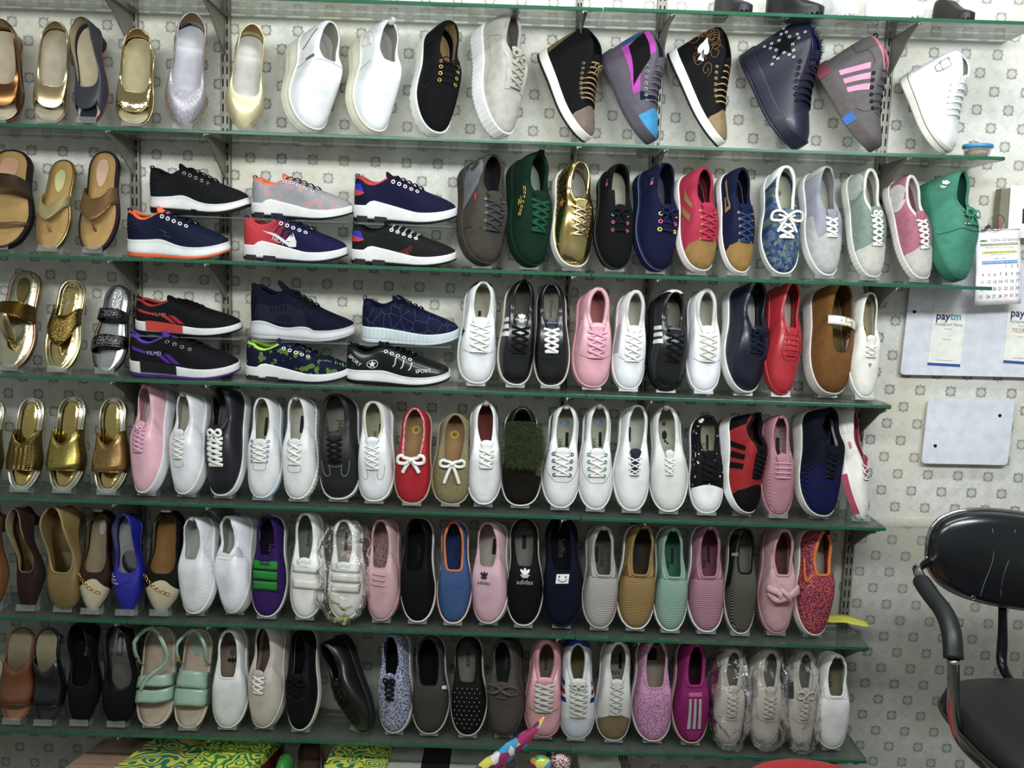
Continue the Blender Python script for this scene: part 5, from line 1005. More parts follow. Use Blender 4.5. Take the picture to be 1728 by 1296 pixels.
pump(5,(68,855,147,1034),'mustard gold satin pump with silver footpad',mat('#7c6634',.5,.15),mat('#5d4c28',.6),mat('#6b5c30',.7),gins,-16,foot=-1,toe='round',yt=.65,lean=-2,W=.092,collar=mat('#8d7840',.5),cr=.003,ipad=[(.55,0,.030,.030,met('#a9a07c',.35),1)])
def chn(r,l,G,nv):
    planchain(r,l,[(.032,.64),(.022,.70),(.004,.76),(-.016,.80)],met('#dcb462',.25),.0042)
crm=mat('#b5a98c',.6)
def twot(box,nick,dk,ins,foot=1,**k):
    pump(5,box,nick,dk,mat('#2a1c14',.7),mat('#6b5a3c',.8),ins,4,toe='point',yt=.62,foot=foot,heel=.015,caps=[('toe_cap',.76,.35,crm)],quads=[('side_band',1,[(.04,.05),(.74,.05),(.74,.42),(.04,.35)],crm)],hook=lambda r,l,G,nv:[chn(r,l,G,nv),boxo('heel_tab',tuple(G[N//2,-1]+np.array([0,-.001,-.003])),(.010,.0024,.007),crm,r,.001)],**k)
twot((134,864,197,1040),'cream and brown flat with gold chain and oval insole label',mat('#2c1510',.75),mat('#82765a',.7),ipad=[(.16,0,.008,.020,mat('#a89c98',.5),1)])
pump(5,(189,871,248,1044),'royal blue pump with silver footpad and crystal trim',mat('#12128c',.55),mat('#10105c',.5),met('#8c8c90',.3),mat('#8c8a8c',.4),-4,foot=-1,toe='point',yt=.60,heel=.03,ipad=[(.48,0,.024,.030,met('#c2c2c6',.25),1)],hook=lambda r,l,G,nv:[ribm(l,1,[(.60+.035*i,.60),(.64+.035*i,.98)],mat('#d8d8e6',.3,.3,'bead','#7d7fa8'),r,'crystal_trim',.0022) for i in range(3)],seams=[(0,[(-.02,.68),(.0,.70),(.028,.76)],mat('#10106c',.5),.001)])
twot((245,867,314,1047),'cream and black flat with gold chain and tan insole',mat('#0c0a0a',.8),mat('#80592a',.7),1,collar=blk)
slip(5,(300,877,372,1047),'white slip-on sneaker with diamond-punched vamp',mat('#e0e2e6',.55,0,'perf','#b5b8c0',1.1),rub('#dcdedd'),mat('#b5b8b4',.8),mat('#a9aca8',.8),-18,foot=-1,lean=-2,itext=[('SPORTS',.012,.30,-.006,inkg)],yt=.46,pull=whc,pullh=.003)
slip(5,(362,876,441,1047),'plain white slip-on with crumpled elastic tongue',lea('#e8e8f0',.45),mat('#cdd0c6',.5),mat('#a9a898',.8),mat('#96958a',.8),-28,foot=-1,lean=-4,yt=.42,th=[(0,.034),(1,.026)],H=KINDS['low']['H'],cr=.004,collar=white,gore=mat('#cfd0d4',.8,0,'cord','#9d9ea4',.4),pads=[('elastic_tongue',[(-.024,.40),(.024,.40),(.020,.47),(-.020,.47)],mat('#dedee2',.7,0,'marble','#b0b1b6'))])
def bands(ts,cmat,w0=.024,hh=.003,side_=0,nm='elastic_band',thick=.018):
    def f(r,l,G,nv):
        for t in ts:
            A=[]
            for u in np.linspace(-1,1,11):
                A.append([l.plan(u*w0+side_*.004,t+dt-.006*u,.0014+hh*(1-u*u)**.5)[0] for dt in(-thick,-thick*.33,thick*.33,thick)])
            m=MB();m.grid(np.array(A));o=m.build(nm,cmat,r);q=o.modifiers.new('t','SOLIDIFY');q.thickness=.0016;q.offset=0
    return f
grb=mat('#137a24',.7)
court(5,(424,874,489,1050),'purple suede sneaker with three green elastic bands',suede('#2c1450'),rub('#d8d9d8'),mat('#150a24',.9),mat('#150a24',.9),mat('#2c1450',.8),-4,foot=-1,kind='van',yt=.46,n=2,lt_=(.47,.50,.018,.018),w=.0006,hook=bands((.50,.60,.70),grb,.031,.0012,0,'elastic_band',.042),caps=[('toe_cap',.78,.12,suede('#34185a'))],seams=ToeS(mat('#4c2c78',.7)),itext=[('GS+',.020,.34,0,mat('#5a5468',.6))])
vel=lambda ts,th=.038:bands(ts,mat('#d6d6cd',.5),.033,.0018,-1,'touch_strap',th)
def velshoe(box,nick,ts,foot,**k):
    return court(5,box,nick,lea('#e2e1da',.5),rub('#dddcd4'),mat('#c2c0b4',.8),k.pop('ins_',mat('#6b7468',.8)),whc,-4,foot=foot,kind='van',n=2,lt_=(.50,.53,.020,.020),w=.0006,hook=vel(ts),cat='sneaker',tg=white,**k)
velshoe((489,866,553,1047),'white sneaker with two touch straps and dark script insole',(.54,.69),-1,itext=[('Kickorn',.018,.22,0,ink)])
velshoe((553,878,621,1049),'white sneaker with three touch straps inside a plastic bag',(.50,.60,.70),-1,ins_=mat('#a39f90',.8),ipad=[(.22,.004,.004,.026,ink),(.30,-.004,.005,.008,mat('#b85a24',.6),1)],lean=0)
slip(5,(618,871,680,1040),'pink slip-on with three corded lines',mat('#c39a9e',.6),mat('#bd9096',.6),mat('#b5828a',.8),mat('#96807a',.85,0,'speck','#7c4a48'),-14,foot=-1,lean=-2,yt=.50,hook=bands((.56,.61,.66),mat('#c99298',.7),.018,.003,0,'cord',.0055))
slip(5,(675,875,738,1053),'plain black slip-on with white foxing',blk,rub('#d8d8d6'),blk,dark,-6,foot=1,lean=3,yt=.52,itext=[('VENKA',.012,.34,0,mat('#26262a',.6))],quads=[('blue_band',1,[(.38,.10),(.56,.05),(.54,.45),(.38,.5)],mat('#23305c',.7)),('white_tag',1,[(.36,.2),(.40,.2),(.40,.8),(.36,.8)],whc,.0016)])
slip(5,(737,880,798,1058),'blue slip-on with orange collar and orange foxing',suede('#33507c'),rub('#d6cfc6'),mat('#1c2c54',.9),mat('#1c2c54',.9),-2,foot=-1,yt=.50,collar=mat('#c9682c',.8),cr=.0034,welt=mat('#c9562c',.6),weltz=-.003,itext=[('VEKA',.017,.30,0,ink)],quads=[('orange_panel',1,[(.18,.4),(.40,.4),(.38,.95),(.22,.95)],mat('#c9782f',.8)),('grey_flash',1,[(.40,.35),(.48,.35),(.50,.97),(.44,.97)],mat('#8f9184',.8))])
pkr=mat('#cba4b0',.8,0,'perf','#b57c8a',.6)
slip(5,(796,880,864,1052),'pale pink slip-on printed with a leaf logo and adidas',pkr,mat('#b5b4ac',.6,0,'knit','#d2d1c9'),mat('#b0606c',.8),mat('#a19a8c',.8),-20,foot=-1,lean=-4,yt=.46,ipad=[(.24,-.004,.005,.022,ink)],trefoil=(.004,.56,.014,mat('#1c1538',.6)),vtext=[('adidas',.0135,.004,.615,mat('#3c2a44',.6))])
slip(5,(853,873,918,1054),'black slip-on printed with a white leaf logo and adidas',blk,rub('#bdbcb0'),dark,mat('#6c6c62',.85),-2,foot=-1,yt=.46,welt=None,ipad=[(.22,0,.005,.018,ink)],trefoil=(0,.54,.017,whc),vtext=[('adidas',.0165,0,.605,mat('#a9a8a8',.6))])
def smile(r,l,G,nv):
    m=patch(l,[(-.016,.53),(.012,.535),(.014,.62),(-.014,.615)],5,5,'plan',off=.0016);m.build('white_patch',whc,r)
    m=MB()
    for x in(-.008,.006):P,n=l.plan(x,.555,.003);m.fan([P+np.array([math.cos(a)*.0018,math.sin(a)*.0022,0]) for a in np.linspace(0,6.28,9)[:-1]])
    P=[l.plan(-.001+.009*math.cos(a),.570+.030*math.sin(a),.0030)[0] for a in np.linspace(.2,math.pi-.2,10)];m.tube(P,.0007,1,None,4);m.build('smile',mat('#1c1c24',.6),r)
slip(5,(914,871,985,1054),'dark navy slip-on with white smiling patch',suede('#080c20'),mat('#070b1c',.7),dark,dark,-6,foot=-1,yt=.50,welt=mat('#1c2444',.7),itext=[('Soffte',.022,.28,0,mat('#3c3e48',.6))],hook=smile)
def cordy(box,nick,c,c2,sl,lin_,ins_,st,**k):
    cm=mat(c,.85,0,'cord',c2);return slip(5,box,nick,cm,sl,lin_,ins_,k.pop('spin',4),yt=.50,gore=mat(c2,.85),collar=mat(c,.85,0,'cord',c2,.7),cr=.0036,itext=[('GUO+RN',.014,.29,st,ink)],ipad=[(.28,.008 if st<=0 else -.008,.004,.022,ink)],pull=mat(c,.85),pullh=.002,**k)
cordy((980,885,1044,1058),'light grey corduroy slip-on','#a5a09a','#6f6b66',rub('#a9a5a0'),mat('#5d5a54',.9),mat('#4c4a45',.9),-.004,lean=-1,foot=-1)
cordy((1037,886,1106,1066),'mustard corduroy slip-on with white foxing','#8f7444','#5f4218',rub('#dcdbd8'),mat('#4a3820',.9),mat('#33291c',.9),0,lean=-1)
cordy((1099,887,1161,1063),'mint green corduroy slip-on','#84a093','#4f7466',rub('#dadbd8'),mat('#2c5c4a',.9),mat('#2c5c4a',.9),.004,foot=-1)
cordy((1155,886,1222,1068),'rose pink corduroy slip-on','#a07584','#7c4656',rub('#dadad8'),mat('#6b3448',.9),mat('#6b3448',.9),.004,lean=2)
slip(5,(1217,886,1277,1063),'black mesh slip-on with cream sole',mat('#0a0b0c',.8,0,'mesh','#7c7c6c',.8),rub('#b5b0a2'),dark,mat('#5c5d54',.9),8,yt=.44,hw=.66,collar=dark,cr=.003,quads=[('side_panel',sg,[(.02,.02),(.62,.02),(.54,.72),(.02,.98)],bsu,.0014) for sg in(1,-1)],stext=[('EANI',.012,1,.26,.90,whc,-90)])
def knot(r,l,G,nv):
    m_=mat('#c0989e',.8);m=MB()
    ribbon(m,l,[(.036,.58,.006),(.022,.60,.013),(.006,.63,.011),(-.006,.66,.010),(-.020,.62,.013),(-.040,.585,.005)],.010,.5,n=20)
    ribbon(m,l,[(.034,.62,.005),(.018,.68,.010),(0,.66,.016),(-.014,.62,.016),(-.036,.56,.006)],.009,.55,n=20)
    ribbon(m,l,[(.010,.58,.012),(-.004,.63,.022),(-.016,.69,.010)],.007,.6,n=12);ribbon(m,l,[(.016,.70,.004),(.008,.66,.014),(.014,.61,.016)],.008,.6,n=10)
    m.build('fabric_knot',m_,r)
slip(5,(1274,888,1343,1063),'dusty pink suede slip-on with knotted bow',suede('#b98f94'),mat('#b98489',.6),mat('#5c342c',.9),mat('#5c342c',.9),6,yt=.46,hook=knot,collar=mat('#b5838a',.8),cr=.004,H=KINDS['low']['H'])
slip(5,(1333,886,1409,1058),'purple and orange knitted slip-on with orange binding',mat('#3a1c4c',.85,0,'knit','#c04a30',1.3),rub('#c9c6bd'),mat('#5d2438',.9,0,'perf','#c9682c'),mat('#8d8a7a',.85),22,lean=1,yt=.44,hw=.60,collar=mat('#c9681c',.8),cr=.0045,W=.104,pull=blk,ipad=[(.24,.006,.006,.026,ink)],itext=[('YADS',.012,.30,-.006,ink)],seams=[(1,[(.44,.98),(.50,.72),(.40,.5),(.28,.42)],mat('#c9681c',.8),.0030,'orange_binding')])
def polka(r,l):
    n_=0
    for i,t in enumerate(np.arange(.52,.94,.045)):
        for j in range(-3,4):
            x=(j+.5*(i%2))*.0125
            if abs(x)>np.interp(t*l.L,l.ys,l.hwid)*.82 or (abs(x)>np.interp(t*l.L,l.ys,l.hwid)*.6 and t>.9):continue
            P,n=l.plan(x,t,.001)
            if 'pk' not in EYE:
                a=np.linspace(0,2*math.pi,8,endpoint=False);q=MB();q.grid(np.stack([np.c_[np.cos(a)*k,np.sin(a)*k,a*0+z] for k,z in((1,0),(.8,.5),(.1,.8))],1),True);o=q.build('stud',mat('#c9c9c4',.4,.5),r);EYE['pk']=o.data
            else:o=bpy.data.objects.new('stud',EYE['pk']);C.objects.link(o);o.parent=r
            o.location=P;o.scale=(.0014,)*3;n_+=1
# ================================================ lowest row
sandal(6,(-62,1048,17,1158),'cream sandal end poking in at the left edge of the lowest row',mat('#b5a98c',.6),mat('#a89c7c',.6),[('strap',.5,.5,.5,.012,.012,.03,mat('#cfc6ac',.5),1.5)],spin=0,st=True)
def mule(box,nick,c,ins_,toec,spin,foot,hl):
    sandal(6,box,nick,c,toec,[('wide_strap',.56,.56,.64,.060,.044,.032,c,1.8,c)],spin=spin,foot=foot,L=.25,th=.008,heel=.045,toe='slim',name='heeled_mule',inner=None,extra=lambda r,l:hp(r,l,ins_))
def hp(r,l,m_):
    I=offs(l.B,-.0045);I[:,1]=np.minimum(I[:,1],.62*l.L);zz=l.zs(I[:,1])+.0034;c=np.interp(I[:,1],l.ys,l.cx);m=MB();m.grid(np.stack([np.c_[I,zz],np.c_[c,I[:,1],zz]],1),True);m.build('insole',m_,r)
mule((0,1060,62,1224),'tan brown heeled mule with punched strap',mat('#6b3a16',.55,0,'dots','#3a1c08',1.2),mat('#7c7058',.7),mat('#86542f',.5),6,1,.04)
mule((55,1060,114,1224),'black heeled mule with open toe',blea,mat('#85795f',.7),lea('#0f1218',.4),-2,-1,.04)
pump(6,(113,1051,174,1229),'plain black suede square-toed pump',bsu,mat('#0c0c0d',.7),dark,dark,-6,foot=-1,toe='square',yt=.64,heel=.02,itext=[('Pansy',.014,.28,-.004,mat('#6c6a5c',.6))],collar=mat('#26262a',.8))
pump(6,(172,1053,237,1226),'black pump with silver insole and clear footpad',bsu,mat('#0c0c0d',.7),mat('#3c3c3e',.6),met('#a5a5a8',.25,'foil'),6,foot=-1,toe='slim',yt=.66,lean=2,heel=.03,ipad=[(.20,0,.007,.030,mat('#141a30',.5)),(.52,0,.024,.032,mat('#66625f',.3,.2),1)],itext=[('Gusnt',.013,.20,0,mat('#a9a9b0',.4))],collar=mat('#17171a',.7))
mint=lea('#8fae98',.28,.5);mbed=mat('#a89682',.7)
def ms1(r,l):
    m=MB()
    def rb(P,w):
        Q=crs(P,22);m.tube(Q,w,.22,[(0,-.1,1.)]*22,6)
    def s_(t,sd,z):return (float(np.interp(t*l.L,l.ys,l.cx))+sd*float(np.interp(t*l.L,l.ys,l.hwid))*1.02,t*l.L,float(l.zs(t*l.L))+z)
    rb([s_(.70,1,-.002),(.020,.64*l.L,.044),(0,.50*l.L,.052),s_(.34,-1,.038),s_(.18,-1,.050),(0,.0,.062),s_(.14,1,.050),s_(.33,1,.028),s_(.40,1,.0)],.0055)
    m.build('diagonal_strap',mint,r);boxo('buckle',s_(.33,1,.028),(.004,.008,.004),gold,r,.001)
def ms2(r,l):
    m=MB()
    def s_(t,sd,z):return (float(np.interp(t*l.L,l.ys,l.cx))+sd*float(np.interp(t*l.L,l.ys,l.hwid))*1.02,t*l.L,float(l.zs(t*l.L))+z)
    Q=crs([s_(.36,1,.0),s_(.30,1,.035),s_(.14,1,.055),(0,.0,.062),s_(.14,-1,.055),s_(.30,-1,.035),s_(.36,-1,.0)],26);m.tube(Q,.0050,.22,[(0,-.1,1.)]*26,6);m.build('ankle_strap',mint,r);boxo('buckle',s_(.30,1,.035),(.004,.008,.005),gold,r,.001)
sandal(6,(228,1064,300,1240),'mint green strappy sandal with crossing diagonal strap',mat('#bdb3a2',.6),mbed,[('strap',.52,.58,.54,.016,.014,.036,mint,1.5),('strap',.66,.72,.70,.017,.016,.032,mint,1.5)],spin=-8,foot=-1,toe='round',extra=ms1)
sandal(6,(293,1066,361,1240),'mint green sandal with two broad straps and green heel pad',mat('#bdb3a2',.6),mbed,[('strap',.52,.48,.50,.022,.022,.038,mint,1.5),('strap',.69,.69,.68,.022,.022,.032,mint,1.5)],spin=-4,foot=1,toe='round',extra=ms2,pad=(.16,.016,.030,mat('#7c947a',.4,0,'foil')))
slip(6,(358,1058,424,1230),'white slip-on with tan lining and stamped insole',lea('#d6d8d8',.45),rub('#d3d8c8'),mat('#6e4420',.8),mat('#7d6b5c',.8),0,foot=-1,yt=.50,toe='slim',itext=[('SEVEN',.011,.16,0,ink,'h')],ipad=[(.25,0,.008,.010,inkg,1),(.33,-.008,.005,.006,ink,1),(.33,.008,.005,.006,ink,1),(.33,0,.003,.008,ink,1)],quads=[('black_tag',1,[(.50,.75),(.545,.70),(.56,.85),(.51,.92)],ink,.0016)],collar=whc,cr=.003,tilt=70)
canvas(6,(418,1055,492,1232),'cream canvas sneaker with burgundy lining',mat('#beb4aa',.8),rub('#cfc9c2'),mat('#3c201c',.85),mat('#6b5448',.8),lace_w,-22,foot=-1,lean=-5,n=4,w=.0030,lt_=(.50,.66,.018,.015),welt=mat('#3a3448',.6),weltz=-.002,eye=mat('#8c8484',.5),er=.002)
canvas(6,(482,1060,543,1234),'black canvas sneaker with white sole edge',mat('#0b0b0f',.7),rub('#c9c8be'),dark,dark,lace_b,-14,foot=-1,lean=-1,n=4,w=.0024,lt_=(.50,.66,.018,.015),bow=True,bows=.9,seams=[(0,[(-.030,.66),(0,.70),(.030,.66)],seamb)])
def leanfix():pass
court(6,(540,1066,634,1230),'black leather lace-up tipped over sideways',lea('#0c0c0d',.3),mat('#0c0c0c',.5),dark,mat('#3c3a36',.8),lace_b,-30,kind='low',lean=24,foot=1,n=5,w=.0022,lt_=(.48,.70,.020,.017),eye=mat('#3a3a3c',.3,.8),er=.0024,syaw=-18,seams=ToeS(seamb))
canvas(6,(637,1067,702,1240),'blue and white flecked knit sneaker',mat('#141c54',.85,0,'speck','#b9bccb',.75),rub('#bdbab0'),dark,dark,mat('#14141c',.85),-16,foot=-1,lean=-1,n=4,w=.0028,lt_=(.51,.66,.014,.012),yt=.46,bow=True,bows=.5,collar=mat('#1c245c',.85,0,'speck','#a9acbd'))
slip(6,(694,1072,761,1243),'grey suede slip-on with black lining',suede('#3a3835'),rub('#b5b1a6'),blk,dark,-4,foot=-1,yt=.50,gore=None,collar=blk,quads=[('white_tag',-1,[(.50,.5),(.54,.5),(.53,.95),(.50,.95)],whc,.0016)])
slip(6,(760,1072,824,1243),'black slip-on with white polka studs',mat('#0c0c0d',.8,0,''),rub('#b5b1a6'),dark,mat('#6a6c5e',.8),-6,foot=-1,yt=.46,itext=[('Kickorn',.019,.20,0,ink)],hook=lambda r,l,G,nv:polka(r,l))
canvas(6,(822,1074,888,1240),'grey-brown suede lace-up with looped cord laces',suede('#4a4240'),mat('#3f3a38',.7),mat('#2c302c',.9),mat('#1e241f',.9),mat('#5b534e',.8),-16,foot=-1,lean=-3,n=3,w=.0020,ls='bar',lt_=(.50,.60,.020,.018),bow=True,bows=1.3,tail=.3,itext=[('Kickorn',.016,.24,0,mat('#4c524a',.7))])
court(6,(884,1076,950,1248),'salmon pink leather sneaker with pale laces behind the foil packet',lea('#cf9498',.5),mat('#c98488',.5),mat('#a06a68',.8),mat('#6e6252',.8),mat('#b8b8b0',.8),-2,cr=.006,collar=lea('#c9868a',.6),w=.0040,lt_=(.46,.73,.025,.022),n=6,itext=[('Kickorn',.018,.22,0,ink)],seams=ToeS(mat('#7c4448',.7)))
court(6,(942,1076,1005,1248),'white sneaker with red and blue side stripes and ribbed toe',mat('#c9cacd',.6),rub('#c4c5c8'),mat('#b0aea4',.8),mat('#665c3c',.8),mat('#bdbcb4',.8),0,foot=-1,cr=.006,collar=mat('#c9c9cb',.7),w=.0036,lt_=(.45,.77,.025,.022),n=7,caps=[('heel_tab',.12,0,mat('#1c2c7c',.7),.005),('shell_toe',.80,.15,mat('#b9bec8',.5,0,'cord','#9fa4b0',.5))],quads=[('stripe',sg,[(.36+.09*i,.20),(.41+.09*i,.20),(.47+.08*i,.92),(.42+.08*i,.92)],c) for sg in(1,-1) for i,c in enumerate((mat('#1c2470',.7),mat('#7c1c28',.7),mat('#1c2470',.7)))],bow=True,bows=.6)
court(6,(1003,1076,1065,1251),'white sneaker with beige suede toe cap',mat('#c2c0bc',.65),rub('#c9c8c4'),mat('#a5a496',.8),mat('#7a7866',.8),mat('#b9b6ae',.8),2,cr=.004,collar=mat('#c9c8c2',.7),w=.0026,lt_=(.46,.74,.019,.016),n=6,caps=[('heel_tab',.08,0,suede('#7c6c48')),('toe_cap',.78,.2,suede('#6e6042'))],itext=[('SAI',.016,.24,0,ink,'h'),('MEN',.014,.34,0,ink,'h')],ipad=[(.18,.006,.006,.006,inkg,1),(.22,-.014,.005,.022,ink)])
slip(6,(1062,1080,1134,1263),'lilac pink slip-on with dark knitted speckles',mat('#c090ae',.85,0,'knit','#8c4a7c',1.0),rub('#cbc6be'),mat('#a06c88',.85),mat('#85796a',.8),6,lean=3,yt=.48,pull=blk,pullh=.003,collar=mat('#b583a0',.8),cr=.003,ipad=[(.16,0,.012,.016,mat('#1c141c',.7))])
mg=mat('#86125c',.75,0,'mesh','#4c0a3a',.8)
slip(6,(1128,1082,1197,1263),'magenta sport slip-on with white mesh stripes',mg,mat('#a8a08c',.6),mat('#3c1428',.9),mat('#2a0e1c',.9),8,lean=2,yt=.44,hw=.60,collar=mat('#8c1662',.6),cr=.005,pull=mat('#8c3c6c',.6),pullh=.006,out=mat('#7c1050',.6),outf=.2,pads=[('mesh_stripe',[(x-.003,.56),(x+.003,.56),(x*1.1+.004,.86),(x*1.1-.004,.86)],mat('#a9a2a0',.6,0,'perf','#3c0c2c',.6),.0016) for x in(-.012,0,.012)]+[('name_plate',[(-.016,.50),(.016,.50),(.016,.54),(-.016,.54)],mat('#a8487c',.5),.0020),('toe_bumper',[(-.020,.88),(.020,.88),(.010,.97),(-.010,.97)],mat('#8c1662',.5),.0016)])
def bagsh(box,nick,pan,**k):
    kw=dict(quads=[('side_panel',sg,[(.30,.05),(.52,.05),(.50,.90),(.34,.90)],pan) for sg in(1,-1)]) if pan is not None else {}
    court(6,box,nick,mat('#a9a196',.6),rub('#a8a196'),mat('#a8a498',.8),mat('#6b6654',.8),mat('#a9a396',.8),k.pop('spin',6),cr=.006,collar=mat('#aaa498',.8),w=.0030,lt_=(.50,.70,.018,.015),n=5,seams=ToeS(mat('#7c766c',.7)),**kw,**k)
bagsh((1195,1092,1257,1265),'bagged cream sneaker with pink side panel',mat('#bd8a8c',.7),foot=1)
bagsh((1256,1094,1320,1268),'bagged cream sneaker with lilac grey side panel',mat('#8d8488',.7),foot=1)
bagsh((1318,1094,1377,1268),'bagged cream sneaker with dark navy side panel',mat('#161824',.6),foot=1,bow=True)
slip(6,(1365,1099,1434,1266),'plain white slip-on at the right end of the lowest row',lea('#d3d2d0',.42),rub('#c6c2b6'),mat('#8f8a74',.8),mat('#6f6a50',.8),4,foot=1,yt=.46,th=[(0,.034),(1,.024)],W=.104,itext=[('RSP.AS-339',.012,.26,.004,ink)],pull=whc,pullh=.006,gore=mat('#bdbcb8',.8),cr=.0036,collar=whc)
# clear bags over some shoes
def bag(root_name_nick,label,seed,sx=1.0):
    o=[x for x in C.objects if x.parent is None and x.get('label','').startswith(root_name_nick)][0]
    rr=random.Random(seed);x=MB();A=[];nu,nv_=60,44
    for i in range(nu):
        th=2*math.pi*i/nu;rw=[]
        for j in range(nv_):
            ph=math.pi*(j+.5)/nv_;d=np.array([math.sin(ph)*math.cos(th),-math.cos(ph),math.sin(ph)*math.sin(th)])
            e=np.sign(d)*abs(d)**.75;P=np.array([e[0]*.060*sx,.136+e[1]*.146,.034+e[2]*.056])
            n_=noise.noise(Vector(P*38)+Vector((seed*3.1,0,0)))*.011+abs(noise.noise(Vector(P*95)+Vector((seed,5,0))))*.010
            P=P+d*n_;P[2]=max(P[2],-.006);rw.append(P)
        A.append(rw)
    x.grid(np.array(A),True);x.fan([a[0] for a in A]);x.fan([a[-1] for a in A])
    b=x.build('plastic_bag',clear('plastic_film',(.97,.97,.965),1.0,.14,1.45,.02,(.9,.9,.9),.30));b.matrix_world=o.matrix_world.copy()
    tag(b,label,'plastic bag','clear bags over sneakers')
bag('white sneaker with three touch straps','crinkled clear bag around the white three-strap sneaker',1,1.08)
bag('bagged cream sneaker with pink','crinkled clear bag around the sneaker with pink side panel',2)
bag('bagged cream sneaker with lilac','crinkled clear bag around the sneaker with lilac grey side panel',3,1.06)
bag('bagged cream sneaker with dark','crinkled clear bag around the sneaker with navy side panel',4)
# ================================================ soles of boots on the topmost shelf
def lugboot(px0,px1,nick,c,so,h=.10,foot=1,rz=0):
    K=dict(KINDS['high']);K.update(th=[(0,.040),(1,.034)],sp=.010,L=.27);l=Last(K,foot);root=empty('boot')
    G=l.grid([(i/(KR-1))**1.5 for i in range(KR)]);m=MB();m.grid(G,True);m.build('upper',c,root);nv=l.nrm(G)
    m=MB();m.grid(np.concatenate([G[:,3:]-nv[:,3:]*.002,G[:,-1:]],1),True,True);m.build('lining',dark,root)
    sm=sole_mesh(l,.004,0,1,.004,lug=2.2);sm.build('lug_sole',so,root)
    X0,X1=at(px0,10,-.12)[0],at(px1,10,-.12)[0]
    a=math.radians(rz);t=np.array([math.cos(a),-math.sin(a),0]);Rm=R3([np.cross(t,(0,0,1)),t,(0,0,1.)]);s=(X1-X0)/((.27*abs(math.cos(a)))+.10*abs(math.sin(a)))
    P=np.vstack([G.reshape(-1,3),np.array(sm.v)])*s@Rm.T
    o=np.array([(X0+X1)/2-(P[:,0].min()+P[:,0].max())/2,-(SD-.012)-P[:,1].min(),SZ[0]+.0006-P[:,2].min()]);place(root,Rm,o,(s,s,s))
    tag(root,nick+', cropped by the top of the picture','boot','boots on the topmost shelf')
lugboot(1204,1272,'black lug-soled boot, left of the white ones',mat('#15161c',.5),mat('#17181f',.5),rz=66)
lugboot(1290,1392,'large black lug-soled boot beside the white boots',mat('#101116',.4),mat('#101116',.5),rz=38)
lugboot(1394,1446,'narrow white lug-soled boot',whc,rub('#d9d9de'),rz=78,foot=-1)
lugboot(1462,1560,'wide white lug-soled boot',whc,rub('#dcdce2'),rz=42)
lugboot(1584,1640,'dark brown lug-soled boot, rightmost on the topmost shelf',mat('#1c1416',.5),mat('#221a1a',.5),rz=72,foot=-1)

# ================================================ dark shoe lying among the boxes on the floor
def floorshoe():
    K=dict(KINDS['pump']);K.update(toe='round',th=[(0,.012),(1,.010)],cr=.0015);l=Last(K,1);root=empty('flat_shoe')
    G=l.grid([(i/(KR-1))**1.5 for i in range(KR)]);nv=l.nrm(G);pm_=lea('#0c0c0e',.22,.6);m=MB();m.grid(G,True);m.build('upper',pm_,root)
    m=MB();m.grid(np.concatenate([G[:,2:]-nv[:,2:]*.002,G[:,-1:]],1),True,True);m.build('lining',mat('#5a3c26',.8),root);sole_mesh(l,.002,0,1,.001).build('sole',mat('#6b4a30',.6),root)
    I=offs(l.B,-.0025);m=MB();m.grid(np.stack([np.c_[I,l.zs(I[:,1])+.003],np.c_[np.interp(I[:,1],l.ys,l.cx),I[:,1],l.zs(I[:,1])+.003]],1),True);m.build('insole',mat('#3c2c20',.8),root)
    c=at(520,1262,-.12);a=math.radians(80);t=np.array([.12,-math.cos(.55),-math.sin(.55)]);t/=np.linalg.norm(t);u=np.array([0,-math.sin(.55),math.cos(.55)]);u-=t*(u@t);u/=np.linalg.norm(u)
    place(root,R3([np.cross(t,u),t,u]),np.array([c[0],-.055,.085]),(1,1,1));tag(root,'glossy black flat shoe leaning among the boxes on the floor','shoe')
floorshoe()
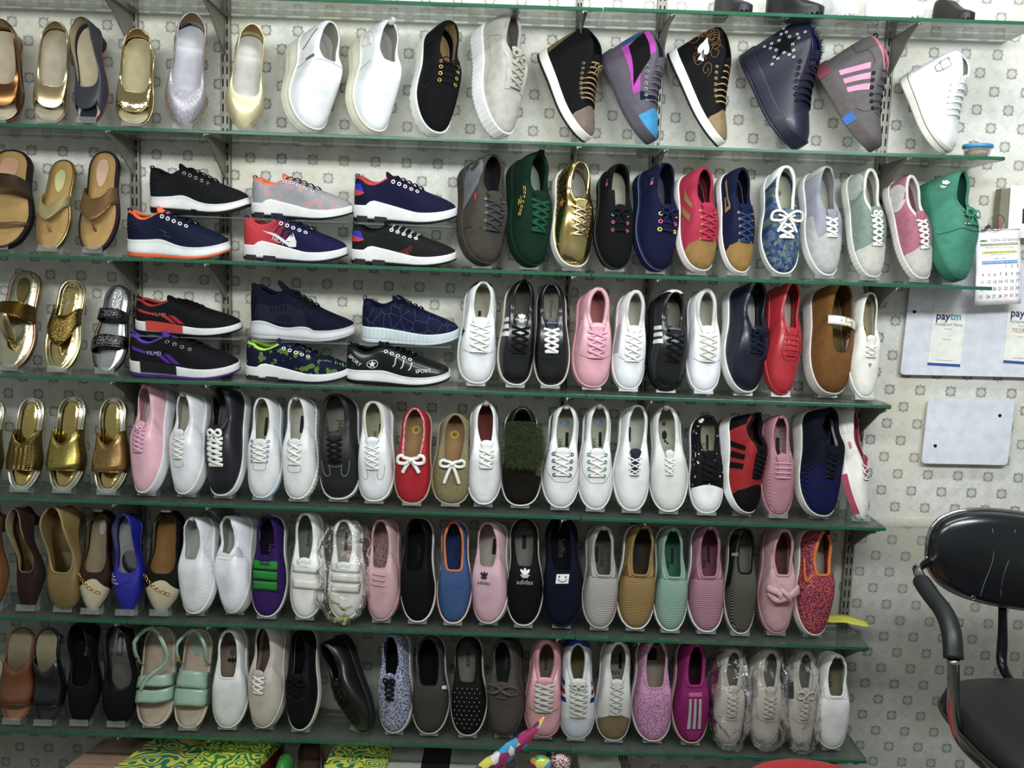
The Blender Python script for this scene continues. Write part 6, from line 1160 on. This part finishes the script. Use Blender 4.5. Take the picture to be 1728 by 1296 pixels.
# ================================================ the setting
def wallmat():
    m=bpy.data.materials.new('star_wallpaper');m.use_nodes=True;t=NT(m);b=t.n['Principled BSDF'];b.inputs['Roughness'].default_value=.6
    tc=t.new('ShaderNodeTexCoord').outputs['Object'];sx=t.new('ShaderNodeSeparateXYZ');t.l.new(tc,sx.inputs[0]);X,_,Z=sx.outputs
    PX,PZ=.0845,.0475
    r=t.m('DIVIDE',t.m('ADD',Z,.008),PZ);ri=t.m('FLOOR',r);fz=t.m('MULTIPLY',t.m('SUBTRACT',t.m('SUBTRACT',r,ri),.5),PZ)
    odd=t.m('MODULO',t.m('ADD',ri,400),2.);u=t.m('ADD',t.m('DIVIDE',t.m('ADD',X,.012),PX),t.m('MULTIPLY',odd,.5));ui=t.m('FLOOR',u)
    fx=t.m('MULTIPLY',t.m('SUBTRACT',t.m('SUBTRACT',u,ui),.5),PX)
    ax,az=t.m('ABSOLUTE',fx),t.m('ABSOLUTE',fz);mx=t.m('MAXIMUM',ax,az);sm_=t.m('ADD',ax,az);a=.0128
    sq=t.sm(mx,a+.0005,a-.0005);di=t.m('MULTIPLY',t.sm(sm_,a*1.30+.0005,a*1.30-.0005),t.sm(t.m('MINIMUM',ax,az),a*.16+.0004,a*.16-.0004));star=t.m('MAXIMUM',sq,di)
    isq=t.sm(mx,a*.60+.0006,a*.60-.0006);idi=t.sm(sm_,a*.93+.0006,a*.93-.0006);inner=t.m('MAXIMUM',isq,idi)
    st=t.m('MULTIPLY',star,t.m('SUBTRACT',1,t.m('MULTIPLY',inner,.66)))
    # pale second motif between the stars
    u2=t.m('ADD',t.m('DIVIDE',t.m('ADD',X,.012),PX),t.m('MULTIPLY',t.m('SUBTRACT',1,odd),.5));gx=t.m('ABSOLUTE',t.m('MULTIPLY',t.m('SUBTRACT',t.m('FRACT',u2),.5),PX))
    cross=t.sm(t.m('ADD',t.m('MULTIPLY',t.m('ABSOLUTE',t.m('SUBTRACT',gx,az)),2.2),t.m('MAXIMUM',gx,az)),.015,.010)
    n1=t.noise(tc,5,4);n2=t.noise(tc,28,5,.65);n3=t.noise(tc,2.2,2)
    base=t.mix(t.sm(n2,.3,.7),lin('#dadad3'),lin('#c6c6bd'));base=t.mix(t.sm(n1,.4,.75),base,lin('#cfcab4'))
    ghost=t.mix(.34,base,lin('#97968f'));base=t.mix(t.m('MULTIPLY',cross,.55),base,ghost)
    dk=t.mix(t.sm(n2,.25,.8),lin('#6c6d67'),lin('#8a8a84'))
    c=t.mix(t.m('MULTIPLY',st,t.m('ADD',.55,t.m('MULTIPLY',n3,.55))),base,dk)
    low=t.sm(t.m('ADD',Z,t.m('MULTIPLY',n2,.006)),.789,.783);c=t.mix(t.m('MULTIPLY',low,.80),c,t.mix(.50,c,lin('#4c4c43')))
    sp=t.sm(t.noise(tc,150,2,.5),.76,.80);c=t.mix(t.m('MULTIPLY',sp,.5),c,lin('#3c3a33'))
    t.put(b.inputs['Base Color'],c);bp=t.new('ShaderNodeBump');bp.inputs['Strength'].default_value=.15;bp.inputs['Distance'].default_value=.002
    t.l.new(n2,bp.inputs['Height']);t.l.new(bp.outputs[0],b.inputs['Normal']);return m
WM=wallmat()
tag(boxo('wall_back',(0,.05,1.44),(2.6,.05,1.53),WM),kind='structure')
tag(boxo('floor',(0,-2.2,-.12),(2.6,2.35,.03),mat('#6e6558',.5,0,'leather')),kind='structure')
m=MB();xs=np.linspace(.93,2.6,60);rr=np.random.RandomState(2)
P=np.array([[(x,-.0005,.795+rr.uniform(-.002,.003)),(x,-.0025-rr.uniform(0,.002),.790+rr.uniform(-.002,.003)),(x,-.003,.772+rr.uniform(-.002,.002)),(x,-.0005,.764+rr.uniform(-.004,.004))] for x in xs]);m.grid(P)
tag(m.build('trim_1',mat('#c3c1b2',.8,0,'marble','#9d9982'),None),kind='structure')
# glass shelves
gbody=clear('shelf_glass',(.945,.972,.955),.9,.03,1.5,.055,(.6,.7,.62));gedge=mat('#18593e',.12,0,'',coat=.6)  # pale diffuse body of the glass also stands in for the bright room's reflection
rend=[1.262,1.205,1.204,.975,.988,.970,.990];PL=['left','middle','right']
for r in range(7):
    for i,(a,b) in enumerate(((-1.75,-1.007),(-1.0055,.1885),(.1900,rend[r]))):
        dy=(0,0,-.004)[i];dz=(0,0,-.002)[i];z=SZ[r]+dz*0;g=empty('glass_shelf',((a+b)/2,-.0,z));sh=((a+b)/2,0,z)
        x=MB();x.box((0,-(SD-.004+(-dy))/2-.001,-.0045),((b-a)/2,(SD-.008-dy)/2,.0045));x.build('glass_pane',gbody,g,False)
        x=MB();x.box((0,-(SD-.003)+dy-.001,-.0046),((b-a)/2,.0024,.0044))
        if i==2:x.box(((b-a)/2+.0011,-SD/2,-.0046),(.0010,SD/2-.004,.0044))
        bev(x.build('polished_edge',gedge,g,False),.0012,2)
        tag(g,f'{PL[i]} glass shelf pane {"carrying" if r else "above"} the {ROWN[r] if r else "first full row"} of shoes','shelf','glass shelf panes')
# uprights and brackets
pm=mat('#827f73',.45,.4);slot=mat('#0c0c0b',.9)
posts=[-1.0374,-.7921,.1407,.3579,.9644];pn=['far left','second from left','middle','fourth','far right']
for i,x in enumerate(posts):
    g=empty('shelf_upright',(x,0,0));w_=.0125 if i!=2 else .008
    q=MB();q.box((0,-.009,1.43),(w_,.0085,1.40));bev(q.build('channel',pm,g,False),.002)
    q=MB()
    for z in np.arange(.06,2.8,.032):
        for s in(-1,1):q.box((s*w_*.45,-.0178,z),(.0017,.0004,.010))
    o=q.build('slots',slot,g,False)
    tag(g,f'{pn[i]} slotted metal upright on the wall','upright','slotted uprights')
    for r in range(7):
        zt=SZ[r]-.0095;L_=.168;q=MB();t_=.0018
        pr=[(-.018,0),(-.018-L_,0),(-.020-L_,-.006),(-.05-L_*.55,-.022),(-.018,-.098)]
        n_=len(pr);q.v=[(s*t_,y,z) for s in(-1,1) for y,z in pr]
        q.f=[list(range(n_))[::-1],[n_+k for k in range(n_)]]+[[k,(k+1)%n_,n_+(k+1)%n_,n_+k] for k in range(n_)]
        q.box((.004*(1 if i<3 else 1),-.018-L_/2,-.0012),(.0065,L_/2,.0010))
        o=q.build('shelf_bracket',pm,None,False);o.location=(x,0,zt)
        tag(o,f'metal bracket on the {pn[i]} upright under the shelf {"above the first full row" if r==0 else "of the "+ROWN[r]}','bracket','shelf brackets')
# ------------------------------------------------ boards, stickers, calendar
def slab(name,cs,y,th,m,parent=None,b=.0006,rad=0):
    P=[at(px,py,y) for px,py in cs]
    if rad:
        Q=[]
        for i in range(4):
            a,b_,c=P[i-1],P[i],P[(i+1)%4];u=(a-b_)/np.linalg.norm(a-b_);v=(c-b_)/np.linalg.norm(c-b_)
            for t in np.linspace(0,1,6):Q.append(b_+u*rad*(1-t)**2+v*rad*t**2)
        P=Q
    n=len(P);x=MB();x.v=[tuple(p) for p in P]+[tuple(p+np.array([0,th,0])) for p in P]
    x.f=[list(range(n)),[n+k for k in range(n)][::-1]]+[[k,n+k,n+(k+1)%n,(k+1)%n] for k in range(n)];return x.build(name,m,parent,False),P
acr=mat('#dcdee8',.22,0,'',coat=.4)
def screw(p,parent,r=.004):
    x=MB();a=np.linspace(0,2*math.pi,14,endpoint=False);x.grid(np.stack([np.c_[p[0]+np.cos(a)*q,np.full(14,p[1]-h),p[2]+np.sin(a)*q] for q,h in((r,0),(r,.002),(r*.6,.0032),(r*.15,.0034))],1),True);x.build('screw',mat('#1c1b1b',.4,.6),parent)
def board(cs,label,scr,th=.004,y=-.022):
    g=empty('acrylic_board',tuple(at(*cs[0],y)));o,P=slab('panel',cs,y,th,acr,None,0,.012)
    o.parent=g;o.matrix_parent_inverse=Matrix.Translation(-g.location)
    for p in scr:
        h=empty('x');q=at(*p,y);
        x=MB();a=np.linspace(0,2*math.pi,14,endpoint=False);x.grid(np.stack([np.c_[np.cos(a)*k,np.full(14,-d),np.sin(a)*k] for k,d in((.0045,0),(.0045,.002),(.0028,.0032),(.0006,.0034))],1),True)
        s=x.build('screw',mat('#1c1b1b',.4,.6),g);s.location=Vector(q)-g.location;bpy.data.objects.remove(h)
        x=MB();x.grid(np.stack([np.c_[np.cos(a)*.006,np.full(14,d),np.sin(a)*.006] for d in(.004,.0215)],1),True);s=x.build('spacer',steel,g);s.location=Vector(q)-g.location
    tag(g,label,'board');return g
board([(1541,440),(1790,446),(1790,638),(1519,632)],'large white acrylic board behind the calendar with two payment stickers',[(1543,526)])
board([(1567,672),(1713,674),(1700,785),(1555,782)],'small blank white acrylic board with two dark screws',[(1687,701),(1578,752)])
navy_i=mat('#1d2369',.5);cyan_i=mat('#2aa6dd',.5);blue_i=mat('#1c4fa6',.5);grey_i=mat('#6c6c70',.6);paper=mat('#ecebe2',.6)
def sticker(cs,label,extra=None):
    y=-.0235;o,P=slab('payment_sticker',cs,y,.0008,paper);TL,TR,BR,BL=[p-np.array([0,.0004,0]) for p in P]
    def uv(u,v):return (TL*(1-u)+TR*u)*(1-v)+(BL*(1-u)+BR*u)*v
    ex=(TR-TL);W_=np.linalg.norm(ex);ex/=W_;ey=(TL-BL);ey/=np.linalg.norm(ey)
    text('lettering','pay',.0300,uv(.30,.15),ex,ey,navy_i,o,.92);text('lettering','tm',.0300,uv(.70,.145),ex,ey,cyan_i,o,.92)
    text('lettering','Accepted Here',.0128,uv(.5,.285),ex,ey,grey_i,o,.95)
    for s,v,z in(('Pay by app',.36,.005),('Scan to pay',.54,.005),('in Every Mobile Number',.905,.0048)):text('lettering',s,z,uv(.5,v),ex,ey,grey_i,o)
    x=MB();x.v=[tuple(uv(u,v)) for u,v in((-.005,.955),(1.0,.955),(1.0,1.0),(-.005,1.0))];x.f=[[0,1,2,3]];x.build('blue_band',blue_i,o,False)
    if extra:text('handwriting',extra,.017,uv(.5,.44),ex,ey,mat('#b98b4a',.6),o)
    tag(o,label,'sticker','payment stickers');return o
sticker([(1577,518),(1631,521),(1620,619),(1565,616)],'white payment sticker with blue band, left of the calendar')
sticker([(1702,513),(1757,516),(1748,616),(1693,612)],'white payment sticker cut off by the right edge, below the calendar','7828426')
# calendar
def calendar():
    y=-.075;g=empty('wall_calendar',tuple(at(1683,388,y)))
    TL,TR,BR,BL=[at(*p,y) for p in((1646,390),(1720,387),(1721,512),(1643,516))]
    G=[]
    for u in np.linspace(0,1,9):
        G.append([((TL*(1-u)+TR*u)*(1-v)+(BL*(1-u)+BR*u)*v)+np.array([0,-.008*math.sin(v*3.1)-.004*v*v,0]) for v in np.linspace(0,1,13)])
    def uv(u,v):return (TL*(1-u)+TR*u)*(1-v)+(BL*(1-u)+BR*u)*v+np.array([0,-.008*math.sin(v*3.1)-.004*v*v-.0011,0])
    pi=Matrix.Translation(-g.location)
    def fx(o):
        if o:o.matrix_parent_inverse=pi
        return o
    x=MB();x.grid(np.array(G));o=x.build('page',mat('#f1eff2',.55),g);fx(o);s=o.modifiers.new('t','SOLIDIFY');s.thickness=.001;s.offset=1
    x=MB();x.tube([TL+np.array([-.002,0,.001]),TR+np.array([.002,0,.001])],.0022,1,None,8);fx(x.build('binding_strip',mat('#dcdce0',.4),g))
    ex=(TR-TL);ex/=np.linalg.norm(ex);ey=(TL-BL);ey/=np.linalg.norm(ey);red=mat('#c03a48',.5);bk=mat('#33343c',.5)
    def band(u0,u1,v0,v1,m):
        x=MB();x.grid(np.array([[uv(u,v0),uv(u,v1)] for u in np.linspace(u0,u1,4)]));fx(x.build('printed_band',m,g,False))
    band(.10,.94,.172,.202,mat('#8b8a4a',.5));band(.13,.94,.278,.308,mat('#d9d83c',.5));band(.13,.92,.405,.448,mat('#4a86cf',.5))
    o_=np.array([0,-.0006,0])
    fx(text('lettering','Usha Graphics',.0125,uv(.66,.13),ex,ey,mat('#6f7078',.5),g))
    fx(text('lettering','AN OFFSET PRINTER FOR BUSY & BIG ORDERS',.0044,uv(.52,.187)+o_,ex,ey,mat('#f1eff2',.5),g));fx(text('lettering','WEDDING CARDS, INVITATION CARDS',.0046,uv(.53,.293)+o_,ex,ey,bk,g))
    for s,v,z in(('Multi Colour Offset Printing & Designing',.228,.0046),('Letter Head, Bill Book, Poster',.325,.0042),('MAR - 2018',.378,.0062)):fx(text('lettering',s,z,uv(.53,v),ex,ey,mat('#7c7480',.5),g))
    fx(text('lettering','SUN MON TUE WED THU FRI SAT',.0062,uv(.53,.427)+o_,ex,ey,mat('#f1eff2',.5),g))
    n=1
    for r in range(5):
        for c in range(7):
            if r==0 and c<4:continue
            v=(.485,.592,.688,.785,.885)[r];u=.16+c*.125-(.01*r if c==0 else 0)
            fx(text('date_number',str(n),.0120,uv(u,v),ex,ey,red if (c==0 or n in(29,30)) else bk,g,.85));n+=1
    x=MB();x.grid(np.array([[uv(.08+.06*k,.14-.02*abs(math.sin(k*2))),uv(.08+.06*k,.145)] for k in range(4)]));fx(x.build('bird_logo',mat('#5a5b50',.5),g))
    # red string up to the ring
    a=at(1684,388,y-.001);b=at(1682,364,y-.012);x=MB();x.tube(crs([a,a*.5+b*.5+np.array([.002,-.002,0]),b],8),.0012,1,None,6);fx(x.build('red_string',mat('#b3283c',.8),g))
    tag(g,'white monthly calendar hanging from a metal ring by a red string','calendar')
calendar()
c0=at(1682,376,-.087);a=np.linspace(0,2*math.pi,30,endpoint=False);x=MB();x.tube(np.c_[np.cos(a)*.021,0*a,np.sin(a)*.021],.0013,1,(0,1,0),6,True);kr=x.build('metal_ring',mat('#8a8880',.3,.9));kr.location=c0
for k in range(3):
    x=MB();x.tube([(-.016-.003*k,-.001*k,-.008),(-.024-.004*k,-.002*k,-.016),(-.030-.005*k,-.003*k,-.020)],.0032,.4,(0,1,0),6);x.build('key',steel,kr)
tag(kr,'metal key ring above the calendar holding its string','key ring')
o,_=slab('picture_frame',[(1690,318),(1707,317),(1700,392),(1684,392)],-.045,.03,mat('#77715c',.5));tag(o,'narrow brown edged frame left of the white paper, above the calendar','frame')
o,P=slab('paper_notice',[(1706,313),(1770,314),(1770,402),(1700,401)],-.05,.002,mat('#e7e6ea',.5));tag(o,'white paper notice above the calendar at the right edge','notice')
x=MB();x.v=[tuple(at(*p,-.0515)) for p in((1726,352),(1745,352),(1743,377),(1725,377))];x.f=[[0,1,2,3]];x.build('printed_square',mat('#1c1a1c',.5),o,False)
# ------------------------------------------------ lidded tub
c=at(1649,258,-.10);c[2]=SZ[1];g=empty('plastic_tub',tuple(c))
def lathe(prof,n=32):
    a=np.linspace(0,2*math.pi,n,endpoint=False);x=MB();x.grid(np.stack([np.c_[np.cos(a)*r,np.sin(a)*r,np.full(n,z)] for r,z in prof],1),True,True);return x
lathe([(.0005,.0008),(.028,.0008),(.033,.026),(.034,.030),(.0325,.030),(.0318,.026),(.027,.003),(.0005,.003)]).build('tub',clear('tub_plastic',(.93,.92,.88),1,.05,1.45,.12,(.8,.78,.7)),g)
lathe([(.0005,.0035),(.0262,.0035),(.0305,.021),(.022,.024),(.0005,.023)]).build('contents',mat('#d8c69c',.7,0,'speck','#8d5f34',1.3),g)
n=72;x=MB();a=np.linspace(0,2*math.pi,n,endpoint=False);rd=.0365+.0006*(np.arange(n)%2)
x.grid(np.stack([np.c_[np.cos(a)*r,np.sin(a)*r,np.full(n,z)] for r,z in((rd-.003,.0305),(rd,.031),(rd,.038),(rd-.002,.040),(rd*0+.030,.0402),(rd*0+.029,.0392),(rd*0+.0005,.0392))],1),True,True);x.build('lid',mat('#2f86c4',.4),g)
tag(g,'small clear tub with blue screw lid at the right end of the first shelf','tub')
# ------------------------------------------------ yellow tape
g=at(1405,1042,-.055);x=MB();A=[]
for u in np.linspace(0,1,12):
    px=1392+u*70;py=1036+u*u*12+math.sin(u*9)*1.0;h=13-6*max(0,u-.75)*4*.6;A.append([at(px+6*(u>.7)*k,py+h*k,-.045-.045*k) for k in(0,.35,.7,1)])
x.grid(np.array(A));o=x.build('yellow_tape',mat('#e3dc14',.35));q=o.modifiers.new('t','SOLIDIFY');q.thickness=.0012;tag(o,'strip of bright yellow tape stuck to the far right upright','tape')
# ------------------------------------------------ office chair
def chair():
    y=-.45;g=empty('office_chair',(1.20,-.62,.0));pi=Matrix.Translation(-g.location)
    def fx(o):o.matrix_parent_inverse=pi;return o
    vin=mat('#101318',.22,0,'leather','#1a1c20',coat=.5);chrome=mat('#b9b9b6',.12,1)
    cx,cz,a,b=1.205,.813,.222,.112;th=np.linspace(0,2*math.pi,72,endpoint=False);e=.72
    X=np.sign(np.cos(th))*abs(np.cos(th))**e;Z=np.sign(np.sin(th))*abs(np.sin(th))**e
    def rg(k,d,bow=.03):return np.c_[cx+X*a*k,y+d-bow*(X*k)**2*0-.0,cz+Z*b*k-.02*(X*k)*0-.026*(X*k)]
    x=MB();R=[rg(k,d) for k,d in((.02,.028),(.9,.028),(.99,.016),(1.,.0),(.985,-.014),(.93,-.026),(.8,-.033),(.6,-.037),(.3,-.039),(.02,-.040))];x.grid(np.stack(R,1),True)
    fx(x.build('backrest',vin,g))
    for k in range(4):
        px=cx-.10+.045*k;x=MB();pts=[(px+.01*math.sin(v*5+k),y-.0395+.005*abs(v-.5)*2-.000,cz+.095-v*.19+.0) for v in np.linspace(.05,.9,9)];x.tube(crs(pts,16),.0006,1,None,4);fx(x.build('crease',mat('#7c7f82',.5),g))
    q=rg(1.012,.004);x=MB();x.tube(q,.0052,1,(0,1,0),8,True);fx(x.build('chrome_rim',chrome,g))
    P=at(1642,1009,y-.036);x=MB();an=np.linspace(0,2*math.pi,14,endpoint=False);x.tube(np.c_[P[0]+.005*np.cos(an),an*0+P[1],P[2]+.005*np.sin(an)],.0013,1,(0,1,0),5,True);fx(x.build('eyelet',steel,g))
    # back post
    p=[at(1692,1020,-.42),at(1692,1080,-.43),at(1691,1122,-.45)];x=MB();x.tube(crs(p+[np.array([p[-1][0],-.50,.535])],10),.012,.7,None,8);fx(x.build('back_post',mat('#22242a',.25,.8),g))
    # seat
    sx_,sy_,hz=1.205,-.72,.545;A_,B_=.235,.245;e=.62
    X=np.sign(np.cos(th))*abs(np.cos(th))**e;Y=np.sign(np.sin(th))*abs(np.sin(th))**e
    def rs(k,z):return np.c_[sx_+X*A_*k,sy_+Y*B_*k,np.full(72,hz+z)-.0*k]
    x=MB();x.grid(np.stack([rs(k,z) for k,z in((.02,-.065),(.88,-.065),(.97,-.05),(1.,-.025),(.975,-.006),(.9,.004),(.7,.008),(.4,.004),(.02,.0))],1),True,True);fx(x.build('seat',mat('#111214',.55,0,'suede'),g))
    x=MB();x.tube(rs(1.008,-.036),.0045,1,(0,0,1),6,True);fx(x.build('seat_edge_trim',mat('#3a3b40',.35,.5),g))
    # arm
    p0=[at(1576,948,-.445),at(1562,950,-.46),at(1548,960,-.50),at(1556,978,-.53)];pad=[at(1552,976,-.53),at(1570,1003,-.58),at(1594,1035,-.64),at(1606,1070,-.685),at(1609,1112,-.71)]
    dn=[at(1609,1112,-.71),at(1609,1160,-.71),at(1610,1210,-.70),at(1622,1248,-.69),at(1650,1280,-.66),at(1700,1322,-.60),at(1760,1352,-.56)]
    x=MB();x.tube(crs(p0,14),.011,1,None,10);fx(x.build('arm_bracket',chrome,g))
    x=MB();P=crs(pad,22);r=np.full(22,.0205);r[0]=.014;r[1]=.019;r[-1]=.0205;x.tube(P,r,.85,None,14);fx(x.build('arm_pad',mat('#17191c',.42),g))
    x=MB();x.tube(crs(dn,30),.0125,1,None,12);fx(x.build('arm_tube',chrome,g))
    # pedestal
    x=MB();x.tube([(sx_,sy_,.48),(sx_,sy_,.0)],.03,1,None,12);fx(x.build('pedestal',chrome,g))
    x=MB()
    for k in range(5):
        a_=k*2*math.pi/5;x.tube([(sx_,sy_,.02),(sx_+.26*math.cos(a_),sy_+.26*math.sin(a_),-.02)],.018,1,None,8)
    fx(x.build('base',mat('#1a1a1c',.4),g))
    for k in range(5):
        a_=k*2*math.pi/5;x=MB();x.tube([(sx_+.26*math.cos(a_)-.012,sy_+.26*math.sin(a_),-.064),(sx_+.26*math.cos(a_)+.012,sy_+.26*math.sin(a_),-.064)],.025,1,None,12);fx(x.build('caster',mat('#1a1a1c',.4),g))
    tag(g,'black vinyl office chair with chrome arms at the right edge','chair')
chair()
# ------------------------------------------------ red stool
c=at(1345,1277,-.42);R_=.185;g=empty('plastic_stool',(c[0],-.42-R_,0));zt=c[2]
pl=mat('#c8202a',.35);x=lathe([(.0005,zt-.004),(.12,zt-.004),(R_-.015,zt),(R_-.004,zt-.003),(R_,zt-.012),(R_+.004,zt-.035),(R_,zt-.035),(R_-.006,zt-.014),(.0005,zt-.012)],48);x.build('seat',pl,g)
for k in range(4):
    a_=math.pi/4+k*math.pi/2;x=MB();x.tube([(R_*.80*math.cos(a_),R_*.80*math.sin(a_),zt-.012),(R_*.95*math.cos(a_),R_*.95*math.sin(a_),-.089)],.018,.5,(math.cos(a_),math.sin(a_),0),8);x.build('leg',pl,g)
tag(g,'round red plastic stool below the lowest shelf','stool')
# ------------------------------------------------ boxes and goods on the floor
def fbox(name,tl,tr,zt,y0,y1,m,label,cat,grp=None,sides=None,lx=0):
    A=at(*tl,y0);xl=A[0];xr=at(*tr,y0)[0];w_=xr-xl;dx=lx
    g=empty(name,((xl+xr)/2,(y0+y1)/2,0));h=zt
    x=MB();hw,hd=w_/2,abs(y1-y0)/2
    x.v=[(-hw,hd,-.089),(hw,hd,-.089),(hw+dx,-hd,-.089),(-hw+dx,-hd,-.089),(-hw,hd,h-.03),(hw,hd,h-.03),(hw+dx,-hd,h-.03),(-hw+dx,-hd,h-.03)]
    x.f=[(0,1,2,3),(4,7,6,5),(0,4,5,1),(1,5,6,2),(2,6,7,3),(3,7,4,0)];bev(x.build('box_base',sides or m,g,False),.001)
    x=MB();e=.0015;x.v=[(v[0]*(1+.004/hw*.5),v[1]*(1+.002/hd),z) for z in(h-.0295,h) for v in((-hw,hd),(hw,hd),(hw+dx,-hd),(-hw+dx,-hd))]
    x.f=[(0,3,2,1),(4,5,6,7),(0,1,5,4),(1,2,6,5),(2,3,7,6),(3,0,4,7)];bev(x.build('lid',m,g,False),.0015)
    tag(g,label,cat,grp);return g
gy=mat('#1f7f4c',.4,0,'curl','#d9d226',1.0);gy2=mat('#1c7a66',.4,0,'curl','#d2ca28',.8);gy3=mat('#2d8a38',.4,0,'curl','#dede2a',1.1)
fbox('cardboard_box',(178,1262),(268,1262),.060,-.02,-.42,mat('#a3806c',.7),'plain pinkish-brown cardboard box on the floor at left','box',None,None,-.10)
fbox('shoe_box',(272,1262),(372,1262),.085,-.02,-.40,gy2,'teal and yellow swirl shoe box beside the pinkish cardboard box','box','swirl patterned shoe boxes',None,-.10)
fbox('shoe_box',(380,1262),(478,1262),.095,-.02,-.40,gy3,'green and yellow swirl shoe box with open dark side','box','swirl patterned shoe boxes',mat('#6c1f1c',.6),-.085)
fbox('shoe_box',(566,1262),(662,1262),.090,-.06,-.40,gy,'green swirl shoe box in the middle under the lowest shelf','box','swirl patterned shoe boxes',None,-.02)
fbox('white_box',(664,1262),(716,1262),.075,-.02,-.30,mat('#a6a8a0',.6),'white box left of the black box on the floor','box')
fbox('black_box',(718,1262),(760,1262),.075,-.02,-.30,mat('#151617',.5),'black box between pale boxes on the floor','box')
fbox('white_box',(764,1262),(830,1262),.075,-.02,-.26,mat('#9b9d94',.6),'grey-white box right of the black box on the floor','box')
fbox('cream_pouch',(975,1262),(1042,1262),.072,-.03,-.30,mat('#d5d8c4',.6),'cream lidded packet on the floor right of the candy bag','box',None,None,.01)
# green bag beside the boxes
c=at(478,1262,-.12);x=MB();a=np.linspace(0,2*math.pi,20,endpoint=False);rg=[]
for z,r in((-.089,.03),(-.05,.042),(.05,.045),(.08,.035),(.098,.022),(.104,.002)):rg.append(np.c_[np.cos(a)*r*.6*(1+.08*np.sin(5*a)),np.sin(a)*r*1.4,np.full(20,z)])
x.grid(np.stack(rg,1),True);o=x.build('green_bag',mat('#2c8a34',.3));o.location=(c[0]+.012,-.16,0);tag(o,'shiny green bag stuffed beside the open swirl shoe box','bag')
# foil bag of sweets in front of the pink shoe
def foil():
    A=np.array([at(903,1236,-.30),at(868,1262,-.31),at(828,1288,-.32),at(795,1310,-.33)]);m_=mat('#c9c9c9',.22,0,'shapes','#1d6fae',.8,coat=.6);x=MB();G=[];P=crs(A,16)
    for i,p in enumerate(P):
        u=i/15;w_=.040+.016*math.sin(u*2.6+.7);rw=[]
        for k in np.linspace(0,2*math.pi,14,endpoint=False):
            n1=noise.noise(Vector((u*6,k*1.2,0)))*.008;rw.append(p+np.array([math.cos(k)*w_*.5,math.cos(k)*0+math.sin(k)*.010-.004*math.sin(3*k),math.cos(k)*w_*.9])+n1)
        G.append(rw)
    x.grid(np.array(G).transpose(1,0,2),True);o=x.build('foil_packet',m_);x2=MB()
    tag(o,'multicoloured crumpled foil packet sticking up before the lowest shelf','packet')
foil()
for (px,py,yy,w1,cm,lb) in((912,1290,-.25,.030,mat('#b98f9a',.3,0,'shapes','#ffffff',.8,coat=.5),'small colourful foil packet right of the big crumpled one'),(945,1288,-.22,.028,mat('#d9d0c8',.35,0,'speck','#7c2b30',1.8),'white and red snack packet left of the cream packet')):
    c=at(px,py,yy);x=MB();a=np.linspace(0,2*math.pi,16,endpoint=False);x.grid(np.stack([np.c_[c[0]+np.cos(a)*r*w1*(1+.15*np.sin(3*a+z*40)),yy+np.sin(a)*r*w1*.6,np.full(16,c[2]+z)] for z,r in((-c[2]-.089,.5),(-.02,.9),(0,1.),(.015,.9),(.024,.3),(.026,.02))],1),True)
    tag(x.build('snack_packet',cm),lb,'packet','snack packets on the floor')

# ------------------------------------------------ pieces of a part hang under that part
SUB={'insole':('insole_print','insole_label'),'upper':('stitching','eyelet','logo','leaf_logo','stripe','stud','lettering','embroidery','side_flash','perforated_panel','side_tag','red_tag','white_tag','black_tag','white_patch','smile','star_patch','star_badge','ring_badge','splash_mark','swoosh','spade_patch','silver_bar','grey_bar','blue_print','triangle_mark','name_plate','pink_embroidery','curved_stripe','heel_patch','speckle_patch','cage_slot','cage_window','grip'),
'sole':('foxing_line','heel_block','side_block','rainbow_band','sole_block','sole_insert','pink_band'),'tongue':('tongue_logo',),'strap':('buckle',),'fur_backing':('fur_tuft',),'page':('date_number','printed_band','bird_logo','lettering')}
for r in [o for o in C.objects if o.parent is None and o.get('category')]:
    ch=[o for o in C.objects if o.parent is r] if r.type=='EMPTY' else []
    nm={}
    for o in ch:nm.setdefault(o.name.split('.')[0],o)
    if 'sole' not in nm and 'midsole' in nm:nm['sole']=nm['midsole']
    for p,ks in SUB.items():
        if p not in nm:continue
        for o in ch:
            if o.name.split('.')[0] in ks and o is not nm[p]:
                o.parent=nm[p];o.matrix_parent_inverse=Matrix.Identity(4)
